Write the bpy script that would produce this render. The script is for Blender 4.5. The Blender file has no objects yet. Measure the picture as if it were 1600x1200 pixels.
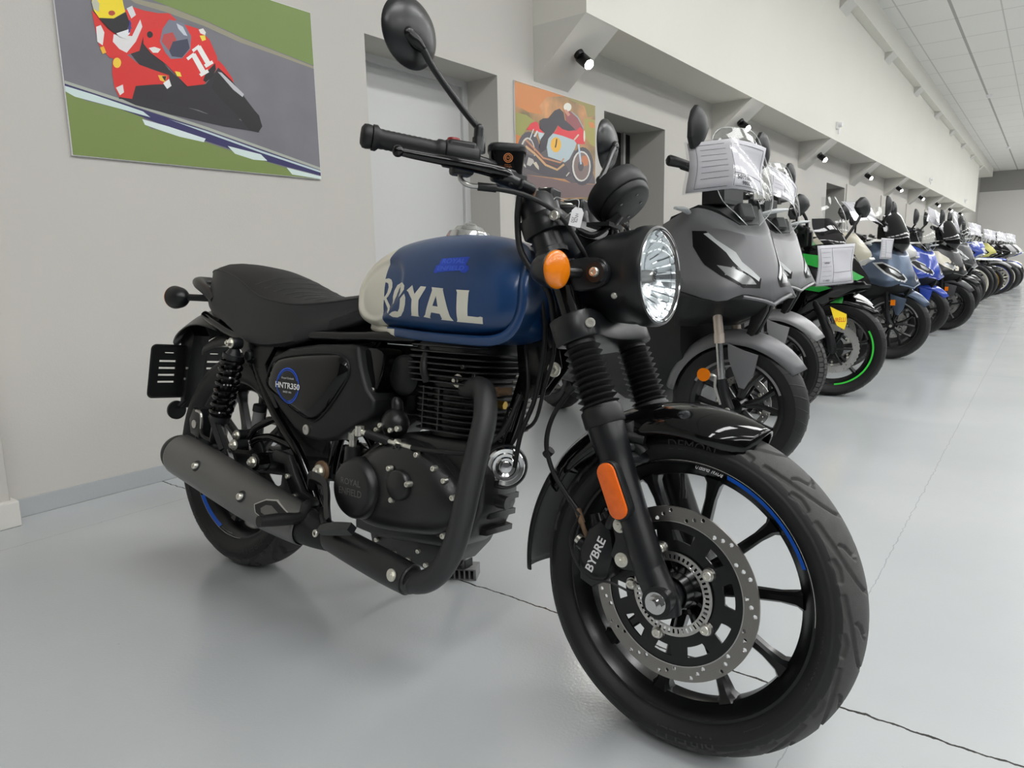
import bpy, bmesh, math, random
import numpy as np
from math import sin, cos, pi, radians, sqrt, atan2, hypot
from mathutils import Vector, Matrix
from mathutils.bvhtree import BVHTree
from mathutils.geometry import tessellate_polygon
random.seed(7)
SC = bpy.context.scene
COL = SC.collection
R = radians

# ---------------------------------------------------------------- materials
def lin(c):
    c = c/255.0
    return c/12.92 if c <= .04045 else ((c+.055)/1.055)**2.4
def rgb(*c): return (lin(c[0]), lin(c[1]), lin(c[2]), 1)
MATS = {}
def mat(name, col, rough=.5, metal=0, coat=0, bump=0, bscale=200, var=0, emit=None, estr=0, trans=0, ior=1.45, alpha=1, spec=.5, crough=.05):
    if name in MATS: return MATS[name]
    m = bpy.data.materials.new(name); m.use_nodes = True; MATS[name] = m
    nt = m.node_tree; b = nt.nodes['Principled BSDF']
    c = rgb(*col)
    b.inputs['Base Color'].default_value = c
    b.inputs['Roughness'].default_value = rough
    b.inputs['Metallic'].default_value = metal
    b.inputs['Coat Weight'].default_value = coat
    b.inputs['Coat Roughness'].default_value = crough
    b.inputs['IOR'].default_value = ior
    b.inputs['Specular IOR Level'].default_value = spec
    b.inputs['Transmission Weight'].default_value = trans
    b.inputs['Alpha'].default_value = alpha
    if emit: b.inputs['Emission Color'].default_value = rgb(*emit); b.inputs['Emission Strength'].default_value = estr
    if bump or var:
        tc = nt.nodes.new('ShaderNodeTexCoord'); n = nt.nodes.new('ShaderNodeTexNoise')
        n.inputs['Scale'].default_value = bscale; n.inputs['Detail'].default_value = 3
        nt.links.new(tc.outputs['Object'], n.inputs['Vector'])
        if bump:
            bp = nt.nodes.new('ShaderNodeBump'); bp.inputs['Strength'].default_value = bump; bp.inputs['Distance'].default_value = .002
            nt.links.new(n.outputs['Fac'], bp.inputs['Height']); nt.links.new(bp.outputs['Normal'], b.inputs['Normal'])
        if var:
            n2 = nt.nodes.new('ShaderNodeTexNoise'); n2.inputs['Scale'].default_value = bscale*.12; n2.inputs['Detail'].default_value = 5
            nt.links.new(tc.outputs['Object'], n2.inputs['Vector'])
            mx = nt.nodes.new('ShaderNodeMix'); mx.data_type = 'RGBA'
            mx.inputs['A'].default_value = tuple(v*(1-var) for v in c[:3])+(1,); mx.inputs['B'].default_value = tuple(min(1, v*(1+var)) for v in c[:3])+(1,)
            nt.links.new(n2.outputs['Fac'], mx.inputs['Factor']); nt.links.new(mx.outputs['Result'], b.inputs['Base Color'])
    return m
def M_(n): return MATS[n]
mat('black_gloss', (7, 7, 8), .07)
mat('black_satin', (22, 23, 25), .34, spec=.5, coat=.08, crough=.2, bump=.08, bscale=900)
mat('black_paint', (15, 16, 17), .25)
mat('engine_black', (27, 27, 28), .34, spec=.6, coat=.12, crough=.2, bump=.15, bscale=1400, var=.12)
mat('black_plastic', (24, 25, 26), .45, spec=.45, bump=.1, bscale=1200)
mat('rubber', (24, 24, 25), .55, bump=.12, bscale=700, var=.15)
mat('rubber_dusty', (64, 64, 63), .62, bump=.25, bscale=500, var=.3)
mat('rubber_soft', (22, 22, 23), .5)
mat('tyre_letter', (54, 54, 54), .55)
mat('seat_vinyl', (38, 38, 39), .48, bump=.35, bscale=900)
mat('seat_top', (30, 30, 31), .55, bump=.3, bscale=900)
mat('steel', (196, 194, 190), .3, 1)
mat('disc_steel', (140, 138, 136), .32, 1, var=.15, bscale=300)
mat('chrome', (215, 215, 215), .12, 1)
mat('bolt_zinc', (226, 224, 214), .34, .9)
mat('brass', (180, 150, 80), .35, 1)
mat('white_paint', (222, 219, 205), .35)
mat('white_ink', (225, 225, 225), .5)
mat('blue_tape', (14, 100, 225), .4)
mat('blue_ring', (28, 92, 225), .4)
mat('sticker_blue', (38, 74, 190), .3)
mat('orange_lens', (255, 140, 6), .18, trans=.25, coat=.5, ior=1.4, bump=.3, bscale=400)
mat('reflector_orange', (236, 104, 22), .25, coat=.4, bump=.5, bscale=500, var=.25)
mat('red_plastic', (130, 20, 24), .3)
mat('clear', (255, 255, 255), .02, trans=1, ior=1.45)
mat('mirror_glass', (200, 205, 210), .03, 1)
mat('paper', (232, 231, 233), .55)
mat('ink', (70, 70, 74), .6)
mat('grey_plastic', (128, 128, 128), .55)
mat('tan_rust', (120, 96, 74), .6, .4)
mat('heat_black', (66, 66, 67), .34, .6, bump=.3, bscale=1800)
mat('muffler_grey', (118, 117, 116), .3, .85, bump=.3, bscale=1800)

def thin_glass(name, tint=(255, 255, 255), rough=.02, mixf=.12):
    # thin sheet: mostly see-through, with a real surface reflection
    m = bpy.data.materials.new(name); m.use_nodes = True; MATS[name] = m
    nt = m.node_tree; nt.nodes.clear()
    o = nt.nodes.new('ShaderNodeOutputMaterial'); t = nt.nodes.new('ShaderNodeBsdfTransparent'); g = nt.nodes.new('ShaderNodeBsdfGlossy')
    t.inputs['Color'].default_value = rgb(*tint); g.inputs['Roughness'].default_value = rough
    f = nt.nodes.new('ShaderNodeLayerWeight'); f.inputs['Blend'].default_value = .25
    p5 = nt.nodes.new('ShaderNodeMath'); p5.operation = 'POWER'; p5.inputs[1].default_value = 3.5; nt.links.new(f.outputs['Facing'], p5.inputs[0])
    a = nt.nodes.new('ShaderNodeMath'); a.operation = 'ADD'; a.inputs[1].default_value = mixf; a.use_clamp = True
    mx = nt.nodes.new('ShaderNodeMixShader')
    nt.links.new(p5.outputs[0], a.inputs[0]); nt.links.new(a.outputs[0], mx.inputs[0])
    nt.links.new(t.outputs[0], mx.inputs[1]); nt.links.new(g.outputs[0], mx.inputs[2]); nt.links.new(mx.outputs[0], o.inputs[0])
    return m
thin_glass('screen_clear', (236, 238, 238), .03, .04)
thin_glass('screen_smoke', (60, 58, 66), .04, .05)
thin_glass('sleeve', (238, 238, 240), .12, .1)
thin_glass('lens_glass', (245, 248, 250), .03, .03)

# ---------------------------------------------------------------- mesh builder
def catmull(P, k):
    P = [Vector(q) for q in P]; out = []
    n = len(P)
    for i in range(n-1):
        p0 = P[i-1] if i > 0 else P[0]*2-P[1]
        p1, p2 = P[i], P[i+1]
        p3 = P[i+2] if i+2 < n else P[-1]*2-P[-2]
        for j in range(k):
            t = j/k
            out.append(.5*((2*p1)+(p2-p0)*t+(2*p0-5*p1+4*p2-p3)*t*t+(3*p1-p0-3*p2+p3)*t**3))
    out.append(P[-1].copy()); return out
def frame_of(d):
    d = Vector(d).normalized(); u = Vector((0, 0, 1)) if abs(d.z) < .9 else Vector((1, 0, 0))
    a = u.cross(d).normalized(); b = d.cross(a); return a, b, d
class MB:
    def __init__(s): s.v = []; s.f = []; s.m = []; s.n = []
    def add(s, vs, fs, mi=0):
        o = len(s.v); s.v += [tuple(v) for v in vs]; s.f += [tuple(i+o for i in f) for f in fs]; s.m += [mi]*len(fs); return s
    def box(s, c, d, rot=None, mi=0):
        c = Vector(c); vs = []
        for x in (-.5, .5):
            for y in (-.5, .5):
                for z in (-.5, .5):
                    v = Vector((x*d[0], y*d[1], z*d[2]))
                    if rot is not None: v = rot@v
                    vs.append(c+v)
        return s.add(vs, [(0, 1, 3, 2), (4, 6, 7, 5), (0, 4, 5, 1), (2, 3, 7, 6), (0, 2, 6, 4), (1, 5, 7, 3)], mi)
    def cyl(s, p0, p1, r0, r1=None, n=20, mi=0, caps=True):
        r1 = r0 if r1 is None else r1; p0 = Vector(p0); p1 = Vector(p1); a, b, d = frame_of(p1-p0)
        vs = [p0+(a*cos(t)+b*sin(t))*r0 for t in [2*pi*i/n for i in range(n)]]+[p1+(a*cos(t)+b*sin(t))*r1 for t in [2*pi*i/n for i in range(n)]]
        fs = [(i, (i+1) % n, n+(i+1) % n, n+i) for i in range(n)]
        if caps: fs += [tuple(range(n))[::-1], tuple(range(n, 2*n))]
        return s.add(vs, fs, mi)
    def lathe(s, prof, o=(0, 0, 0), ax=(0, 1, 0), n=48, mi=0, closed=False, sy=1):
        # prof: (radius, height along ax)
        o = Vector(o); a, b, d = frame_of(ax); vs = []; fs = []; m = len(prof)
        for i in range(n):
            t = 2*pi*i/n
            for r, h in prof: vs.append(o+(a*cos(t)*sy+b*sin(t))*r+d*h)
        for i in range(n):
            j = (i+1) % n
            for k in range(m if closed else m-1):
                l = (k+1) % m
                if prof[k][0] < 1e-7 and prof[l][0] < 1e-7: continue
                fs.append((i*m+k, i*m+l, j*m+l, j*m+k))
        return s.add(vs, fs, mi)
    def tube(s, pts, r, n=12, k=6, mi=0, caps=True, flat=1, up=None):
        P = catmull(pts, k) if k > 1 else [Vector(q) for q in pts]
        if isinstance(r, (int, float)): rr = [r]*len(P)
        else:
            c = catmull([(x, 0, 0) for x in r], k) if k > 1 else [Vector((x, 0, 0)) for x in r]; rr = [q.x for q in c]
        vs = []; fs = []; pa = None
        for i, q in enumerate(P):
            d = (P[min(i+1, len(P)-1)]-P[max(i-1, 0)]).normalized()
            if pa is None:
                if up is not None: a = (Vector(up)-d*Vector(up).dot(d)).normalized()
                else: a = frame_of(d)[0]
            else: a = (pa-d*pa.dot(d)).normalized()
            b = d.cross(a); pa = a
            for t in range(n):
                g = 2*pi*t/n; vs.append(q+(a*cos(g)+b*sin(g)*flat)*rr[i])
        L = len(P)
        for i in range(L-1):
            for t in range(n): u = (t+1) % n; fs.append((i*n+t, i*n+u, (i+1)*n+u, (i+1)*n+t))
        if caps: fs += [tuple(range(n))[::-1], tuple((L-1)*n+t for t in range(n))]
        return s.add(vs, fs, mi)
    def sphere(s, c, r, n=20, mi=0, rot=None):
        if isinstance(r, (int, float)): r = (r, r, r)
        c = Vector(c); m = n//2; vs = []; fs = []
        for i in range(m+1):
            ph = pi*i/m
            for j in range(n):
                t = 2*pi*j/n; v = Vector((r[0]*sin(ph)*cos(t), r[1]*sin(ph)*sin(t), r[2]*cos(ph)))
                if rot is not None: v = rot@v
                vs.append(c+v)
        for i in range(m):
            for j in range(n): k = (j+1) % n; fs.append((i*n+j, (i+1)*n+j, (i+1)*n+k, i*n+k))
        return s.add(vs, fs, mi)
    def prism(s, poly, y0, y1, ax='y', mi=0, bev=0, k=1):
        # poly in the plane across the axis; bev shrinks both ends
        if k > 1:
            q = [Vector((a, b, 0)) for a, b in poly]; q = catmull([q[-1]]+q+[q[0], q[1]], k)[k:-k-1]; poly = [(v.x, v.y) for v in q]
        n = len(poly)
        ar = sum(poly[i][0]*poly[(i+1) % n][1]-poly[(i+1) % n][0]*poly[i][1] for i in range(n))
        if ar < 0: poly = poly[::-1]
        def inset(d):
            out = []
            for i in range(n):
                p0, p1, p2 = Vector(poly[i-1]), Vector(poly[i]), Vector(poly[(i+1) % n])
                e1 = (p1-p0).normalized(); e2 = (p2-p1).normalized(); n1 = Vector((-e1.y, e1.x)); n2 = Vector((-e2.y, e2.x))
                b = n1+n2; L = b.length
                b = b/L if L > 1e-6 else n1
                out.append(p1+b*(d/max(.5, b.dot(n1))))
            return out
        def to3(q, h):
            if ax == 'y': return (q[0], h, q[1])
            if ax == 'x': return (h, q[0], q[1])
            return (q[0], q[1], h)
        rings = [(poly, y0), (poly, y1)]
        if bev:
            sg = 1 if y1 > y0 else -1
            rings = [(inset(bev), y0), (inset(bev*.3), y0+sg*bev*.3), (poly, y0+sg*bev), (poly, y1-sg*bev), (inset(bev*.3), y1-sg*bev*.3), (inset(bev), y1)]
        vs = []; fs = []
        for q, h in rings: vs += [to3(v, h) for v in q]
        for r_ in range(len(rings)-1):
            for i in range(n): j = (i+1) % n; fs.append((r_*n+i, r_*n+j, (r_+1)*n+j, (r_+1)*n+i))
        fs += [tuple(range(n))[::-1], tuple((len(rings)-1)*n+i for i in range(n))]
        return s.add(vs, fs, mi)
    def grid(s, rows, ku=4, kv=4, mirror=False, mi=0, closed=False):
        # smooth surface through a net of points
        A = [catmull(r_, kv) if kv > 1 else [Vector(q) for q in r_] for r_ in rows]
        m = len(A[0]); B = []
        cols = [catmull([A[i][j] for i in range(len(A))], ku) if ku > 1 else [A[i][j] for i in range(len(A))] for j in range(m)]
        n = len(cols[0])
        vs = [cols[j][i] for i in range(n) for j in range(m)]
        fs = [(i*m+j, i*m+j+1, (i+1)*m+j+1, (i+1)*m+j) for i in range(n-1) for j in range(m-1)]
        s.add(vs, fs, mi)
        if mirror: s.add([Vector((v.x, -v.y, v.z)) for v in vs], [f[::-1] for f in fs], mi)
        return s
    def loft(s, secs, mi=0, caps=True, close=True):
        n = len(secs[0]); vs = [v for q in secs for v in q]; fs = []
        for r_ in range(len(secs)-1):
            for i in range(n if close else n-1): j = (i+1) % n; fs.append((r_*n+i, r_*n+j, (r_+1)*n+j, (r_+1)*n+i))
        if caps: fs += [tuple(range(n))[::-1], tuple((len(secs)-1)*n+i for i in range(n))]
        return s.add(vs, fs, mi)
    def mirror(s):
        n = len(s.v); f = list(s.f); s.v += [(x, -y, z) for x, y, z in s.v]
        s.f += [tuple(i+n for i in q[::-1]) for q in f]; s.m += list(s.m); return s
    def xf(s, M): s.v = [tuple(M@Vector(v)) for v in s.v]; return s
    def build(s, name, mats, parent=None, sharp=38, bev=0, sub=0, solid=0, weld=False, recalc=True):
        me = bpy.data.meshes.new(name); me.from_pydata(s.v, [], s.f)
        if not isinstance(mats, (list, tuple)): mats = [mats]
        for m in mats: me.materials.append(MATS[m] if isinstance(m, str) else m)
        if len(mats) > 1: me.polygons.foreach_set('material_index', s.m)
        if weld or recalc:
            bm = bmesh.new(); bm.from_mesh(me)
            if weld: bmesh.ops.remove_doubles(bm, verts=bm.verts, dist=.0002)
            if recalc: bmesh.ops.recalc_face_normals(bm, faces=bm.faces)
            bm.to_mesh(me); bm.free()
        me.polygons.foreach_set('use_smooth', [True]*len(me.polygons)); me.set_sharp_from_angle(angle=R(sharp)); me.update()
        o = bpy.data.objects.new(name, me); COL.objects.link(o)
        if parent: o.parent = parent
        if solid: q = o.modifiers.new('s', 'SOLIDIFY'); q.thickness = solid; q.offset = -1
        if bev: q = o.modifiers.new('b', 'BEVEL'); q.width = bev; q.segments = 2; q.limit_method = 'ANGLE'; q.angle_limit = R(40)
        if sub: q = o.modifiers.new('u', 'SUBSURF'); q.levels = sub; q.render_levels = sub
        return o
def empty(name, loc=(0, 0, 0), rot=(0, 0, 0)):
    o = bpy.data.objects.new(name, None); COL.objects.link(o); o.location = loc; o.rotation_euler = rot; o.empty_display_size = .1; return o
def tag(o, label=None, cat=None, group=None, kind=None):
    if label: o['label'] = label
    if cat: o['category'] = cat
    if group: o['group'] = group
    if kind: o['kind'] = kind
    return o

# ---------------------------------------------------------------- flat shapes, writing, decals
_TX = {}
def text_mesh(txt, bold=0.0, space=1.0):
    key = (txt, bold, space)
    if key in _TX: return _TX[key]
    cu = bpy.data.curves.new('t', 'FONT'); cu.body = txt; cu.size = 1; cu.align_x = 'CENTER'; cu.align_y = 'CENTER'
    cu.offset = bold; cu.space_character = space; cu.resolution_u = 3; cu.fill_mode = 'FRONT'
    o = bpy.data.objects.new('t', cu); COL.objects.link(o)
    dg = bpy.context.evaluated_depsgraph_get(); me = bpy.data.meshes.new_from_object(o.evaluated_get(dg))
    vs = [(v.co.x, v.co.y) for v in me.vertices]; fs = [tuple(p.vertices) for p in me.polygons]
    bpy.data.objects.remove(o); bpy.data.curves.remove(cu); bpy.data.meshes.remove(me)
    x0 = min(v[0] for v in vs); x1 = max(v[0] for v in vs); y0 = min(v[1] for v in vs); y1 = max(v[1] for v in vs)
    vs = [((x-(x0+x1)/2)/(x1-x0), (y-(y0+y1)/2)/(y1-y0)) for x, y in vs]   # unit box
    _TX[key] = (vs, fs); return _TX[key]
def tess(poly, holes=()):
    loops = [[Vector((x, y, 0)) for x, y in poly]]+[[Vector((x, y, 0)) for x, y in h] for h in holes]
    fs = tessellate_polygon(loops); vs = [(v.x, v.y) for l in loops for v in l]; return vs, [tuple(f) for f in fs]
def refine(vs, fs, L):
    bm = bmesh.new(); V = [bm.verts.new((x, y, 0)) for x, y in vs]
    for f in fs:
        try: bm.faces.new([V[i] for i in f])
        except ValueError: pass
    bmesh.ops.triangulate(bm, faces=bm.faces)
    for _ in range(6):
        es = [e for e in bm.edges if e.calc_length() > L]
        if not es: break
        bmesh.ops.subdivide_edges(bm, edges=es, cuts=1, use_grid_fill=False)
        bmesh.ops.triangulate(bm, faces=[f for f in bm.faces if len(f.verts) > 3])
    bm.verts.index_update(); r_ = ([(v.co.x, v.co.y) for v in bm.verts], [tuple(v.index for v in f.verts) for f in bm.faces]); bm.free(); return r_
def bvh_of(*objs):
    vs = []; fs = []
    for o in objs:
        n = len(vs); vs += [v.co.copy() for v in o.data.vertices]; fs += [tuple(i+n for i in p.vertices) for p in o.data.polygons]
    return BVHTree.FromPolygons(vs, fs)
def decal(mb, vs, fs, fmap, bvh, d, off=.0008, L=.006, mi=0):
    # lay a flat shape onto a surface: fmap gives a point in front of it, d the direction towards it
    vs, fs = refine(vs, fs, L); out = []; ok = []
    d = Vector(d).normalized()
    for x, y in vs:
        p_ = Vector(fmap(x, y)); h, nrm, i, dist = bvh.ray_cast(p_-d*.4, d)
        if h is None: out.append(p_); ok.append(False)
        else:
            if nrm.dot(d) > 0: nrm = -nrm
            out.append(h+nrm*off); ok.append(True)
    fs = [f for f in fs if all(ok[i] for i in f)]
    use = sorted({i for f in fs for i in f}); mp = {k: j for j, k in enumerate(use)}
    mb.add([out[k] for k in use], [tuple(mp[i] for i in f) for f in fs], mi)
def text_on(mb, txt, c, u, v, w_, h_, mi=0, bold=0.0, space=1.0, lift=0):
    # writing lying flat: centre c, width direction u, height direction v
    vs, fs = text_mesh(txt, bold, space); c = Vector(c); u = Vector(u).normalized()*w_; v = Vector(v).normalized()*h_
    n_ = u.cross(v).normalized()*lift
    mb.add([c+u*x+v*y+n_ for x, y in vs], fs, mi)
def bolt(mb, c, ax, r=.006, h=.004, mi=0, mi2=None):
    ax = Vector(ax).normalized(); c = Vector(c)
    mb.lathe([(0, h*.45), (r*.45, h*.45), (r*.5, h), (r*.85, h), (r, h*.7), (r, -h)], c, ax, 14, mi)
def hexbolt(mb, c, ax, r=.007, h=.005, mi=0):
    ax = Vector(ax).normalized(); c = Vector(c)
    mb.cyl(c-ax*h*.6, c, r*1.5, r*1.5, 18, mi); mb.cyl(c, c+ax*h, r*1.05, r*.98, 6, mi); mb.cyl(c+ax*h, c+ax*h*1.5, r*.5, r*.45, 12, mi)

def each(name, items, mats, parent, **k):
    # every piece becomes a part of its own
    return [m.build(name, mats, parent, **k) for m in items]
def bolts(name, items, m, parent, fn=None):
    fn = fn or bolt; out = []
    for it in items:
        mb = MB(); fn(mb, *it); out.append(mb.build(name, m, parent))
    return out
POSTER1=[((150,145,125),[1.433,1.887,1.473,1.878,1.594,1.883,1.747,1.865,1.912,1.836,2.094,1.816,2.282,1.794,2.282,1.783,2.083,1.802,1.901,1.817,1.737,1.845,1.585,1.859,1.464,1.862,1.412,1.882]),((118,140,72),[1.468,1.896,1.595,1.884,1.747,1.868,1.912,1.839,2.094,1.819,2.282,1.798,2.28,2.029,2.095,2.029,2.002,2.029]),((120,138,74),[1.179,1.497,1.244,1.476,1.353,1.467,1.447,1.447,1.471,1.409,1.62,1.4,1.78,1.367,1.956,1.338,2.282,1.28,1.179,1.28]),((172,176,165),[1.18,1.534,1.41,1.496,1.705,1.447,2.282,1.334,2.282,1.322,1.704,1.436,1.409,1.485,1.179,1.524]),((48,44,95),[1.179,1.523,1.409,1.483,1.703,1.433,2.282,1.321,2.282,1.296,1.956,1.338,1.781,1.374,1.62,1.403,1.447,1.447,1.179,1.503]),((205,222,220),[1.179,1.516,1.279,1.501,1.449,1.469,1.476,1.451,1.353,1.467,1.208,1.484,1.179,1.497]),((215,228,228),[1.443,1.44,1.546,1.426,1.7,1.398,1.69,1.383,1.588,1.392,1.5,1.409,1.451,1.42]),((210,225,222),[1.798,1.38,1.958,1.362,1.989,1.337,1.919,1.335,1.83,1.351]),((210,225,222),[2.089,1.317,2.282,1.293,2.282,1.28,2.117,1.288]),((190,205,210),[1.549,1.454,1.703,1.43,1.96,1.378,2.282,1.319,2.282,1.31,1.959,1.369,1.702,1.422]),((40,38,45),[1.364,1.505,1.456,1.53,1.571,1.521,1.71,1.499,1.862,1.498,1.962,1.456,1.789,1.458,1.551,1.474,1.423,1.488]),((38,34,40),[1.417,1.682,1.48,1.748,1.569,1.645,1.64,1.595,1.722,1.617,1.787,1.694,1.842,1.653,1.898,1.595,1.955,1.534,1.862,1.498,1.758,1.491,1.679,1.509,1.571,1.514,1.454,1.516,1.363,1.501,1.368,1.542,1.431,1.559,1.519,1.581,1.466,1.626]),((28,28,32),[1.776,1.67,1.816,1.648,1.897,1.587,1.964,1.528,1.976,1.483,1.953,1.454,1.912,1.457,1.863,1.506,1.799,1.556,1.745,1.606]),((190,190,195),[1.781,1.676,1.798,1.676,1.897,1.606,1.889,1.593,1.847,1.616]),((215,42,38),[1.355,1.637,1.404,1.627,1.465,1.612,1.519,1.581,1.431,1.559,1.412,1.509,1.364,1.508,1.351,1.539,1.348,1.59]),((225,222,220),[1.356,1.54,1.383,1.556,1.384,1.528,1.368,1.515]),((216,45,40),[1.3,1.796,1.334,1.767,1.383,1.74,1.44,1.766,1.42,1.826,1.449,1.846,1.49,1.843,1.547,1.847,1.592,1.858,1.62,1.841,1.539,1.775,1.48,1.748,1.459,1.691,1.416,1.669,1.346,1.642,1.312,1.679,1.305,1.735]),((225,222,222),[1.369,1.73,1.437,1.739,1.475,1.807,1.48,1.782,1.449,1.722,1.41,1.674,1.384,1.682,1.363,1.703]),((228,226,224),[1.309,1.742,1.326,1.752,1.336,1.729,1.325,1.682,1.307,1.691]),((220,220,222),[1.427,1.834,1.449,1.849,1.46,1.819,1.441,1.802]),((214,44,40),[1.348,1.655,1.409,1.668,1.454,1.64,1.509,1.631,1.567,1.623,1.567,1.59,1.504,1.577,1.42,1.584,1.376,1.612]),((236,180,50),[1.314,1.672,1.328,1.68,1.335,1.659,1.321,1.651]),((236,190,60),[1.522,1.615,1.558,1.619,1.549,1.593,1.529,1.597]),((235,235,235),[1.54,1.588,1.566,1.609,1.573,1.584,1.554,1.569]),((240,200,60),[1.385,1.633,1.383,1.627,1.381,1.622,1.377,1.617,1.372,1.613,1.368,1.612,1.363,1.612,1.359,1.614,1.357,1.617,1.355,1.622,1.355,1.627,1.356,1.633,1.359,1.639,1.363,1.644,1.367,1.647,1.372,1.649,1.376,1.649,1.38,1.647,1.383,1.644,1.385,1.639]),((30,30,34),[1.537,1.613,1.556,1.618,1.549,1.596]),((222,40,36),[1.48,1.755,1.511,1.782,1.586,1.806,1.634,1.831,1.711,1.828,1.756,1.796,1.783,1.737,1.786,1.701,1.759,1.66,1.713,1.614,1.64,1.594,1.598,1.63,1.557,1.664,1.502,1.693,1.477,1.721]),((222,40,36),[1.788,1.723,1.813,1.703,1.847,1.661,1.852,1.645,1.802,1.682,1.775,1.699]),((25,22,26),[1.711,1.629,1.726,1.661,1.772,1.709,1.773,1.684,1.754,1.651,1.722,1.624]),((28,24,28),[1.518,1.762,1.517,1.758,1.515,1.755,1.512,1.751,1.508,1.749,1.505,1.747,1.501,1.747,1.498,1.748,1.496,1.75,1.495,1.753,1.495,1.757,1.495,1.761,1.497,1.765,1.5,1.768,1.504,1.771,1.507,1.772,1.511,1.772,1.514,1.771,1.516,1.769,1.518,1.766]),((228,225,222),[1.496,1.709,1.519,1.718,1.544,1.715,1.531,1.699,1.511,1.695]),((120,122,138),[1.589,1.834,1.649,1.835,1.676,1.792,1.667,1.741,1.628,1.698,1.581,1.686,1.561,1.705,1.543,1.742,1.559,1.793]),((190,70,70),[1.561,1.773,1.599,1.789,1.612,1.764,1.577,1.716,1.55,1.744]),((60,62,84),[1.596,1.754,1.659,1.778,1.665,1.744,1.628,1.701,1.586,1.697,1.577,1.716]),((200,205,215),[1.618,1.827,1.644,1.82,1.66,1.789,1.645,1.789,1.624,1.808]),((235,232,225),[1.711,1.825,1.731,1.834,1.742,1.821,1.737,1.809,1.717,1.812]),((240,220,70),[1.713,1.802,1.737,1.809,1.739,1.792,1.722,1.783]),((240,220,70),[1.593,1.643,1.614,1.643,1.619,1.627,1.599,1.625]),((240,238,235),[1.667,1.717,1.687,1.73,1.727,1.667,1.706,1.651]),((240,238,235),[1.695,1.651,1.734,1.677,1.74,1.666,1.703,1.642]),((240,238,235),[1.646,1.703,1.679,1.73,1.684,1.721,1.653,1.695]),((240,238,235),[1.692,1.752,1.713,1.765,1.752,1.705,1.731,1.692]),((240,238,235),[1.72,1.692,1.758,1.716,1.764,1.706,1.728,1.681]),((240,238,235),[1.673,1.74,1.705,1.766,1.709,1.757,1.679,1.731]),((242,216,32),[1.303,1.822,1.309,1.854,1.412,1.882,1.416,1.844,1.42,1.82,1.375,1.786,1.322,1.775,1.306,1.798]),((190,190,170),[1.302,1.824,1.318,1.844,1.329,1.825,1.324,1.796,1.306,1.801]),((180,70,50),[1.382,1.806,1.381,1.803,1.379,1.8,1.376,1.798,1.372,1.795,1.368,1.794,1.365,1.794,1.361,1.794,1.359,1.795,1.358,1.798,1.357,1.8,1.358,1.803,1.36,1.806,1.363,1.809,1.367,1.811,1.37,1.812,1.374,1.813,1.377,1.812,1.38,1.811,1.381,1.809]),((24,24,28),[1.321,1.774,1.375,1.785,1.422,1.819,1.432,1.784,1.414,1.747,1.382,1.729,1.351,1.745]),((225,225,228),[1.378,1.735,1.433,1.764,1.427,1.743,1.405,1.725,1.388,1.725]),((70,60,140),[1.432,1.797,1.438,1.785,1.43,1.751,1.423,1.746])]
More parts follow.
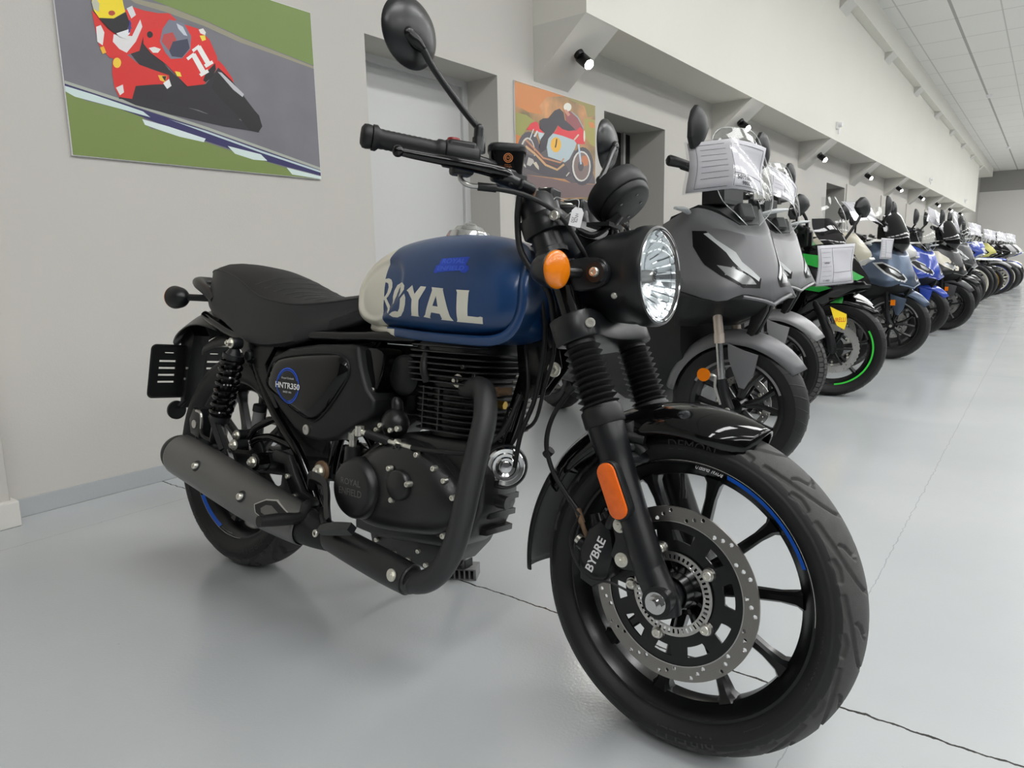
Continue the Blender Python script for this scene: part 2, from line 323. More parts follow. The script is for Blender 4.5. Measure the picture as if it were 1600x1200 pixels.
POSTER2=[((205,130,70),[3.88,2.008,4.006,2.01,4.263,2.018,4.474,2.018,4.246,1.976,4.152,1.903,4.197,1.856,4.031,1.844,3.88,1.869]),((150,150,80),[3.88,1.822,4.001,1.824,4.089,1.799,3.998,1.734,3.902,1.625,3.88,1.678]),((150,140,80),[4.474,2.018,4.9,2.018,4.9,1.944,4.79,1.919,4.744,1.994,4.567,2.002]),((165,155,80),[4.744,1.908,4.9,1.917,4.9,1.72,4.827,1.73,4.748,1.785]),((210,130,70),[4.799,1.888,4.874,1.894,4.9,1.861,4.827,1.85]),((205,125,65),[3.88,1.686,3.946,1.679,3.908,1.61,3.88,1.589]),((96,88,92),[3.88,1.439,3.99,1.441,4.465,1.449,4.551,1.428,4.9,1.445,4.9,1.469,4.779,1.66,4.303,1.671,3.995,1.636,3.88,1.565]),((118,98,98),[3.88,1.429,3.99,1.439,4.298,1.44,4.551,1.428,4.9,1.44,4.9,1.349,3.883,1.273]),((84,80,88),[4.152,1.616,4.145,1.577,4.125,1.541,4.095,1.511,4.057,1.491,4.017,1.481,3.977,1.483,3.942,1.497,3.915,1.521,3.898,1.552,3.893,1.588,3.901,1.625,3.919,1.66,3.948,1.689,3.984,1.71,4.024,1.721,4.064,1.72,4.1,1.708,4.128,1.684,4.147,1.653]),((205,200,190),[4.097,1.593,4.092,1.561,4.078,1.532,4.058,1.508,4.033,1.492,4.006,1.484,3.979,1.487,3.956,1.499,3.937,1.519,3.926,1.545,3.923,1.575,3.928,1.605,3.941,1.634,3.96,1.658,3.985,1.675,4.011,1.683,4.038,1.681,4.062,1.67,4.081,1.65,4.093,1.624]),((110,100,105),[4.085,1.592,4.081,1.564,4.07,1.537,4.053,1.516,4.032,1.501,4.01,1.495,3.988,1.497,3.968,1.508,3.953,1.526,3.943,1.55,3.941,1.577,3.945,1.604,3.956,1.63,3.972,1.651,3.993,1.666,4.015,1.673,4.037,1.671,4.057,1.661,4.073,1.643,4.083,1.619]),((80,76,82),[3.95,1.574,4.221,1.568,4.467,1.556,4.561,1.479,4.465,1.453,4.219,1.451,3.991,1.479]),((74,72,80),[4.874,1.575,4.865,1.531,4.842,1.489,4.805,1.455,4.759,1.432,4.709,1.421,4.659,1.424,4.615,1.441,4.581,1.469,4.56,1.505,4.553,1.546,4.561,1.589,4.583,1.629,4.618,1.662,4.661,1.686,4.71,1.698,4.76,1.697,4.806,1.682,4.842,1.655,4.866,1.618]),((215,212,205),[4.831,1.571,4.824,1.536,4.804,1.503,4.774,1.475,4.736,1.457,4.695,1.448,4.654,1.45,4.618,1.463,4.59,1.485,4.572,1.514,4.566,1.547,4.573,1.582,4.591,1.614,4.62,1.641,4.656,1.66,4.697,1.669,4.738,1.668,4.775,1.657,4.805,1.635,4.824,1.606]),((130,112,108),[4.812,1.57,4.806,1.538,4.79,1.508,4.764,1.484,4.733,1.467,4.698,1.46,4.663,1.462,4.633,1.474,4.609,1.494,4.594,1.52,4.589,1.549,4.594,1.58,4.61,1.609,4.634,1.633,4.665,1.65,4.699,1.658,4.734,1.657,4.765,1.646,4.79,1.627,4.806,1.6]),((195,120,80),[4.705,1.634,4.761,1.642,4.798,1.615,4.788,1.577,4.733,1.562,4.696,1.596]),((90,84,88),[4.728,1.562,4.726,1.55,4.72,1.54,4.711,1.531,4.699,1.524,4.686,1.521,4.674,1.522,4.662,1.526,4.654,1.534,4.648,1.543,4.646,1.555,4.648,1.566,4.654,1.577,4.663,1.586,4.674,1.592,4.687,1.595,4.7,1.595,4.711,1.59,4.72,1.583,4.726,1.573]),((180,196,202),[4.304,1.746,4.436,1.745,4.59,1.735,4.63,1.717,4.607,1.678,4.527,1.593,4.467,1.565,4.253,1.584,4.237,1.646,4.256,1.699]),((190,204,208),[4.132,1.735,4.208,1.732,4.161,1.671,4.139,1.706]),((222,54,66),[3.998,1.73,4.051,1.778,4.111,1.797,4.141,1.786,4.152,1.758,4.209,1.732,4.132,1.734,4.072,1.735]),((150,82,86),[4.472,1.909,4.549,1.927,4.645,1.905,4.725,1.823,4.68,1.836,4.626,1.802,4.513,1.787,4.496,1.829]),((150,165,170),[4.544,1.928,4.575,1.926,4.654,1.904,4.725,1.842,4.73,1.824,4.645,1.894]),((222,54,66),[4.375,1.808,4.436,1.791,4.521,1.788,4.626,1.804,4.68,1.838,4.725,1.819,4.745,1.723,4.634,1.712,4.594,1.734,4.436,1.745,4.314,1.746,4.37,1.782]),((60,56,64),[4.153,1.808,4.196,1.829,4.259,1.84,4.34,1.902,4.405,1.925,4.455,1.906,4.471,1.856,4.522,1.841,4.613,1.809,4.521,1.788,4.436,1.791,4.379,1.809,4.329,1.755,4.256,1.704,4.223,1.627,4.16,1.597,4.145,1.636,4.162,1.688,4.217,1.735,4.152,1.758]),((226,224,214),[4.561,1.958,4.558,1.949,4.551,1.939,4.539,1.931,4.524,1.925,4.507,1.921,4.491,1.92,4.477,1.922,4.465,1.927,4.458,1.934,4.455,1.942,4.458,1.951,4.466,1.96,4.477,1.968,4.492,1.975,4.508,1.979,4.525,1.98,4.539,1.978,4.551,1.974,4.559,1.967]),((200,140,120),[4.457,1.926,4.497,1.93,4.544,1.904,4.514,1.887,4.472,1.909]),((236,180,60),[4.42,1.682,4.416,1.665,4.406,1.65,4.391,1.637,4.372,1.627,4.351,1.623,4.33,1.623,4.312,1.628,4.297,1.638,4.288,1.651,4.285,1.666,4.289,1.682,4.298,1.698,4.313,1.711,4.332,1.72,4.353,1.725,4.373,1.725,4.392,1.72,4.407,1.71,4.417,1.697]),((40,36,36),[4.355,1.714,4.346,1.676,4.336,1.654,4.35,1.653,4.361,1.677,4.37,1.715]),((196,140,105),[3.982,1.659,4.077,1.616,4.185,1.563,4.407,1.552,4.463,1.588,4.446,1.593,4.408,1.563,4.195,1.574,4.091,1.625,3.996,1.668]),((205,165,120),[3.976,1.616,4.097,1.575,4.212,1.518,4.366,1.498,4.465,1.546,4.448,1.556,4.365,1.512,4.228,1.531,4.114,1.587,3.992,1.629]),((120,70,60),[3.984,1.64,4.094,1.594,4.209,1.542,4.38,1.527,4.384,1.534,4.216,1.549,4.103,1.6,3.992,1.646]),((190,185,180),[3.992,1.504,4.036,1.499,4.082,1.533,4.067,1.548,4.015,1.556]),((205,195,175),[4.066,1.523,4.104,1.535,4.134,1.508,4.137,1.483,4.103,1.497]),((185,200,215),[4.641,1.708,4.657,1.646,4.676,1.57,4.701,1.574,4.682,1.65,4.666,1.713]),((220,200,180),[4.603,1.733,4.665,1.778,4.649,1.783,4.586,1.738]),((200,205,205),[4.035,1.666,4.085,1.744,4.074,1.745,4.024,1.667]),((215,215,215),[4.095,1.694,4.134,1.736,4.116,1.74,4.077,1.697]),((200,190,180),[4.488,1.468,4.532,1.499,4.52,1.503,4.477,1.473]),((226,226,205),[4.75,1.781,4.749,1.768,4.747,1.756,4.744,1.747,4.74,1.741,4.736,1.738,4.732,1.74,4.729,1.745,4.726,1.754,4.724,1.765,4.724,1.778,4.725,1.791,4.726,1.802,4.729,1.812,4.733,1.818,4.737,1.82,4.741,1.819,4.744,1.814,4.747,1.805,4.749,1.794])]
mat('lamp_black', (16, 16, 17), .35)
# ================================================================ the showroom
def nodes_mat(name):
    m = bpy.data.materials.new(name); m.use_nodes = True; MATS[name] = m
    return m, m.node_tree, m.node_tree.nodes['Principled BSDF']
def noise(nt, co, scale, detail=4):
    n = nt.nodes.new('ShaderNodeTexNoise'); n.inputs['Scale'].default_value = scale; n.inputs['Detail'].default_value = detail
    nt.links.new(co, n.inputs['Vector']); return n.outputs['Fac']
def math_(nt, op, a, b=0, clamp=False):
    n = nt.nodes.new('ShaderNodeMath'); n.operation = op; n.use_clamp = clamp
    for i, x in enumerate((a, b)):
        if isinstance(x, (int, float)): n.inputs[i].default_value = x
        else: nt.links.new(x, n.inputs[i])
    return n.outputs[0]
def mixc(nt, f, a, b):
    n = nt.nodes.new('ShaderNodeMix'); n.data_type = 'RGBA'
    if isinstance(f, (int, float)): n.inputs['Factor'].default_value = f
    else: nt.links.new(f, n.inputs['Factor'])
    for k, x in (('A', a), ('B', b)):
        if isinstance(x, tuple): n.inputs[k].default_value = x
        else: nt.links.new(x, n.inputs[k])
    return n.outputs['Result']
def wall_mat(name, col, var=.03, rough=.75):
    m, nt, b = nodes_mat(name); tc = nt.nodes.new('ShaderNodeTexCoord').outputs['Object']
    c = rgb(*col); c2 = tuple(x*(1-var*2) for x in c[:3])+(1,)
    nt.links.new(mixc(nt, noise(nt, tc, .9, 5), c, c2), b.inputs['Base Color']); b.inputs['Roughness'].default_value = rough
    bp = nt.nodes.new('ShaderNodeBump'); bp.inputs['Strength'].default_value = .12; bp.inputs['Distance'].default_value = .003
    nt.links.new(noise(nt, tc, 140, 2), bp.inputs['Height']); nt.links.new(bp.outputs['Normal'], b.inputs['Normal'])
    return m
wall_mat('wall_grey', (196, 193, 187)); wall_mat('valance_white', (226, 224, 215)); wall_mat('bracket_white', (212, 210, 204))
wall_mat('wall_far', (222, 220, 216)); wall_mat('wall_dark', (158, 156, 154)); wall_mat('door_grey', (206, 207, 206), rough=.5)
wall_mat('skirting', (172, 175, 177), rough=.5); wall_mat('recess_dark', (45, 45, 46)); wall_mat('wall_charcoal', (74, 74, 76))
# floor: pale grey epoxy, orange-peel gloss, joints
m, nt, b = nodes_mat('epoxy_floor'); tc = nt.nodes.new('ShaderNodeTexCoord').outputs['Object']
sx = nt.nodes.new('ShaderNodeSeparateXYZ'); nt.links.new(tc, sx.inputs[0])
wob = math_(nt, 'MULTIPLY', math_(nt, 'SUBTRACT', noise(nt, tc, 26, 6), .5), .02)
def joint(axis, pos, per, hw, wobble=True):
    v = math_(nt, 'ADD', sx.outputs[axis], wob) if wobble else sx.outputs[axis]
    d = math_(nt, 'ABSOLUTE', math_(nt, 'SUBTRACT', v, pos))
    if per: d = math_(nt, 'PINGPONG', d, per/2)
    return math_(nt, 'LESS_THAN', d, hw)
jx = joint(0, 1.372, 0, .0028); jx2 = joint(0, 1.372, 4.6, .0016); jy = joint(1, .30, 2.27, .0012)
jm = math_(nt, 'MAXIMUM', jx, math_(nt, 'MULTIPLY', math_(nt, 'MAXIMUM', jx2, jy), .28))
base = mixc(nt, noise(nt, tc, 1.3, 5), rgb(172, 176, 178), rgb(190, 193, 194))
specks = math_(nt, 'GREATER_THAN', noise(nt, tc, 60, 3), .76)
base = mixc(nt, math_(nt, 'MULTIPLY', specks, .25), base, rgb(120, 120, 120))
nt.links.new(mixc(nt, jm, base, rgb(52, 50, 48)), b.inputs['Base Color'])
ro = math_(nt, 'ADD', math_(nt, 'MULTIPLY', noise(nt, tc, 3, 3), .10), .10)
nt.links.new(ro, b.inputs['Roughness']); b.inputs['IOR'].default_value = 1.5
bp = nt.nodes.new('ShaderNodeBump'); bp.inputs['Strength'].default_value = .16; bp.inputs['Distance'].default_value = .002
nt.links.new(noise(nt, tc, 150, 2), bp.inputs['Height']); nt.links.new(bp.outputs['Normal'], b.inputs['Normal'])
# ceiling: square mineral tiles in a grid
m, nt, b = nodes_mat('ceiling_tile'); tc = nt.nodes.new('ShaderNodeTexCoord').outputs['Object']
sx = nt.nodes.new('ShaderNodeSeparateXYZ'); nt.links.new(tc, sx.inputs[0])
def line(axis, per, hw, off=0):
    return math_(nt, 'LESS_THAN', math_(nt, 'PINGPONG', math_(nt, 'ADD', sx.outputs[axis], off), per/2), hw)
g1 = math_(nt, 'MAXIMUM', line(0, 1.25, .012), line(1, 1.25, .010, .35)); g2 = line(1, 2.5, .022, -1.5)
base = mixc(nt, noise(nt, tc, .6, 3), rgb(226, 225, 220), rgb(232, 231, 226))
c1 = mixc(nt, math_(nt, 'MULTIPLY', g1, .35), base, rgb(110, 108, 104)); c2 = mixc(nt, math_(nt, 'MULTIPLY', g2, .6), c1, rgb(110, 108, 104))
nt.links.new(c2, b.inputs['Base Color']); b.inputs['Roughness'].default_value = .85

WY = 2.87; CZ = 4.49; X0, X1 = -4.5, 40.0; YR = -9.0
def struct(name, mb, mats, **k): return tag(mb.build(name, mats, **k), kind='structure')
struct('floor', MB().box(((X0+X1)/2, (YR+WY+.7)/2, -.05), (X1-X0+1, WY+.7-YR+.6, .1)), 'epoxy_floor')
struct('ceiling', MB().box(((X0+X1)/2, (YR+WY+.7)/2, CZ+.05), (X1-X0+1, WY+.7-YR+.6, .1)), 'ceiling_tile')
# left wall with three recesses (x ranges, head height, depth)
REC = [(2.62, 3.71, 2.02, .36), (5.06, 6.16, 2.01, .36), (12.0, 13.22, 1.98, .36)]
w_ = MB(); TH = .40
xs = X0
for a, b_, h, dp in REC:
    w_.box(((xs+a)/2, WY+TH/2, CZ/2), (a-xs, TH, CZ)); w_.box(((a+b_)/2, WY+TH/2, (h+CZ)/2), (b_-a, TH, CZ-h)); xs = b_
w_.box(((xs+X1)/2, WY+TH/2, CZ/2), (X1-xs, TH, CZ))
# shallow pilaster joints further along, and the pier at the left
for x in (10.1, 13.3, 16.4, 19.6, 22.7): w_.box((x+.21, WY-.01, 1.0), (.42, .02, 2.1))
struct('wall_left', w_, 'wall_grey')
struct('wall_left_recess_backing', MB().box((3.16, WY+TH+.02, 1.2), (1.6, .04, 2.4)), 'wall_grey').name = 'trim_1'
struct('wall_far', MB().box((X1+.1, -3, 1.8), (.2, 13, 3.6)).box((X1+.1, -3, 4.05), (.2, 13, .9), mi=1), ['wall_far', 'wall_dark'])
struct('wall_right', MB().box(((X0+X1)/2, YR-.1, CZ/2), (X1-X0, .2, CZ)), 'wall_charcoal')
struct('wall_back', MB().box((X0-.1, -3, CZ/2), (.2, 13, CZ)), 'wall_charcoal')
struct('trim_2', MB().box((.62, WY-.035, CZ/2), (.40, .07, CZ)), 'wall_grey', bev=.004)
struct('trim_3', MB().box((.60, WY-.045, .045), (.47, .11, .09)), 'bracket_white', bev=.004)
# skirting painted the floor grey
sk = MB(); xs = .85
for a, b_, h, dp in REC+[(X1, X1, 0, 0)]:
    sk.box(((xs+a)/2, WY-.004, .034), (a-xs, .008, .068)); xs = b_
struct('baseboard_left', sk, 'skirting', bev=.002)
# doors and one dark open doorway in the recesses
def door(name, x0, x1, h, y, m1, handle=True):
    d = tag(MB().box(((x0+x1)/2, y+.02, h/2), (x1-x0, .04, h)).build(name, m1), kind='structure')
    MB().box((x0+.035, y-.012, h/2), (.07, .024, h)).box((x1-.035, y-.012, h/2), (.07, .024, h)).box(((x0+x1)/2, y-.012, h-.031), (x1-x0-.122, .024, .058)).build('door_frame', m1, d, bev=.003)
    if handle: MB().cyl((x0+.16, y, 1.02), (x0+.16, y-.05, 1.02), .01).cyl((x0+.155, y-.05, 1.02), (x0+.28, y-.05, 1.02), .009).build('door_handle', 'steel', d)
    return d
door('door_1', 2.60, 3.73, 2.04, WY+.27, 'door_grey', False)
d2 = tag(MB().box((5.61, WY+.37, 1.0), (1.096, .04, 2.0)).build('doorway_shade_2', 'lamp_black'), kind='structure')  # open doorway closed by a black panel, its inner darkness put into the colour
MB().box((6.0, WY+.335, 1.0), (.035, .03, 2.0)).box((5.08, WY+.335, 1.0), (.035, .03, 2.0)).build('door_frame', 'wall_dark', d2)
d3 = tag(MB().box((12.61, WY+.37, .99), (1.21, .04, 1.97)).build('door_3', 'recess_dark'), kind='structure')

# overhanging white bulkhead with sloped brackets, upper ledge with small brackets
VY = 2.46; VB = 2.40; VT = 4.13; VX0, VX1 = 4.11, 33.2
bh = MB().box(((VX0+VX1)/2, (VY+WY)/2, (VB+CZ)/2), (VX1-VX0, WY-VY, CZ-VB))
struct('trim_4', bh, 'valance_white')
for i in range(9):
    x = VX0+i*3.14; wd = .425 if i == 0 else .40
    br = MB().prism([(VY+.002, VB-.0), (WY, VB), (WY, 2.055)], x+.0, x+wd, ax='x')
    o = struct('trim_%d' % (5+i), br, 'bracket_white')
LY = 2.33
lg = MB().box(((VX0+38.5)/2, (LY+VY)/2, (VT+CZ)/2), (38.5-VX0, VY-LY, CZ-VT)).prism([(LY, VT), (VY, VT), (VY, 4.0)], 33.2, 33.5, ax='x')
lg.box(((33.2+38.5)/2, (VY+WY)/2, (VT+CZ)/2), (38.5-33.2, WY-VY, CZ-VT))
struct('trim_14', lg, 'valance_white')
sb = MB()
for i in range(9):
    x = 4.15+i*3.15; sb.prism([(LY+.001, VT), (VY, VT), (VY, 4.01)], x, x+.4, ax='x')
struct('trim_15', sb, 'bracket_white')

# spot lamps on the sloped brackets
mat('lamp_glow', (255, 250, 240), .4, emit=(255, 246, 232), estr=30)
ORD = ['nearest', 'second', 'third', 'fourth', 'fifth', 'sixth', 'seventh', 'eighth', 'farthest']
for i in range(9):
    x = VX0+i*3.14+.22
    e = tag(empty('spot_lamp', (x, 2.655, 2.238)), 'black cylindrical spot lamp lit on the %s sloped bracket under the white bulkhead' % ORD[i], 'spot lamp', 'spot lamps under the bulkhead')
    n_ = Vector((0, -.64, -.77)).normalized()
    MB().lathe([(0, .028), (.030, .028), (.036, .012), (.036, 0), (0, 0)], (0, 0, 0), n_, 24).build('mount', 'lamp_black', e)
    j = n_*.055
    MB().cyl(n_*.02, j, .009).sphere(j, .016, 12).build('joint', 'lamp_black', e)
    d = Vector((-.25, -.75, -.60)).normalized(); c = j+Vector((.02, 0, -.005))
    MB().lathe([(0, -.05), (.032, -.062), (.038, -.052), (.038, .062), (.034, .062), (.032, .038), (0, .034)], c, d, 24).build('lamp_head', 'lamp_black', e)
    MB().lathe([(0, .084), (.016, .080), (.027, .071), (.033, .056)], c, d, 20).build('bulb', 'lamp_glow', e)
    L = bpy.data.lights.new('spot_light', 'SPOT'); L.energy = 26; L.spot_size = R(75); L.spot_blend = .7; L.shadow_soft_size = .03; L.color = (1, .94, .86)
    lo = bpy.data.objects.new('spot_light', L); COL.objects.link(lo); lo.parent = e; lo.location = c+d*.10
    lo.rotation_euler = d.to_track_quat('-Z', 'Y').to_euler()
# small white emergency sprinklers / detectors
for i, (x, z) in enumerate([(10.65, 2.59), (19.92, 2.59), (28.6, 2.59)]):
    o = MB().box((0, -.012, 0), (.06, .024, .09)).lathe([(0, .05), (.028, .05), (.034, .03), (.034, 0)], (.005, -.02, .01), (0, -1, 0), 16).cyl((.0, -.03, -.04), (0, -.03, -.11), .014, .010, 12)
    q = o.build('alarm_sounder', 'paper'); q.location = (x, VY-.001, z)
    tag(q, 'small white alarm unit on the face of the bulkhead, %s' % ['nearest of the three', 'middle of the three', 'farthest of the three'][i], 'alarm unit', 'alarm units on the bulkhead')
for i, (x, y) in enumerate([(20.7, 1.47), (31.2, 1.5)]):
    q = MB().lathe([(0, -.07), (.03, -.07), (.05, -.04), (.07, -.015), (.075, 0)], (0, 0, 0), (0, 0, 1), 20).build('smoke_detector', 'paper'); q.location = (x, y, CZ)
    tag(q, 'round white smoke detector on the tiled ceiling, %s of the two' % ['nearer', 'farther'][i], 'smoke detector')

# ceiling light fixtures (long panels), the room's real light
mat('panel_glow', (255, 255, 255), .5, emit=(252, 252, 251), estr=8.6)
PX = [-2.5+3.2*i for i in range(13)]
for r_, y in enumerate([-1.0, -4.2, -7.2]):
    for i, x in enumerate(PX):
        f = MB().box((0, 0, -.02), (2.4, .62, .04)).build('ceiling_light', 'paper'); f.location = (x, y, CZ)
        MB().box((0, 0, -.043), (2.34, .56, .006)).build('diffuser', 'panel_glow', f)
        tag(f, 'long white ceiling light panel above the showroom floor', 'ceiling light', 'ceiling light panels')

# posters: flat printed panels, picture as coloured shapes
exec_mat = {}
def colmat(c, rough=.45):
    n = 'print_%d_%d_%d' % c
    return n if n in MATS else (mat(n, c, rough) and n)
def poster(name, x0, x1, z0, z1, bg, data, label, bgmat=None):
    e = MB().box(((x0+x1)/2, WY-.006, (z0+z1)/2), (x1-x0, .01, z1-z0)).build(name, 'paper')
    tag(e, label, 'poster')
    mb = MB(); names = [bgmat or colmat(bg)]; y = WY-.0118
    mb.box(((x0+x1)/2, y, (z0+z1)/2), (x1-x0-.004, .0005, z1-z0-.004), mi=0)
    for k, (c, q) in enumerate(data):
        n = colmat(c)
        if n not in names: names.append(n)
        yy = y-.0006-.00007*k
        pl = []
        for i in range(0, len(q), 2):
            if not pl or (abs(pl[-1][0]-q[i])+abs(pl[-1][1]-q[i+1])) > .0005: pl.append((q[i], q[i+1]))
        if len(pl) < 3: continue
        vs, fs = tess(pl); mb.add([(a, yy, b2) for a, b2 in vs], fs, names.index(n))
    mb.build('picture', names, e, recalc=False)
    return e
m, nt, b = nodes_mat('asphalt_print'); tc = nt.nodes.new('ShaderNodeTexCoord').outputs['Object']
nt.links.new(mixc(nt, noise(nt, tc, 6, 6), rgb(104, 102, 108), rgb(124, 122, 130)), b.inputs['Base Color']); b.inputs['Roughness'].default_value = .45
m, nt, b = nodes_mat('autumn_print'); tc = nt.nodes.new('ShaderNodeTexCoord').outputs['Object']
nf = noise(nt, tc, 5, 8); rm = nt.nodes.new('ShaderNodeValToRGB'); nt.links.new(nf, rm.inputs[0])
rm.color_ramp.elements[0].position = .35; rm.color_ramp.elements[0].color = rgb(120, 105, 70); rm.color_ramp.elements[1].position = .7; rm.color_ramp.elements[1].color = rgb(214, 150, 96)
el = rm.color_ramp.elements.new(.52); el.color = rgb(172, 130, 84)
nt.links.new(rm.outputs[0], b.inputs['Base Color']); b.inputs['Roughness'].default_value = .45
poster('race_poster', 1.177, 2.284, 1.278, 2.031, (112, 110, 116), POSTER1, 'large poster of a rider in red leathers leaning a red racing motorcycle numbered 11', 'asphalt_print')
poster('race_poster', 3.876, 4.903, 1.235, 2.022, (170, 130, 90), POSTER2, 'poster of a rider in black on a vintage red and silver racing motorcycle numbered 1', 'autumn_print')

# ---------------------------------------------------------------- camera and world
cam = bpy.data.cameras.new('camera'); cam.sensor_width = 36; cam.lens = 1103.45/1600*36; cam.clip_start = .05; cam.clip_end = 200
co = bpy.data.objects.new('camera', cam); COL.objects.link(co); SC.camera = co
Mc = Matrix.Rotation(.646963-pi/2, 3, 'Z')@Matrix.Rotation(pi/2-.17117, 3, 'X')@Matrix.Rotation(-.020577, 3, 'Z')
co.matrix_world = Matrix.Translation((0, 0, .86619))@Mc.to_4x4()
W = bpy.data.worlds.new('world'); SC.world = W; W.use_nodes = True
W.node_tree.nodes['Background'].inputs[0].default_value = (.88, .9, .92, 1); W.node_tree.nodes['Background'].inputs[1].default_value = .2
vs = SC.view_settings; vs.view_transform = 'Standard'; vs.look = 'None'; vs.gamma = 1; vs.exposure = 1.02; vs.use_curve_mapping = False
# ================================================================ the motorcycle in front
HB = empty('motorcycle', (1.10471, 1.83759, 0), (-.140408, 0, -1.57711))
tag(HB, 'blue and white retro roadster motorcycle with black engine parked in the foreground', 'motorcycle')
WB = 1.37; FR = .293; RR = .314
RAKE = R(25)
# ---- tyres with real tread grooves
def tyre_mesh(Rt, wt, rb, wb, groove, nt=1000, n_crown=70):
    # section: from bead (rb, -wb) over the crown to (rb, +wb)
    prof = []; nside = 14
    cr = wt/2; hz = Rt-cr*.80
    crown = []
    for i in range(n_crown+1):
        a = (-1+2*i/n_crown)*R(78); crown.append((Rt-cr*.80*(1-cos(a)) if abs(a) < pi/2 else 0, cr*sin(a)/sin(R(78))*.985, i))
    r0, h0 = crown[0][0], crown[0][1]
    side = []
    for k in range(nside):
        t = k/nside; rr = rb+(r0-rb)*t; w2 = wb+(cr*1.02-wb)*sin(min(1, t*1.25)*pi/2)
        if k == 0: w2 = wb-.003
        side.append((rr, -w2))
    P = side+[(c[0], c[1]) for c in crown]+[(r_, -h) for r_, h in side[::-1]]
    m = len(P); Pr = np.array([p_[0] for p_ in P]); Ph = np.array([p_[1] for p_ in P])
    th = np.linspace(0, 2*pi, nt, endpoint=False)
    T, I = np.meshgrid(th, np.arange(m), indexing='ij')
    r_ = Pr[I].copy(); h = Ph[I]
    # arc coordinate s across the tread, only grooves the tread
    s = h; dep = groove(T, s)*((I > nside+1) & (I < m-nside-2))
    nr = np.cos(h/cr*1.2); nh = np.sin(h/cr*1.2)
    r_ = r_-dep*nr; h2 = h-dep*nh*.7
    V = np.stack([r_*np.cos(T), h2, r_*np.sin(T)], -1).reshape(-1, 3)
    idx = np.arange(nt*m).reshape(nt, m); a = idx[:, :-1]; b_ = idx[:, 1:]; c = np.roll(idx, -1, 0)[:, 1:]; d = np.roll(idx, -1, 0)[:, :-1]
    F = np.stack([a, b_, c, d], -1).reshape(-1, 4)
    fm_ = np.broadcast_to(((np.arange(m-1) > nside+6) & (np.arange(m-1) < m-nside-8)).astype(int), (nt, m-1)).reshape(-1)
    return V.tolist(), F.tolist(), fm_.tolist()
def poly_groove(curves, period, hw, depth):
    # curves: polylines in (u along the tread in metres, s across); repeated every period and mirrored half a period on
    def f(T, S, Rt=FR):
        L = 2*pi*Rt; n = round(L/period); P = L/n; U = (T*Rt) % P; D = np.full(T.shape, 9.)
        for sg, sh in ((1, 0), (-1, P*.5)):
            for cv in curves:
                for (u0, s0), (u1, s1) in zip(cv[:-1], cv[1:]):
                    for k in (-2*P, -P, 0, P, 2*P):
                        ax_, ay_, bx_, by_ = u0+k+sh, s0*sg, u1+k+sh, s1*sg
                        if max(ax_, bx_) < -.02 or min(ax_, bx_) > P+.02: continue
                        dx, dy = bx_-ax_, by_-ay_; l2 = dx*dx+dy*dy
                        t = np.clip(((U-ax_)*dx+(S-ay_)*dy)/l2, 0, 1)
                        D = np.minimum(D, np.hypot(U-ax_-t*dx, S-ay_-t*dy))
        return depth*np.clip(1.6-D/hw, 0, 1)
    return f
arc1 = [(.000, -.012), (.002, .000), (.009, .012), (.024, .024), (.046, .034), (.074, .041), (.104, .0455), (.130, .0475)]
arc2 = [(.056, .012), (.066, .020), (.078, .026), (.084, .034)]
arc3 = [(.030, .0475), (.050, .046), (.066, .049)]
TG = poly_groove([arc1, arc2, arc3], .123, .0024, .0052)

def add_tyre(parent, Rt, wt, wb, words, name='tyre', n=1000, cen=(0, 0, 0)):
    V, F, I_ = tyre_mesh(Rt, wt, .2275, wb, lambda T, S: TG(T, S), n)
    mb = MB(); mb.add(V, F); mb.m = I_; t = mb.build(name, ['rubber', 'rubber_dusty'], parent, sharp=70, recalc=False)
    t.location = cen; return t
def ring_text(mb, txt, r, y, ang, size, wid, side=-1, flip=False, mi=0, bold=.0, slope=0, lift=.0006):
    # writing on a ring face: centre angle ang, letter height size, total width wid along the arc
    vs, fs = text_mesh(txt, bold); out = []
    vs, fs = refine(vs, fs, .06 if wid > .05 else .2)
    for x, v in vs:
        if flip: x, v = -x, -v
        a = ang-side*(-1)*x*wid/r*(1)
        rr = r+v*size
        out.append((rr*cos(a), y+side*lift-side*slope*v*size, rr*sin(a)))
    mb.add(out, fs, mi)

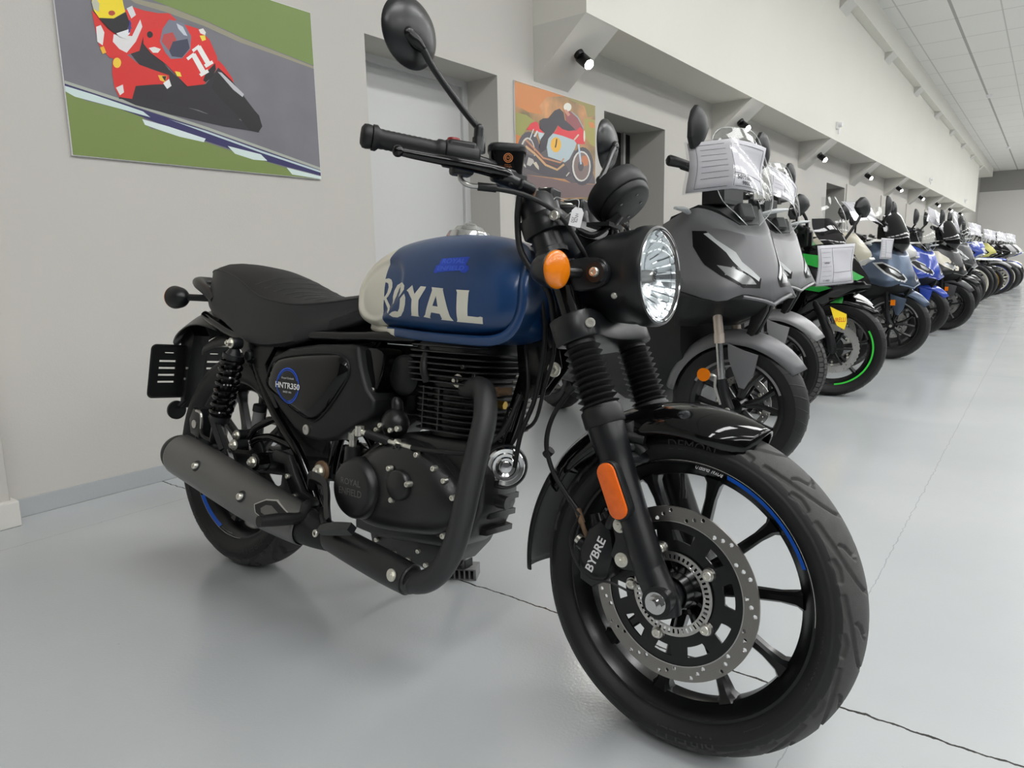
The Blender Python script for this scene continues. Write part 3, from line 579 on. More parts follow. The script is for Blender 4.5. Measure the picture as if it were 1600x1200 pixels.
# ---- front wheel (small steering offset about the fork axis)
A_ = Vector((WB+.09, 0, 0)); u_ = Vector((-sin(RAKE), 0, cos(RAKE)))
ST = Matrix.Translation(A_)@Matrix.Rotation(-.032, 4, u_)@Matrix.Translation(-A_)
def rim_mesh(rw, nsp, hub_r, hub_w, sp_w=.020, phase=0, split=False):
    mb = MB()
    prof = [(.2285, rw), (.2290, rw-.002), (.2255, rw-.005), (.2180, rw-.009), (.2150, rw-.016), (.2080, rw*.42), (.2065, 0), (.2080, -rw*.42), (.2150, -rw+.016), (.2180, -rw+.009), (.2255, -rw+.005), (.2290, -rw+.002), (.2285, -rw),
            (.2235, -rw), (.2130, -rw+.010), (.2080, -rw+.017), (.2005, -rw*.40), (.1985, 0), (.2005, rw*.40), (.2080, rw-.017), (.2130, rw-.010), (.2235, rw)]
    mb.lathe(prof, (0, 0, 0), (0, 1, 0), 120, closed=True)
    for k in range(nsp):
        a = phase+2*pi*k/nsp
        if split: a0 = phase+2*pi*(k//2)*2/nsp+2*pi/nsp*.5+((k % 2)-.5)*2*pi/nsp*.55
        else: a0 = a
        p0 = Vector((hub_r*.8*cos(a0), 0, hub_r*.8*sin(a0))); p1 = Vector((.203*cos(a), 0, .203*sin(a)))
        d = (p1-p0).normalized(); t = Vector((0, 1, 0)).cross(d)
        secs = []
        for q, w1, w2 in ((0, sp_w*.62, .020), (.35, sp_w*.45, .0135), (.75, sp_w*.40, .0125), (.92, sp_w*.55, .016), (1, sp_w*.95, .021)):
            c = p0+(p1-p0)*q; sec = []
            for x, y in ((-1, -.55), (-.55, -1), (.55, -1), (1, -.55), (1, .55), (.55, 1), (-.55, 1), (-1, .55)): sec.append(c+t*w1*x+Vector((0, 1, 0))*w2*y)
            secs.append(sec)
        mb.loft(secs)
    mb.lathe([(.018, -hub_w), (hub_r*.62, -hub_w), (hub_r*.72, -hub_w*.7), (hub_r*.7, -hub_w*.4), (hub_r, -hub_w*.3), (hub_r, hub_w*.3), (hub_r*.7, hub_w*.4), (hub_r*.72, hub_w*.7), (hub_r*.62, hub_w), (.018, hub_w)], (0, 0, 0), (0, 1, 0), 40, closed=True)
    return mb
fw = rim_mesh(.040, 10, .052, .050, .022, R(8)).build('front_wheel', 'black_paint', HB, sharp=30)
fw.matrix_local = ST@Matrix.Translation((WB, 0, FR))
ft = add_tyre(fw, FR, .112, .041, None)
def words(parent, items, name='tyre_lettering', m_='tyre_letter'):
    for it in items:
        lt = MB(); ring_text(lt, *it); lt.build(name, m_, parent, recalc=False)
words(fw, [('PIRELLI', .254, -.0560, R(-82), .020, .105), ('DEMON', .256, -.0562, R(88), .017, .085), ('SPORT', .256, -.0562, R(118), .017, .07),
  ('110/70-17 M/C 54H', .247, -.0548, R(-12), .009, .11), ('TUBELESS', .243, -.0535, R(-50), .006, .05), ('MADE IN GERMANY', .243, -.0535, R(-125), .006, .07)])
# blue arc stripe and writing on the rim edge
def arc_strip(mb, r0, r1, y0, y1, a0, a1, n=50, mi=0):
    V = []; F = []
    for i in range(n+1):
        a = a0+(a1-a0)*i/n; V += [(r0*cos(a), y0, r0*sin(a)), (r1*cos(a), y1, r1*sin(a))]
    for i in range(n): F.append((2*i, 2*i+1, 2*i+3, 2*i+2))
    mb.add(V, F, mi)
def rimy(r_, rw_): return -(rw_-.010+(r_-.213)*.952)-.0008
rs = MB(); arc_strip(rs, .2155, .2245, rimy(.2155, .040), rimy(.2245, .040), R(23), R(72)); rs.build('rim_stripe', 'blue_tape', fw, recalc=False)
rs = MB(); ring_text(rs, 'ROYAL ENFIELD', .2198, rimy(.2198, .040), R(80.5), .0068, .050, flip=True, bold=.02, slope=.95); rs.build('rim_lettering', 'white_ink', fw, recalc=False)
rs = MB(); arc_strip(rs, .2262, .2272, -.0402, -.0403, R(0), R(130)); rs.build('rim_edge_highlight', 'steel', fw, recalc=False)  # thin bright arc laid on as the highlight along the rim edge
MB().tube([(.198*cos(R(98)), -.004, .198*sin(R(98))), (.165*cos(R(97)), -.010, .165*sin(R(97)))], .0042, 10, 1).tube([(.17*cos(R(97)), -.0095, .17*sin(R(97))), (.155*cos(R(97)), -.012, .155*sin(R(97)))], .0055, 10, 1).build('valve_stem', 'rubber_soft', fw)
# brake disc: ring with drilled holes, black carrier, ABS ring
def disc_ring(ro, ri, y, t, holes, rh, mat_, parent, name='brake_disc', n=180, wave=0):
    # rows of holes cut as a boolean-free pattern: triangulated annulus with circular holes
    outer = [((ro+wave*sin(a*36))*cos(a), (ro+wave*sin(a*36))*sin(a)) for a in [2*pi*i/n for i in range(n)]]
    inner = [(ri*cos(a), ri*sin(a)) for a in [2*pi*i/n for i in range(n)]]
    hs = [[(r_*cos(a)+rh*cos(t_), r_*sin(a)+rh*sin(t_)) for t_ in [2*pi*k/10 for k in range(10)]] for r_, a in holes]
    vs, fs = tess(outer, [inner]+hs); mb = MB()
    mb.add([(x, y-t/2, z) for x, z in vs], fs); mb.add([(x, y+t/2, z) for x, z in vs], [f[::-1] for f in fs])
    for lp in [outer, inner]+hs:
        m = len(lp); mb.add([(x, y-t/2, z) for x, z in lp]+[(x, y+t/2, z) for x, z in lp], [(i, (i+1) % m, m+(i+1) % m, m+i) for i in range(m)])
    return mb.build(name, mat_, parent)
holes = []
for k in range(15):
    a = 2*pi*k/15; holes += [(.143, a), (.1365, a+.10), (.130, a+.20)]
DY = -.066
dm, nt, b = nodes_mat('disc_brushed'); tc = nt.nodes.new('ShaderNodeTexCoord').outputs['Object']
b.inputs['Metallic'].default_value = 1; b.inputs['Roughness'].default_value = .36
sx = nt.nodes.new('ShaderNodeSeparateXYZ'); nt.links.new(tc, sx.inputs[0])
rad = math_(nt, 'SQRT', math_(nt, 'ADD', math_(nt, 'MULTIPLY', sx.outputs[0], sx.outputs[0]), math_(nt, 'MULTIPLY', sx.outputs[2], sx.outputs[2])))
cb = nt.nodes.new('ShaderNodeCombineXYZ'); nt.links.new(math_(nt, 'MULTIPLY', rad, 900), cb.inputs[0])
nt.links.new(mixc(nt, noise(nt, cb.outputs[0], 1, 2), rgb(120, 116, 112), rgb(165, 162, 158)), b.inputs['Base Color'])
disc_ring(.150, .124, DY, .0045, holes, .0038, 'disc_brushed', fw)
# carrier with windows
cw = []
for k in range(10):
    a0 = 2*pi*k/10+R(12); hw = R(9) if k % 2 else R(12); q = []
    for i in range(7): a = a0-hw+2*hw*i/6; q.append((.110*cos(a), .110*sin(a)))
    for i in range(7): a = a0+hw*.8-1.6*hw*i/6; q.append((.092*cos(a), .092*sin(a)))
    cw.append(q)
outer = [(.1245*cos(a), .1245*sin(a)) for a in [2*pi*i/120 for i in range(120)]]
inner = [(.070*cos(a), .070*sin(a)) for a in [2*pi*i/80 for i in range(80)]]
vs, fs = tess(outer, [inner]+cw); mb = MB(); y = DY+.001
mb.add([(x, y-.002, z) for x, z in vs], fs); mb.add([(x, y+.002, z) for x, z in vs], [f[::-1] for f in fs])
for lp in [outer, inner]+cw:
    k = len(lp); mb.add([(x, y-.002, z) for x, z in lp]+[(x, y+.002, z) for x, z in lp], [(i, (i+1) % k, k+(i+1) % k, k+i) for i in range(k)])
arc_strip(mb, .1235, .1252, DY-.0027, DY-.0027, 0, 2*pi, 90, mi=1)
mb.build('disc_carrier', ['black_paint', 'steel'], fw)
ab = MB(); N = 48; ro, ri = .070, .058
slots = [[(rr*cos(a), rr*sin(a)) for rr, a in ((ri+.002, g-.03), (ri+.002, g+.03), (ro-.002, g+.03), (ro-.002, g-.03))] for g in [2*pi*k/N for k in range(N)]]
vs, fs = tess([((ro+.003)*cos(a), (ro+.003)*sin(a)) for a in [2*pi*i/120 for i in range(120)]], [[((ri-.001)*cos(a), (ri-.001)*sin(a)) for a in [2*pi*i/80 for i in range(80)]]]+slots)
y = DY-.006; ab.add([(x, y, z) for x, z in vs], fs); ab.add([(x, y+.002, z) for x, z in vs], [f[::-1] for f in fs])
for lp in slots: ab.add([(x, y, z) for x, z in lp]+[(x, y+.002, z) for x, z in lp], [(i, (i+1) % 4, 4+(i+1) % 4, 4+i) for i in range(4)])
for k in range(5):
    a = 2*pi*k/5+R(38); ab.cyl((.078*cos(a), y, .078*sin(a)), (.078*cos(a), DY, .078*sin(a)), .0105, .0125, 18)
ab.build('sensor_ring', 'steel', fw)
bolts('disc_bolt', [((.078*cos(a), y-.003, .078*sin(a)), (0, -1, 0), .0082, .004) for a in [2*pi*k/5+R(38) for k in range(5)]], 'bolt_zinc', fw)
ws = MB()
for k in range(10):   # webbing inside the hub
    a = R(8)+2*pi*k/10; ws.box((.05*cos(a), -.02, .05*sin(a)), (.05, .03, .006), Matrix.Rotation(-a, 3, 'Y'))
ws.lathe([(.028, -.075), (.030, -.075), (.032, -.045), (.028, -.045)], n=30, closed=True)
ws.build('hub_web', 'black_paint', fw)

# ---- rear wheel
rw = rim_mesh(.052, 10, .06, .055, .024, R(2), ).build('rear_wheel', 'black_paint', HB, sharp=30); rw.location = (0, 0, RR)
def TG2(T, S): return TG(T, S*.8)
V, F, I_ = tyre_mesh(RR, .14, .2275, .053, TG2, 800); mb = MB(); mb.add(V, F); mb.m = I_; mb.build('tyre', ['rubber', 'rubber_dusty'], rw, sharp=70, recalc=False)
words(rw, [('SPORT DEMON', .262, -.0712, R(-116), .018, .16), ('140/70-17 M/C 66H', .25, -.0700, R(-158), .008, .12), ('PIRELLI', .262, -.0712, R(-60), .018, .10)])
rs = MB(); arc_strip(rs, .2165, .2240, rimy(.2165, .052), rimy(.2240, .052), R(-142), R(-108)); rs.build('rim_stripe', 'blue_tape', rw, recalc=False)
rs = MB(); ring_text(rs, 'ROYAL ENFIELD', .2205, rimy(.2205, .052), R(-98), .007, .056, flip=True, bold=.02, slope=.95); rs.build('rim_lettering', 'white_ink', rw, recalc=False)
rs = MB(); arc_strip(rs, .2262, .2272, -.0522, -.0523, R(-195), R(-80)); rs.build('rim_edge_highlight', 'steel', rw, recalc=False)  # rear rim edge highlight, likewise drawn as a bright arc
disc_ring(.120, .095, .07, .0045, [], .003, 'disc_brushed', rw)
MB().lathe([(.015, -.09), (.03, -.09), (.03, .09), (.015, .09)], n=30, closed=True).build('axle_hub', 'black_satin', rw)

# ---- fork
def fx(z): return 1.088+(.886-z)*tan_f
tan_f = (1.246-1.088)/(.886-.535)
def fork(y, name, right):
    s = 1 if y > 0 else -1
    p = lambda z: Vector((fx(z), y, z))
    f = MB().tube([p(.60), p(.55), p(.53), p(.50), p(.42), p(.36), p(.32)], [.0335, .034, .032, .029, .0275, .0285, .0275], 24, 4)
    f.tube([p(.34), p(.31)+Vector((.004, 0, 0)), p(.285)+Vector((.008, 0, 0)), p(.262)+Vector((.006, 0, 0))], [.0275, .028, .029, .024], 24, 4)
    f.cyl((WB-.004, y-.03, FR-.003), (WB-.004, y+.03, FR-.003), .026, None, 24)
    # fender lugs
    for dx, dz in ((.030, .535), (.028, .515), (-.040, .49)):
        q = p(dz)
        f.tube([q+Vector((0, 0, 0)), q+Vector((dx, -s*.025, 0)), q+Vector((dx*1.1, -s*.05, 0))], .012, 12, 1)
    if right:
        f.prism([(1.262, .41), (1.300, .43), (1.330, .36), (1.325, .33), (1.290, .325), (1.268, .345), (1.275, .375)], -.118, -.088, bev=.004)
    o = f.build('fork_leg', 'black_satin', HB)
    g = []; n = 10; z0, z1 = .705, .598
    L = (p(z1)-p(z0)).length; d = (p(z1)-p(z0)).normalized()
    g.append((.024, -.012)); g.append((.0275, -.010)); g.append((.0275, 0))
    for i in range(n):
        t = (i+.5)/n*L; q = .0345+.003*i/n
        g += [(.0262, t-.0054), (q-.002, t-.0012), (q, t), (q-.002, t+.0012)]
    g += [(.027, L), (.036, L+.002), (.0375, L+.006), (.0375, L+.030), (.036, L+.033), (.028, L+.034)]
    MB().lathe(g, p(z0), d, 40).build('fork_gaiter', 'rubber_soft', o, sharp=50)
    MB().cyl(p(.70), p(.925), .0215, None, 28).build('fork_tube', 'black_gloss', o)
    return o
fr = fork(-.1, 'fork_leg', True); fl = fork(.1, 'fork_leg', False)
# orange side reflector
def capsule(c0, c1, r, n=10):
    c0 = Vector(c0); c1 = Vector(c1); d = (c1-c0).normalized(); a = atan2(d.y, d.x); out = []
    for i in range(n+1): t = a+pi/2+pi*i/n; out.append((c0.x+r*cos(t), c0.y+r*sin(t)))
    for i in range(n+1): t = a-pi/2+pi*i/n; out.append((c1.x+r*cos(t), c1.y+r*sin(t)))
    return out
cp = lambda r: capsule((1.262, .492), (1.290, .434), r)
MB().prism(cp(.0205), -.141, -.118, bev=.003).build('reflector_base', 'black_plastic', fr)
MB().prism(cp(.0172), -.1455, -.139, bev=.0015).build('reflector', 'reflector_orange', fr)
bolts('caliper_bolt', [((1.283, -.120, .401), (0, -1, 0), .0085, .007), ((1.291, -.120, .342), (0, -1, 0), .0085, .007)], 'bolt_zinc', fr, hexbolt)
ax_ = MB(); c = (1.3645, -.128, .292)
ax_.cyl((WB-.004, -.13, FR-.003), (WB-.004, .13, FR-.003), .010)
ax_.cyl((WB-.004, -.1335, FR-.003), (WB-.004, -.130, FR-.003), .0185, None, 28).cyl((WB-.004, -.141, FR-.003), (WB-.004, -.1335, FR-.003), .0145, .0140, 6).cyl((WB-.004, -.150, FR-.003), (WB-.004, -.141, FR-.003), .0095, .0090, 18)
ax_.build('front_axle_nut', 'chrome', HB, sharp=25)
# caliper
cl = MB().prism([(1.205, .285), (1.232, .275), (1.262, .30), (1.272, .345), (1.262, .385), (1.240, .400), (1.215, .378), (1.200, .335)], -.112, -.052, bev=.008)
cl.prism([(1.235, .372), (1.262, .395), (1.285, .392), (1.275, .345), (1.262, .33)], -.100, -.070, bev=.004)
cl.cyl((1.222, -.085, .372), (1.212, -.085, .402), .011, .009).cyl((1.250, -.1, .385), (1.262, -.1, .412), .010).cyl((1.19, -.09, .345), (1.215, -.09, .335), .012)
cl.cyl((1.256, -.09, .385), (1.238, -.09, .412), .008)
cal = cl.build('brake_caliper', 'black_satin', HB, bev=0)
tx = MB(); text_on(tx, 'BYBRE', (1.236, -.1128, .338), (.35, 0, .94), (-.94, 0, .35), .068, .016, bold=.02); tx.build('caliper_lettering', 'white_ink', cal, recalc=False)
MB().cyl((1.183, -.088, .352), (1.21, -.088, .338), .0095, None, 16).build('caliper_piston_cap', 'bolt_zinc', cal)
MB().tube([(1.195, -.10, .388), (1.203, -.1, .372), (1.207, -.095, .36)], .0045, 10, 4).cyl((1.185, -.10, .408), (1.197, -.1, .384), .0062).build('hose_union', 'tan_rust', cal)
# brake hose + sensor lead from caliper up to the yoke
hs = MB(); hs2 = MB(); hs3 = MB()
hs.tube([(1.188, -.10, .405), (1.150, -.10, .440), (1.118, -.095, .475), (1.100, -.09, .52), (1.108, -.085, .57), (1.135, -.075, .62), (1.150, -.065, .66), (1.152, -.055, .73), (1.14, -.05, .78)], .0047, 10, 8)
hs2.tube([(1.193, -.104, .398), (1.156, -.104, .434), (1.124, -.10, .47), (1.107, -.097, .52), (1.114, -.092, .57), (1.140, -.08, .62), (1.155, -.07, .66), (1.158, -.06, .72)], .0033, 8, 8)
hs3.tube([(1.193, -.104, .398), (1.180, -.11, .360), (1.195, -.115, .320), (1.230, -.12, .296), (1.275, -.12, .298), (1.31, -.105, .285)], .0022, 8, 8)
for q in ((1.108, -.092, .50), (1.14, -.08, .625)): hs.tube([Vector(q)+Vector((-.006, 0, -.006)), Vector(q)+Vector((.006, 0, .006))], .0085, 10, 1)
hs.build('brake_hose', 'rubber_soft', HB); hs2.build('sensor_cable', 'rubber_soft', HB); hs3.build('sensor_cable', 'rubber_soft', HB)
# ---- front fender: glossy, swept over the wheel
def fender(cx, cz, r, a0, a1, hw, drop, n=40, m=12, edge=None, tip0=.3, tip1=.3, ridge=0):
    rows = []
    for i in range(n+1):
        t = i/n; a = a0+(a1-a0)*t
        e = edge(t) if edge else 1
        row = []
        for j in range(m+1):
            s = -1+2*j/m; y = hw*e*sin(s*pi/2*.98); rr = r-drop*(1-cos(s*pi/2))*1.0+ridge*(1-abs(s))
            row.append(Vector((cx+rr*cos(a), y, cz+rr*sin(a))))
        rows.append(row)
    return rows
def fe(t): # t: 0 front .. 1 rear
    return (.45+.55*sin(min(1, t/.18)*pi/2)) if t < .18 else (1 if t < .9 else 1-.15*(t-.9)/.1)
rows = fender(1.352, .297, .318, R(64), R(152), .082, .050, edge=fe, ridge=.003)
ff = MB().grid(rows, 1, 1).build('front_fender', 'black_gloss', HB, solid=.004, sharp=60)
ff.matrix_local = ST
MB().grid(fender(1.352, .297, .316, R(150), R(188), .070, .030, n=16), 1, 1).build('fender_flap', 'black_plastic', ff, solid=.003)
for s in (-1, 1):
    st = MB(); st.tube([(1.262, s*.075, .575), (1.275, s*.070, .548), (1.295, s*.066, .525)], .014, 12, 4)
    st.tube([(1.25, s*.086, .555), (1.30, s*.074, .55)], .010, 10, 1)
    st.build('fender_bracket', 'black_plastic', ff)

# ---- yokes
yk = MB()
lo = [(1.105, -.135), (1.175, -.14), (1.205, -.11), (1.20, -.05), (1.19, 0), (1.20, .05), (1.205, .11), (1.175, .14), (1.105, .135), (1.085, .10), (1.07, 0), (1.085, -.10)]
Mz = lambda c, a: Matrix.Translation(c)@Matrix.Rotation(a, 4, 'Y')
for z, k in ((.735, .026), (.925, .020)):
    x = fx(z); pl = [(-.035, -.128), (.0, -.137), (.03, -.125), (.042, -.10), (.034, -.06), (.028, 0), (.034, .06), (.042, .10), (.03, .125), (0, .137), (-.035, .128), (-.036, .09), (-.06, .03), (-.06, -.03), (-.036, -.09)]
    q = MB().prism(pl, -k, k, ax='z', bev=.004, k=2); q.xf(Mz((x, 0, z), -RAKE+R(0))); yk.add(q.v, q.f)
for s in (-1, 1):
    yk.lathe([(0, .062), (.030, .060), (.036, .052), (.036, -.012), (.030, -.016), (.0295, -.05), (.0325, -.052), (.0325, -.062), (.022, -.062)], (fx(.935), s*.1, .925), u_, 32)
yoke = yk.build('fork_yoke', 'black_satin', HB, sharp=40)
bolts('pinch_bolt', [((1.115, -.136, .937), (.2, -1, 0), .009, .005), ((1.195, -.118, .748), (.6, -1, 0), .009, .005)], 'bolt_zinc', yoke)
# steering head + ignition
MB().cyl((1.062, 0, .70), (.985, 0, .90), .033).build('steering_head', 'black_paint', HB)
kk = MB().lathe([(0, .030), (.018, .030), (.024, .024), (.024, 0)], (1.052, 0, .955), (0, -.1, 1), 28); ks = kk.build('ignition_lock', 'black_plastic', HB)
MB().lathe([(.004, .033), (.011, .0335), (.013, .031)], (1.052, 0, .955), (0, -.1, 1), 24).build('key_slot', 'bolt_zinc', ks)

# ---- handlebar, grips, levers, switchgear
hb = MB().tube([(.905, -.39, 1.034), (.972, -.29, 1.028), (1.0, -.235, 1.024), (1.022, -.17, 1.016), (1.035, -.115, .998), (1.038, -.075, .985), (1.038, 0, .983), (1.038, .075, .985), (1.035, .115, .998), (1.022, .17, 1.016), (1.0, .235, 1.024), (.972, .29, 1.028), (.905, .39, 1.034)], .011, 14, 6)
bar = hb.build('handlebar', 'black_satin', HB)
for s in (-1, 1):
    cb = MB(); cb.tube([(1.058, s*.055, .95), (1.048, s*.055, .975), (1.038, s*.055, .992)], [.016, .018, .021], 14, 3).box((1.038, s*.055, .99), (.050, .034, .034)).cyl((1.02, s*.055, 1.0), (1.02, s*.055, 1.012), .005)
    cb.build('bar_clamp', 'black_satin', bar, bev=.006)
MB().cyl((1.024, -.04, 1.003), (1.022, -.04, 1.013), .008, .006).build('clamp_bolt', 'bolt_zinc', bar)
def grip(s):
    P = [Vector((.905, s*.39, 1.034)), Vector((.972, s*.29, 1.028))]; d = (P[1]-P[0]).normalized(); L = (P[1]-P[0]).length
    pr = [(0, -.018), (.014, -.018), (.0195, -.014), (.0205, -.008), (.0195, -.001), (.016, 0), (.0215, .001), (.0215, .008), (.0165, .013)]
    for i in range(10): pr += [(.0168, .018+i*.009), (.0160, .0215+i*.009)]
    pr += [(.0168, .110), (.0200, .113), (.0205, .118), (.020, .124), (.012, .126)]
    return MB().lathe(pr, P[0], d, 24).build('grip', 'rubber_soft', bar, sharp=60)
grip(-1); grip(1)
def switch(s):
    m = MB(); c = Vector((.988, s*.258, 1.026)); d = Vector((.067, -s*.10, -.004)).normalized()
    rot = Matrix.Rotation(atan2(d.y, d.x), 3, 'Z')
    m.box(c+Vector((0, 0, .002)), (.052, .040, .044), rot).box(c+Vector((.006, 0, -.024)), (.040, .036, .020), rot)
    m.lathe([(0, -.034), (.020, -.034), (.0235, -.028), (.0235, .028), (.020, .034), (0, .034)], c, d, 24)
    return m.build('switch_housing', 'black_plastic', bar, bev=.006)
switch(-1); switch(1)
MB().lathe([(0, .010), (.011, .009), (.013, .004), (.013, 0)], (.980, -.268, 1.046), (0, 0, 1), 20).build('kill_switch', 'red_plastic', bar)
def lever(s):
    return MB().tube([(1.040, s*.175, 1.004), (1.043, s*.20, 1.004), (1.035, s*.25, 1.003), (1.018, s*.31, 1.001), (.990, s*.37, 1.001), (.978, s*.392, 1.002)], [.014, .0135, .0115, .0092, .0078, .007], 12, 6, flat=.75, up=(0, 0, 1)).sphere((.976, s*.395, 1.002), .0098, 14).build('brake_lever' if s < 0 else 'clutch_lever', 'black_gloss', HB)
lever(-1); lever(1)
mc = MB().box((1.035, -.165, 1.000), (.034, .055, .030)).tube([(1.046, -.14, .992), (1.040, -.19, .998), (1.030, -.215, 1.003)], [.011, .014, .015], 12, 4)
mc.cyl((1.06, -.13, .988), (1.052, -.165, .994), .010)
msc = mc.build('master_cylinder', 'black_satin', HB, bev=.004)
rb = MB(); rc = Vector((1.022, -.168, 1.010))
sup = lambda a, b_, e=3.2, n=28: [(a*abs(cos(t))**(2/e)*(1 if cos(t) > 0 else -1), b_*abs(sin(t))**(2/e)*(1 if sin(t) > 0 else -1)) for t in [2*pi*i/n for i in range(n)]]
def supl(zs, rot):
    secs = []
    for z, a, b_ in zs: secs.append([rc+rot@Vector((x, y, z)) for x, y in sup(a, b_)])
    return secs
rt = Matrix.Rotation(R(38), 3, 'Z')
rb.loft(supl([(0, .029, .023), (.002, .031, .025), (.040, .0335, .0265)], rt)); ro_ = rb.build('fluid_reservoir', 'black_gloss', msc)
MB().loft(supl([(.038, .0345, .028), (.040, .036, .0295), (.048, .036, .0295), (.052, .033, .0265)], rt)).build('reservoir_lid', 'black_plastic', msc)
lg_ = MB(); cN = rc+rt@Vector((.003, -.0262, .025)); nn = rt@Vector((0, -1, 0)); uu = rt@Vector((1, 0, 0))
def ring_on(mb, c, u, v, r0, r1, mi=0, n=28, sx_=1):
    c = Vector(c); u = Vector(u).normalized()*sx_; v = Vector(v).normalized(); V = []
    for i in range(n): a = 2*pi*i/n; V += [c+(u*cos(a)+v*sin(a))*r0, c+(u*cos(a)+v*sin(a))*r1]
    mb.add(V, [(2*i, 2*i+1, (2*i+3) % (2*n), (2*i+2) % (2*n)) for i in range(n)], mi)
mat('copper_ink', (176, 104, 48), .5)
for dy in (0,):
    c = cN+nn*.0012; ring_on(lg_, c, uu, (0, 0, 1), .0072, .0085); ring_on(lg_, c, uu, (0, 0, 1), .0045, .0058); text_on(lg_, 'RE', c, uu, (0, 0, 1), .006, .004)
    text_on(lg_, 'QUALITY', c-Vector((0, 0, .0125)), uu, (0, 0, 1), .012, .0018); text_on(lg_, 'GENUINE PARTS', c-Vector((0, 0, .0155)), uu, (0, 0, 1), .015, .0018)
lg_.build('reservoir_marking', 'copper_ink', msc, recalc=False)
cv = MB().tube([(.995, -.262, 1.0), (.996, -.262, .985), (1.005, -.252, .976), (1.02, -.238, .975)], .0045, 10, 5); cv.build('cable_elbow', 'steel', bar)
CABS = [MB().tube([(1.018, -.24, .975), (1.04, -.215, .975)], .0075, 12, 1).tube([(1.035, -.22, .975), (1.07, -.18, .97), (1.10, -.14, .955), (1.125, -.115, .93), (1.145, -.10, .895), (1.15, -.07, .86), (1.13, -.04, .81), (1.08, -.03, .76)], .0045, 10, 8),
  MB().tube([(1.045, -.15, .985), (1.035, -.14, .96), (1.028, -.13, .93), (1.035, -.125, .88), (1.06, -.115, .84), (1.09, -.10, .80), (1.10, -.09, .74)], .0062, 10, 8),
  MB().tube([(1.05, .15, .985), (1.09, .12, .97), (1.12, .09, .93), (1.12, .05, .87), (1.07, .03, .79)], .0045, 10, 8),
  MB().tube([(1.03, -.05, .90), (1.04, -.06, .82), (1.06, -.06, .72), (1.04, -.05, .60), (1.01, -.05, .52), (1.00, -.05, .45)], .005, 8, 6),
  MB().tube([(1.05, -.04, .80), (1.07, -.04, .70), (1.06, -.05, .62), (1.03, -.03, .55), (.99, -.02, .52)], .004, 8, 6),
  MB().tube([(1.00, -.04, .70), (1.02, -.05, .62), (1.01, -.05, .55), (.985, -.04, .50), (.95, -.03, .47)], .004, 8, 6)]
each('control_cable', CABS, 'rubber_soft', HB)
MB().tube([(1.062, -.13, .99), (1.06, -.13, .975), (1.052, -.125, .955), (1.046, -.12, .945)], .0042, 8, 4).build('brake_banjo', 'tan_rust', msc)
# mirrors
def mirror_(s, c, ball, stem, tilt):
    m = MB().tube(stem[2:], [.0062]*(len(stem)-2), 12, 3).cyl(stem[0], stem[1], .0125, .0115, 18).sphere(stem[2], .0095, 12).tube([stem[1], stem[2]], .0095, 12, 1)
    d = (Vector(ball)-Vector(stem[-1])).normalized()
    o = m.build('mirror', 'black_satin', HB)
    n_ = Vector(tilt).normalized()
    MB().lathe([(0, .022), (.018, .0215), (.036, .017), (.052, .009), (.0605, .001), (.0625, -.004), (.0615, -.007), (.058, -.007)], c, n_, 44).build('mirror_shell', 'black_satin', o)
    MB().lathe([(0, -.0062), (.0585, -.0062)], c, n_, 44).build('mirror_glass', 'mirror_glass', o)
    MB().tube([stem[-1], Vector(stem[-1])+(Vector(ball)-Vector(stem[-1]))*.5, ball], [.0065, .012, .012], 14, 4).sphere(ball, .0125, 16).build('ball_joint', 'black_paint', o)
mirror_(-1, (.907, -.315, 1.235), (.921, -.335, 1.222), [(1.0, -.222, 1.040), (.998, -.222, 1.066), (.998, -.222, 1.082), (.975, -.245, 1.115), (.945, -.29, 1.172), (.937, -.312, 1.200)], (1, -.05, .05))
mirror_(1, (.935, .338, 1.205), (.955, .335, 1.2), [(1.0, .225, 1.040), (.998, .222, 1.066), (.99, .222, 1.09), (.985, .25, 1.12), (.972, .29, 1.16), (.965, .32, 1.19)], (1, .20, .04))

# ---- headlight
HC = Vector((1.236, 0, .842)); hd = Vector((1, 0, -.0)).normalized(); hd = Vector((cos(R(3)), 0, sin(R(3)))).normalized()
sh = MB().lathe([(0, -.150), (.030, -.147), (.055, -.132), (.072, -.105), (.0835, -.065), (.088, -.025), (.0885, -.004), (.080, -.004)], HC, hd, 60)
hl = sh.build('headlight', 'black_satin', HB, sharp=50)
MB().lathe([(.0885, -.003), (.0925, -.002), (.0935, .004), (.0932, .024), (.0905, .031), (.0865, .0325), (.0845, .030), (.0845, .0)], HC, hd, 72).build('headlight_bezel', 'black_satin', hl, sharp=45)
MB().lathe([(.0845, .0315), (.0835, .0330), (.0825, .0315)], HC, hd, 72).build('lens_ring', 'chrome', hl)
# reflector bowl with facets
pr = [(.0826, .028)]; V = []; F = []; NR, NT = 30, 180
a, b_, d = frame_of(hd)
for i in range(NR+1):
    rr = .0826*(1-i/NR)+.012*(i/NR)
    for j in range(NT):
        t = 2*pi*j/NT; y_ = rr*cos(t); fac = .0030*abs(math.sin((y_+.35*rr*sin(t))*150))*(1 if rr < .076 else 0); st_ = .0016*((j % 6) < 1)*(rr > .05)
        h = .024-.055*(1-(rr/.0826)**2)+fac-st_
        V.append(HC+(a*cos(t)+b_*sin(t))*rr+d*h)
for i in range(NR):
    for j in range(NT): k = (j+1) % NT; F.append((i*NT+j, (i+1)*NT+j, (i+1)*NT+k, i*NT+k))
mat('reflector_bowl', (222, 225, 226), .2, 1)
MB().add(V, F).build('reflector_bowl', 'reflector_bowl', hl, sharp=12)
MB().lathe([(.0, .018), (.010, .018), (.0125, .014), (.0125, -.02), (0, -.02)], HC, hd, 24).cyl(HC+hd*.018, HC+hd*.019, .008).build('bulb_cap', 'steel', hl)
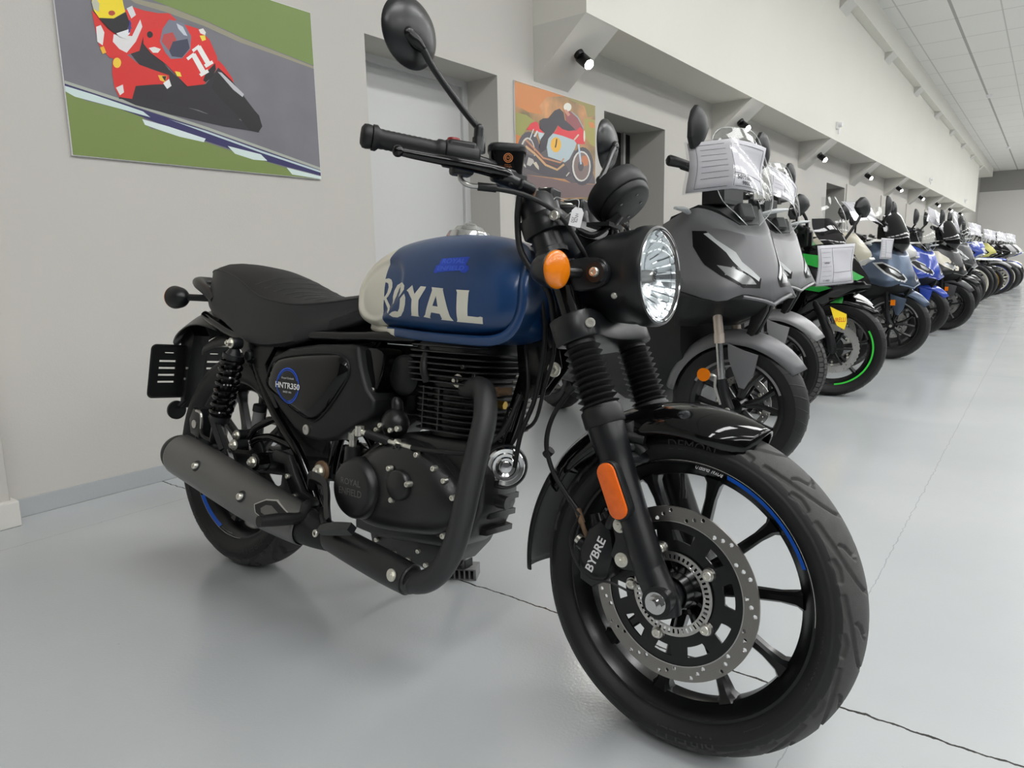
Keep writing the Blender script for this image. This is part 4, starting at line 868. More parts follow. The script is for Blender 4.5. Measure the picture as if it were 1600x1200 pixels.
bx = MB(); text_on(bx, 'RE', HC+hd*.0195, (0, 1, 0), (0, 0, 1), .012, .011, bold=.02); ring_on(bx, HC+hd*.0195, (0, 1, 0), (0, 0, 1), .009, .0098); bx.build('bulb_emblem', 'black_gloss', hl, recalc=False)
MB().lathe([(0, .046), (.03, .0445), (.055, .041), (.072, .036), (.083, .0305)], HC, hd, 60).build('headlight_lens', 'lens_glass', hl)
sb_ = MB(); bolt(sb_, (1.217, -.078, .80), (.0, -1, -.5), .006, .003); sb_.build('shell_screw', 'bolt_zinc', hl)
# side brackets
for s in (-1, 1):
    br = MB(); q = MB().prism([(1.135, .862), (1.185, .866), (1.205, .858), (1.214, .842), (1.210, .824), (1.195, .812), (1.165, .806), (1.135, .808), (1.105, .825), (1.105, .845)], s*.088, s*.104, bev=.003, k=2); br.add(q.v, q.f)
    br.cyl((1.193, s*.10, .838), (1.193, s*.112, .838), .021, .018, 28)
    br.tube([(1.11, s*.10, .80), (1.13, s*.102, .825)], .012, 10, 1)
    hbk = br.build('headlight_bracket', 'black_satin', HB)
    bolts('bracket_bolt', [((1.193, s*.113, .838), (0, s, 0), .0088, .006)], 'bolt_zinc', hbk)
# indicators
def indicator(c, ax, stem, name='turn_indicator', lens=True, r=.034):
    c = Vector(c); ax = Vector(ax).normalized()
    m = MB().lathe([(0, -.052), (.010, -.050), (.022, -.040), (.030, -.024), (r, -.006), (r+.001, .0), (r-.002, .002), (0, .001)], c, ax, 36)
    m.tube(stem, .010, 12, 2)
    o = m.build(name, 'black_satin', HB, sharp=50)
    pr = [(r-.001, .0), (r, .004)]; 
    for i in range(1, 9): pr.append(((r-.0005)*cos(i/8*pi/2*1)+(.0003 if i % 2 else 0), .004+.011*sin(i/8*pi/2)))
    pr[-1] = (0, .015)
    MB().lathe(pr, c, ax, 40).build('indicator_lens', 'orange_lens', o, sharp=80)
    MB().lathe([(r-.003, .0025), (r*.6, -.006), (0, -.012)], c, ax, 30).build('indicator_reflector', 'chrome', o, sharp=15)
    return o
indicator((1.148, -.170, .836), (1, -.12, 0), [(1.128, -.165, .836), (1.14, -.14, .836), (1.155, -.10, .838)])
indicator((1.148, .170, .836), (1, .12, 0), [(1.128, .165, .836), (1.14, .14, .836), (1.155, .10, .838)])
indicator((-.215, -.135, .772), (-1, -.05, 0), [(-.19, -.13, .772), (-.17, -.12, .774), (-.10, -.08, .775)], r=.033)
indicator((-.215, .135, .772), (-1, .05, 0), [(-.19, .13, .772), (-.17, .12, .774), (-.10, .08, .775)], r=.033)

# ---- speedometer pod
sd = Vector((-.70, 0, .71)).normalized(); sc_ = Vector((1.158, .012, 1.002))
sp = MB().lathe([(0, -.037), (.044, -.037), (.0485, -.035), (.051, -.031), (.0525, -.026), (.0535, -.022), (.0525, -.0205), (.0565, -.019), (.060, -.012), (.0605, .010), (.058, .018), (.054, .019), (.052, .015), (0, .013)], sc_, sd, 56)
spo = sp.build('speedometer', 'black_plastic', HB, sharp=40)
a, b_, d = frame_of(sd)
for k in range(5):
    t = 2*pi*k/5; pnt = sc_+(a*cos(t)+b_*sin(t))*.030+sd*-.0372; MB().cyl(pnt, pnt-sd*.0008, .003, None, 12).build('case_screw', 'black_gloss', spo)
MB().lathe([(0, .0162), (.052, .0162)], sc_, sd, 40).build('dial_glass', 'black_gloss', spo)
MB().tube([(1.15, 0, .945), (1.165, .005, .965)], [.016, .014], 10, 1).box((1.14, 0, .94), (.05, .05, .008)).build('dial_bracket', 'black_satin', spo)
# wiring / gauge loom behind the headlight
MB().tube([(1.10, -.03, .93), (1.13, -.02, .92), (1.15, .01, .945)], .006, 8, 4).build('gauge_loom', 'rubber_soft', HB)
MB().tube([(1.10, .02, .90), (1.135, .03, .925), (1.15, .01, .95)], .005, 8, 4).build('gauge_loom', 'rubber_soft', HB)
# ---- fuel tank
def sstep(a, b_, x): t = min(1, max(0, (x-a)/(b_-a))); return t*t*(3-2*t)
TK = [ # x, bottom z, top z, half width, height of the widest point
 (.532, .752, .800, .050, .775), (.538, .738, .826, .078, .778), (.552, .726, .856, .098, .782), (.575, .718, .880, .112, .786), (.61, .713, .901, .124, .788), (.66, .710, .918, .133, .789),
 (.72, .707, .928, .140, .788), (.79, .704, .933, .145, .786), (.86, .702, .931, .147, .785), (.92, .702, .923, .146, .785), (.965, .704, .910, .142, .788), (1.0, .707, .896, .138, .790), (1.022, .713, .882, .132, .794), (1.036, .724, .868, .124, .798), (1.045, .742, .850, .108, .800), (1.049, .765, .83, .085, .80)]
NS = 128
tc_ = [Vector((q[0], 0, 0)) for q in TK]
cx_ = catmull([(q[0], q[1], q[2]) for q in TK], 16); cw_ = catmull([(q[0], q[3], q[4]) for q in TK], 16)
secs = []
for (x, zb, zt), (_, w2, zm) in zip([tuple(v) for v in cx_], [tuple(v) for v in cw_]):
    sec = []
    for k in range(NS):
        t = 2*pi*k/NS; cc, ss = cos(t), sin(t); e = 2.45 if ss > 0 else 2.9
        y = w2*abs(cc)**(2/e)*(1 if cc > 0 else -1); z = zm+(zt-zm if ss > 0 else zm-zb)*abs(ss)**(2/(2.15 if ss > 0 else 3.6))*(1 if ss > 0 else -1)
        # knee recess at the rear flank with a crisp arched top
        dz = z-.802; dx = x-.650-.35*dz; q = hypot(dx/.086, dz/.070)
        ins = .009*(1-sstep(.80, 1.02, q))*(1 if abs(y) > .03 else 0)
        y -= (1 if y > 0 else -1)*ins*min(1, abs(y)/.09)
        sec.append(Vector((x, y, z)))
    secs.append(sec)
m, nt, b = nodes_mat('tank_paint'); tc = nt.nodes.new('ShaderNodeTexCoord').outputs['Object']
sx = nt.nodes.new('ShaderNodeSeparateXYZ'); nt.links.new(tc, sx.inputs[0])
low = math_(nt, 'LESS_THAN', sx.outputs[2], .717)
lim = math_(nt, 'ADD', .664, math_(nt, 'MULTIPLY', low, .032))
wh = math_(nt, 'LESS_THAN', sx.outputs[0], lim)
nt.links.new(mixc(nt, wh, rgb(17, 58, 104), rgb(226, 222, 205)), b.inputs['Base Color']); b.inputs['Roughness'].default_value = .33; b.inputs['Coat Weight'].default_value = .35; b.inputs['Coat Roughness'].default_value = .2
tmb = MB().loft(secs); tank = tmb.build('fuel_tank', 'tank_paint', HB, sharp=60)
BV = bvh_of(tank)
# pressed seam flange running along the bottom and up the front
fl_pts = [(.585, .716), (.63, .707), (.70, .704), (.80, .699), (.90, .697), (.97, .698), (1.010, .708), (1.034, .728), (1.048, .758), (1.052, .79), (1.049, .825), (1.040, .858), (1.022, .885), (.995, .900)]
fp = catmull([(x, 0, z) for x, z in fl_pts], 6)
rows = []
for i, q in enumerate(fp):
    t = i/(len(fp)-1); hw = .082+.040*sstep(0, .22, t); hw = hw if t < .6 else .122-.050*sstep(.72, 1, t)
    d = (fp[min(i+1, len(fp)-1)]-fp[max(i-1, 0)]).normalized(); nrm = Vector((d.z, 0, -d.x))
    rows.append([q+Vector((0, y, 0))+nrm*o for y, o in ((-hw-.004, -.016), (-hw-.004, .000), (-hw, .004), (-hw+.014, .001), (0, -.002), (hw-.014, .001), (hw, .004), (hw+.004, 0), (hw+.004, -.016))])
MB().grid(rows, 1, 1).build('tank_flange', 'tank_paint', tank, solid=.003, sharp=50)
# filler cap
MB().lathe([(0, .030), (.012, .030), (.016, .026), (.030, .022), (.036, .014), (.046, .010), (.050, .003), (.053, -.004)], (.800, -.004, .930), (.03, 0, 1), 40).lathe([(.004, .034), (.0, .035)], (.80, -.004, .93), (0, 0, 1), 12).build('fuel_cap', 'chrome', tank, sharp=25)
# lettering on the flank: ROYAL, traced as shapes (x, z)
def tl(pts, ox=550, oz=350): return pts
# letter shapes in a local frame: picture columns to metres along the tank
def LX(x, z):  # measured letter plan (columns 225..1065, rows 465..840) -> (x, z) on the flank
    u = (x-225)/840; return (.664+.300*u+.012*u*(1-u), .826-(z-465)/375*.090-.0*u+.010*u*(1-u)*0)
LET = [
 ([(228, 468), (262, 462), (292, 475), (308, 505), (312, 545), (300, 590), (280, 625), (262, 645), (322, 752), (300, 786), (246, 668), (237, 655), (233, 770), (214, 774), (222, 640), (228, 560)], [[(236, 500), (250, 500), (268, 512), (276, 545), (268, 590), (250, 622), (238, 632)]]),
 ([(395, 503), (430, 508), (450, 535), (450, 570), (425, 612), (404, 640), (418, 590), (415, 555), (400, 545), (382, 562), (366, 610), (358, 660), (358, 692), (344, 706), (330, 690), (325, 630), (335, 575), (358, 525)], []),
 ([(455, 605), (468, 640), (468, 700), (455, 755), (425, 800), (385, 815), (340, 812), (310, 792), (345, 768), (375, 760), (400, 765), (415, 735), (420, 690), (420, 650), (440, 622)], []),
 ([(475, 578), (520, 530), (526, 545), (546, 608), (592, 540), (638, 545), (630, 570), (584, 660), (582, 795), (590, 803), (515, 795), (522, 785), (524, 655), (490, 590)], []),
 ([(684, 548), (776, 558), (775, 570), (836, 790), (858, 826), (762, 820), (770, 810), (758, 772), (690, 762), (676, 802), (680, 812), (622, 802), (640, 780), (690, 575)], [[(724, 622), (700, 706), (742, 712)]]),
 ([(876, 568), (972, 572), (968, 590), (966, 780), (1036, 786), (1052, 780), (1068, 786), (1060, 838), (880, 830), (888, 815), (884, 590)], []),
]
lm = MB()
for outer, hol in LET:
    pl = [LX(*q) for q in outer]; hs_ = [[LX(*q) for q in h] for h in hol]
    vs, fs = tess(pl, hs_); decal(lm, vs, fs, lambda x, z: (x, -.2, z), BV, (0, 1, 0), .0010, .0045)
lm.build('tank_lettering', 'white_paint', tank, recalc=False)
st_ = MB(); pl = [(.838, .866), (.910, .869), (.909, .851), (.917, .849), (.920, .842), (.914, .835), (.904, .836), (.897, .840), (.840, .837), (.834, .834), (.828, .838), (.830, .851), (.837, .853)]
vs, fs = tess(pl); decal(st_, vs, fs, lambda x, z: (x, -.2, z), BV, (0, 1, 0), .0007, .008)
so = st_.build('tank_sticker', 'sticker_blue', tank, recalc=False)
mat('sticker_ink', (70, 104, 215), .35)
for w__, c, ww, hh in (('ROYAL', (.874, .860), .060, .010), ('ENFIELD', (.872, .845), .072, .009)):
    tx = MB(); vs, fs = text_mesh(w__, .02); decal(tx, [(c[0]+x*ww, c[1]+z*hh) for x, z in vs], fs, lambda x, z: (x, -.2, z), BV, (0, 1, 0), .0012, .01); tx.build('sticker_lettering', 'sticker_ink', tank, recalc=False)

# ---- seat
SE = [ # x, z bottom edge, z side seam, z top centre, half width bottom, half width seam
 (-.155, .824, .832, .836, .018, .016), (-.151, .808, .838, .848, .038, .034), (-.141, .792, .843, .860, .060, .054), (-.122, .774, .848, .872, .082, .074), (-.09, .754, .852, .881, .104, .092), (-.03, .728, .852, .882, .126, .112), (.05, .700, .838, .874, .134, .122), (.12, .670, .815, .862, .138, .130),
 (.18, .654, .790, .845, .142, .136), (.24, .650, .774, .823, .144, .140), (.30, .654, .766, .803, .144, .140), (.36, .664, .762, .792, .140, .134), (.42, .680, .766, .790, .130, .120), (.48, .700, .775, .796, .116, .098), (.53, .716, .785, .803, .100, .075), (.560, .730, .79, .806, .090, .06)]
sd_ = []
for j, q in enumerate(SE): sd_.append(Vector((q[0], 0, 0)))
def sv(i, k): return catmull([(q[0], q[i], q[k]) for q in SE], 6)
c1 = sv(1, 2); c2 = sv(3, 4); c3 = [v.z for v in catmull([(q[0], 0, q[5]) for q in SE], 6)]
S1 = []; S2 = []
for i in range(len(c1)):
    x, zb, zs = c1[i]; _, zt, wb_ = c2[i]; ws_ = c3[i]
    right = [(-wb_*.80, zb+.002), (-wb_*.93, zb+.001), (-wb_, zb+.008), (-wb_*1.01, zb+.03), (-(wb_+ws_)/2*1.012, (zb+zs)/2), (-ws_*1.01, zs-.018), (-ws_*.995, zs-.003), (-ws_*.985, zs)]
    top = [(-ws_*.985, zs), (-ws_*.93, zs+(zt-zs)*.18), (-ws_*.80, zs+(zt-zs)*.42), (-ws_*.55, zs+(zt-zs)*.78), (-ws_*.28, zs+(zt-zs)*.95), (0, zt)]
    full = [Vector((x, y, z)) for y, z in right]; full += [Vector((x, -y, z)) for y, z in right[::-1]]
    S1.append(full)
    tp = [Vector((x, y, z)) for y, z in top]+[Vector((x, -y, z)) for y, z in top[-2::-1]]
    # stitched ribs across the pad
    S2.append([v+Vector((0, 0, .0005)) for v in tp])
seat = MB().loft(S1, caps=True).build('seat', 'seat_vinyl', HB, sharp=50)
MB().loft(S2, caps=False, close=False).build('seat_pad', 'seat_top', seat, sharp=60, recalc=False)
pp = MB()
for sgn in (-1, 1):
    pts = [Vector((c1[i][0], sgn*c3[i]*.985, c1[i][2]+.0012)) for i in range(6, len(c1), 3)]; m_ = MB().tube(pts, .0021, 6, 2); m_.build('seat_piping', 'seat_vinyl', seat)
bvs = bvh_of(seat.children[0])
for k in range(7):
    x0 = .165+k*.038; q = []
    for j in range(-7, 8):
        y = j/7*(.118-.003*k); x = x0-.030*(abs(j)/7)**2+.028
        h, nn_, i_, d_ = bvs.ray_cast(Vector((x, y, 1.2)), Vector((0, 0, -1)))
        if h is not None: q.append(h+Vector((0, 0, .0002)))
    if len(q) > 4: MB().tube(q, .0013, 6, 2).build('seat_stitching', 'seat_vinyl', seat)
# ---- grab rail and tail
MB().tube([(-.035, -.112, .768), (-.09, -.108, .793), (-.150, -.096, .812), (-.200, -.07, .825), (-.222, -.03, .829), (-.226, 0, .829), (-.222, .03, .829), (-.200, .07, .825), (-.150, .096, .812), (-.09, .108, .793), (-.035, .112, .768)], [.012, .013, .014, .014, .014, .014, .014, .014, .014, .013, .012], 14, 6, flat=1.35, up=(0, 0, 1)).build('grab_rail', 'black_satin', HB)
MB().tube([(-.04, -.105, .765), (-.05, -.10, .742), (-.02, -.095, .715)], [.013, .016, .014], 12, 4).build('tail_bracket', 'black_satin', HB)
tlm = MB().lathe([(0, .0), (.03, .0), (.036, -.006), (.036, -.03), (.028, -.045), (0, -.05)], (-.185, 0, .780), (-1, 0, 0), 28); tlo = tlm.build('tail_light', 'black_plastic', HB)
MB().lathe([(0, .012), (.018, .010), (.032, .002), (.034, -.004)], (-.186, 0, .780), (-1, 0, 0), 28).build('tail_lens', 'red_plastic', tlo)
MB().box((-.12, 0, .77), (.12, .10, .05)).build('tail_housing', 'black_plastic', HB, bev=.012)
# ---- rear fender
rows = fender(-.005, .345, .352, R(35), R(118), .088, .055, n=30, ridge=.002)
MB().grid([[v for v in r_] for r_ in rows], 1, 1).build('rear_fender_inner', 'black_plastic', HB, solid=.003)
def rf(t): return .78+.22*sin(t*pi*.8)
FZ = [(-.05, .742, .098), (-.12, .752, .098), (-.19, .750, .092), (-.26, .733, .082), (-.33, .703, .068), (-.385, .665, .050), (-.40, .640, .034)]
rows = []
for x, z, w2 in FZ:
    rows.append([Vector((x, y*w2, z-.058*(1-cos(abs(y)*pi/2))*(w2/.098))) for y in (-1, -.9, -.7, -.4, 0, .4, .7, .9, 1)])
MB().grid(rows, 5, 3).build('rear_fender', 'black_satin', HB, solid=.004, sharp=60)
# number-plate carrier
pc = [(sx_*.118+.014*cos(g), sz_+.014*sin(g)) for sx_, sz_, g0 in ((1, .611, 0), (-1, .611, 90), (-1, .474, 180), (1, .474, 270)) for g in [R(g0+15*k) for k in range(7)]]
slots_ = []
for sy_ in (-1, 1):
    for k, z in enumerate((.575, .553, .531, .509)):
        a, c_ = (.052, .105) if k else (.052, .105)
        slots_.append([(sy_*a, z-.003), (sy_*c_, z-.003), (sy_*c_, z+.003), (sy_*a, z+.003)])
    slots_.append([(sy_*.06, .600), (sy_*.09, .600), (sy_*.09, .603), (sy_*.06, .603)])
vs, fs = tess(pc, slots_); mb = MB(); mb.add([(-.352-(.62-z)*.12, y, z) for y, z in vs], fs); mb.add([(-.357-(.62-z)*.12, y, z) for y, z in vs], [f[::-1] for f in fs])
for lp in [pc]+slots_:
    k = len(lp); mb.add([(-.352-(.62-z)*.12, y, z) for y, z in lp]+[(-.357-(.62-z)*.12, y, z) for y, z in lp], [(i, (i+1) % k, k+(i+1) % k, k+i) for i in range(k)])
pco = mb.build('plate_carrier', 'black_plastic', HB)
edge = [(-.351-(.62-z)*.12, y, z) for y, z in pc+[pc[0]]]
MB().tube([Vector(v) for v in edge], .003, 8, 1).build('carrier_rim', 'black_plastic', pco)
arm = MB().prism([(-.385, .645), (-.33, .69), (-.30, .66), (-.33, .56), (-.338, .50), (-.35, .44), (-.362, .425), (-.372, .45), (-.365, .52)], -.028, .028, bev=.006)
arm.build('carrier_arm', 'black_plastic', pco)
bolts('carrier_screw', [((-.335, -.0285, .555), (0, -1, 0), .0045, .003), ((-.344, -.0285, .520), (0, -1, 0), .0045, .003)], 'steel', pco)
MB().cyl((-.362, -.04, .418), (-.370, -.04, .418), .030, None, 28).tube([(-.352, -.02, .452), (-.362, -.035, .43)], .008, 8, 1).build('rear_reflector', 'black_plastic', pco)
MB().cyl((-.3705, -.04, .418), (-.373, -.04, .418), .026, None, 28).build('reflector_glass', 'red_plastic', pco)

# ---- frame
fm = MB()
for s in (-1, 1):
    fm.tube([(.98, s*.03, .80), (.90, s*.06, .74), (.80, s*.085, .706), (.66, s*.105, .698), (.52, s*.116, .692), (.35, s*.120, .690), (.20, s*.120, .682), (.09, s*.118, .676), (-.02, s*.112, .70), (-.11, s*.10, .725)], .0125, 14, 6)
    fm.tube([(.180, s*.118, .600), (.225, s*.120, .545), (.281, s*.122, .485), (.337, s*.122, .437), (.376, s*.122, .406), (.426, s*.122, .345), (.460, s*.122, .298), (.487, s*.122, .258)], .0130, 14, 6)
    fm.tube([(.60, s*.06, .69), (.56, s*.08, .60), (.50, s*.09, .45), (.48, s*.095, .36)], .014, 12, 4)
    fm.tube([(.170, s*.125, .402), (.19, s*.118, .432), (.225, s*.108, .452), (.262, s*.104, .468)], .0095, 12, 5)
    fm.tube([(.158, s*.125, .380), (.19, s*.116, .402), (.225, s*.11, .413), (.262, s*.106, .414), (.34, s*.10, .400)], .0100, 12, 5)
fm.tube([(1.02, 0, .80), (1.0, 0, .72), (.975, -.0, .62), (.945, -.0, .52), (.915, 0, .44), (.90, 0, .40)], .017, 16, 5)
frame = fm.build('frame', 'black_gloss', HB)
for s in (-1, 1):
    g_ = MB().prism([(.085, .682), (.30, .688), (.275, .655), (.235, .605), (.262, .55), (.30, .50), (.285, .495), (.235, .525), (.175, .588), (.145, .612), (.120, .640)], s*.112, s*.128, bev=.003); g_.build('frame_gusset', 'black_paint', frame)
    MB().lathe([(0, .008), (.011, .008), (.0145, .004), (.0145, -.004)], (.166, s*.129, .624), (0, s, 0), 24).build('gusset_cap', 'black_plastic', frame)
    MB().prism([(.955, .73), (1.02, .77), (1.06, .72), (1.075, .66), (1.03, .60), (.985, .585), (.97, .64)], s*.012, s*.018, bev=.002).build('neck_gusset', 'black_paint', frame)
bolts('neck_bolt', [((1.06, -.022, .655), (0, -1, 0), .010, .006)], 'bolt_zinc', frame, hexbolt)
lb = MB(); a = Vector((.9695, -.0176, .585)); d = (Vector((.915, -.0176, .44))-a).normalized()
text_bg = MB().box((.9415, -.0180, .513), (.020, .0006, .105), Matrix.Rotation(R(18.5), 3, 'Y')); 
text_bg.build('frame_label', 'black_satin', frame)
for k in range(5):
    tx = MB(); c = Vector((.9575-k*.0082, -.0187, .556-k*.0225)); text_on(tx, ['ME3', 'J3D1', 'CJRC', '0 2', '47 1'][k], c, (-.3, 0, -.95), (.95, 0, -.3), .018, .009); tx.build('label_lettering', 'bolt_zinc', frame, recalc=False)
# ---- side cover with badge
scv = [(.268, .560), (.275, .585), (.292, .612), (.33, .630), (.42, .644), (.52, .651), (.560, .646), (.580, .628), (.578, .60), (.545, .555), (.505, .512), (.470, .487), (.44, .487), (.39, .502), (.33, .527), (.285, .545)]
bk = [(.252, .560), (.262, .60), (.285, .630), (.35, .655), (.46, .670), (.58, .676), (.604, .672), (.609, .655), (.618, .623), (.640, .577), (.668, .556), (.665, .53), (.650, .512), (.60, .487), (.55, .455), (.50, .440), (.435, .440), (.38, .46), (.32, .50), (.28, .535)]
sb2 = MB().prism(bk, -.140, -.05, bev=.010); sc2 = sb2.build('side_panel', 'black_plastic', HB, sharp=50)
MB().prism([(x, z) for x, z in bk], .05, .140, bev=.010).build('side_panel', 'black_plastic', HB, sharp=50)
def pillow(poly, y0, dy, n=5, k=4):
    q = [Vector((a, b_, 0)) for a, b_ in poly]; q = catmull([q[-1]]+q+[q[0], q[1]], k)[k:-k-1]
    cx = sum(v.x for v in q)/len(q); cz = sum(v.y for v in q)/len(q); rings = []
    for i in range(n+1):
        t = i/n; s_ = cos(t*pi/2*.97)**.45 if i else 1; rings.append([Vector((cx+(v.x-cx)*s_, y0+dy*sin(t*pi/2), cz+(v.y-cz)*s_)) for v in q])
    return MB().loft(rings)
pv = pillow(scv, -.138, -.024, 8); cover = pv.build('side_cover', 'black_gloss', sc2, sharp=60)
edge_ = catmull([Vector((x, -.1415, z)) for x, z in scv+[scv[0], scv[1]]], 3)
MB().tube(edge_, .003, 8, 1, caps=False).build('cover_trim', 'black_plastic', sc2)
BV2 = bvh_of(cover); bc = (.384, .564)
for ro__, ri__, a0_, a1_ in ((.0435, .0405, 0, 360), (.0385, .0368, 21, 159), (.0385, .0368, 201, 339)):
    bd = MB(); n = 60; vs = []; fs = []
    for i in range(n):
        a = R(a0_+(a1_-a0_)*i/n); b2 = R(a0_+(a1_-a0_)*(i+1)/n); o_ = len(vs)
        vs += [(bc[0]+r_*cos(g)*1.05, bc[1]+r_*sin(g)) for r_, g in ((ri__, a), (ro__, a), (ro__, b2), (ri__, b2))]; fs.append((o_, o_+1, o_+2, o_+3))
    decal(bd, vs, fs, lambda x, z: (x, -.25, z), BV2, (0, 1, 0), .0008, .02); bd.build('badge_ring', 'blue_ring', sc2, recalc=False)
for w__, dz, ww, hh, bo_ in (('HNTR350', 0, .098, .0145, .03), ('Royal Enfield', .0175, .048, .0062, 0), ('SINCE 1901', -.0155, .034, .0045, 0)):
    tx = MB(); vs, fs = text_mesh(w__, bo_); decal(tx, [(bc[0]+x*ww, bc[1]+dz+z*hh) for x, z in vs], fs, lambda x, z: (x, -.25, z), BV2, (0, 1, 0), .0013, .02); tx.build('badge_lettering', 'white_ink', sc2, recalc=False)
bolts('panel_bolt', [((.437, -.141, .462), (0, -1, 0), .0125, .003)], 'steel', sc2)
# glossy injector cover and round air box end
MB().prism([(.600, .665), (.645, .672), (.672, .655), (.668, .62), (.655, .585), (.640, .560), (.615, .572), (.605, .61)], -.118, -.02, bev=.008, k=2).build('throttle_cover', 'black_gloss', HB)
bolts('cover_screw', [((.640, -.119, .577), (0, -1, 0), .0055, .003)], 'steel', HB)
MB().lathe([(0, .012), (.036, .010), (.046, .002), (.048, -.06)], (.700, -.082, .615), (0, -1, 0), 36).build('air_box', 'black_plastic', HB)
MB().box((.55, 0, .60), (.30, .10, .16)).build('battery_box', 'black_plastic', HB, bev=.02)
MB().box((.27, 0, .60), (.26, .15, .10)).build('tool_tray', 'black_plastic', HB, bev=.02)

# ---- shock absorbers
for s in (-1, 1):
    y = s*.158; T_ = Vector((.148, y, .655)); B_ = Vector((.062, y, .372)); d = (B_-T_).normalized()
    m = MB().lathe([(.006, -.014), (.014, -.014), (.0155, -.010), (.0155, .010), (.014, .014), (.006, .014)], T_, (0, 1, 0), 24, closed=True)
    m.cyl(T_+d*.014, T_+d*.03, .012, .020).cyl(T_+d*.03, T_+d*.042, .027, .027, 28).cyl(T_+d*.042, T_+d*.23, .016, None, 20).cyl(T_+d*.205, T_+d*.222, .028, .026, 28).cyl(T_+d*.222, T_+d*.285, .018, .014, 20)
    o = m.build('shock_absorber', 'black_satin', HB)
    a, b_, dd = frame_of(d); N = 8.0; pts = []
    for i in range(int(N*16)+1): t = i/16*2*pi; pts.append(T_+d*(.044+.160*i/(N*16))+(a*cos(t)+b_*sin(t))*.0265)
    MB().tube(pts, .0052, 8, 1).build('spring', 'black_gloss', o)
    bolts('shock_bolt', [(T_+Vector((0, s*.016, 0)), (0, s, 0), .009, .010)], 'bolt_zinc', o, hexbolt)
# ---- swing arm, rear axle parts
for s in (-1, 1):
    MB().tube([(-.03, s*.112, .318), (.10, s*.112, .335), (.30, s*.108, .352), (.49, s*.09, .366)], .020, 8, 4, flat=1.4, up=(0, 1, 0)).build('swingarm', 'black_satin', HB)
rc_ = MB().prism([(-.12, .38), (-.075, .37), (-.06, .42), (-.075, .455), (-.11, .455), (-.13, .42)], -.128, -.085, bev=.006).build('rear_caliper', 'black_satin', HB)
MB().tube([(-.085, -.13, .45), (-.06, -.132, .447), (-.052, -.132, .43), (-.055, -.13, .40)], .0042, 8, 4).build('hose_elbow', 'steel', rc_)
MB().cyl((-.095, -.1285, .41), (-.095, -.131, .41), .012).build('caliper_cap', 'steel', rc_)
MB().tube([(-.055, -.13, .40), (-.04, -.135, .385), (.0, -.135, .378), (.05, -.13, .375)], .0045, 8, 5).build('rear_brake_hose', 'rubber_soft', HB)
# folded passenger footrests
for s in (-1, 1):
    fp_ = MB().tube([(.072, s*.165, .456), (.112, s*.168, .410), (.156, s*.170, .362)], [.013, .0135, .014], 4, 3).tube([(.150, s*.168, .37), (.168, s*.168, .345)], .013, 8, 1); fo = fp_.build('passenger_footrest', 'black_satin', HB, sharp=30)
    MB().tube([(.075, s*.178, .456), (.112, s*.181, .412), (.145, s*.183, .374)], [.008, .0085, .008], 4, 3).build('footrest_rubber', 'rubber_soft', fo, sharp=30)
    bk_ = MB().prism([(.16, .405), (.185, .418), (.215, .395), (.235, .36), (.265, .35), (.285, .37), (.31, .39), (.345, .40), (.375, .385), (.40, .355), (.415, .33), (.475, .300), (.490, .27), (.490, .235), (.46, .228), (.425, .262), (.395, .30), (.36, .325), (.30, .335), (.24, .33), (.19, .345), (.165, .375)], s*.106, s*.116, bev=.002, k=1)
    bk_.cyl((.153, s*.11, .412), (.153, s*.146, .412), .014).cyl((.173, s*.11, .390), (.173, s*.166, .390), .013).cyl((.288, s*.11, .362), (.288, s*.15, .362), .024)
    fb = bk_.build('footrest_plate', 'black_satin', HB)
    bolts('plate_bolt', [((.153, s*.150, .412), (0, s, 0), .009, .006), ((.173, s*.170, .390), (0, s, 0), .0095, .007)], 'bolt_zinc', fb, hexbolt)
    bolts('plate_screw', [((.405, s*.1655, .345), (0, s, 0), .0065, .004), ((.432, s*.1655, .300), (0, s, 0), .0065, .004), ((.490, s*.1655, .285), (0, s, 0), .0085, .004)], 'bolt_zinc', fb)
    MB().prism([(.333, .388), (.345, .402), (.402, .397), (.428, .352), (.458, .317), (.500, .308), (.530, .253), (.515, .243), (.480, .262), (.455, .280), (.420, .300), (.395, .335), (.385, .372), (.34, .372)], s*.148, s*.163, bev=.003).build('heel_guard', 'black_plastic', fb)
    bs = MB().lathe([(0, .018), (.010, .018), (.012, .014), (.021, .012), (.022, 0), (.022, -.03)], (.288, s*.168, .364), (0, s, 0), 28); bo2 = bs.build('mount_bush', 'black_gloss', fb)
    bolts('mount_bolt', [((.288, s*.188, .364), (0, s, 0), .0095, .008)], 'bolt_zinc', fb, hexbolt)
    MB().tube([(.500, s*.155, .296), (.530, s*.200, .302), (.548, s*.228, .284), (.545, s*.275, .286), (.540, s*.330, .289)], [.011, .012, .012, .0145, .0125], 12, 4).build('footpeg', 'rubber_soft', fb)
tx = MB(); text_on(tx, 'S-ABS', (.205, -.1425, .392), (.35, 0, -.94), (.94, 0, .35), .026, .007); tx.build('bracket_lettering', 'white_ink', HB, recalc=False)
MB().lathe([(0, .030), (.016, .030), (.016, .020), (.0175, .020), (.0175, .012), (.0155, .011), (.0155, -.03)], (.168, -.095, .462), (.2, 0, 1), 24).build('brake_fluid_cup', 'grey_plastic', HB)
MB().lathe([(0, .032), (.0172, .031), (.018, .028), (.018, .014)], (.168, -.0952, .462), (.2, 0, 1), 24).build('fluid_cup_lid', 'black_plastic', HB)
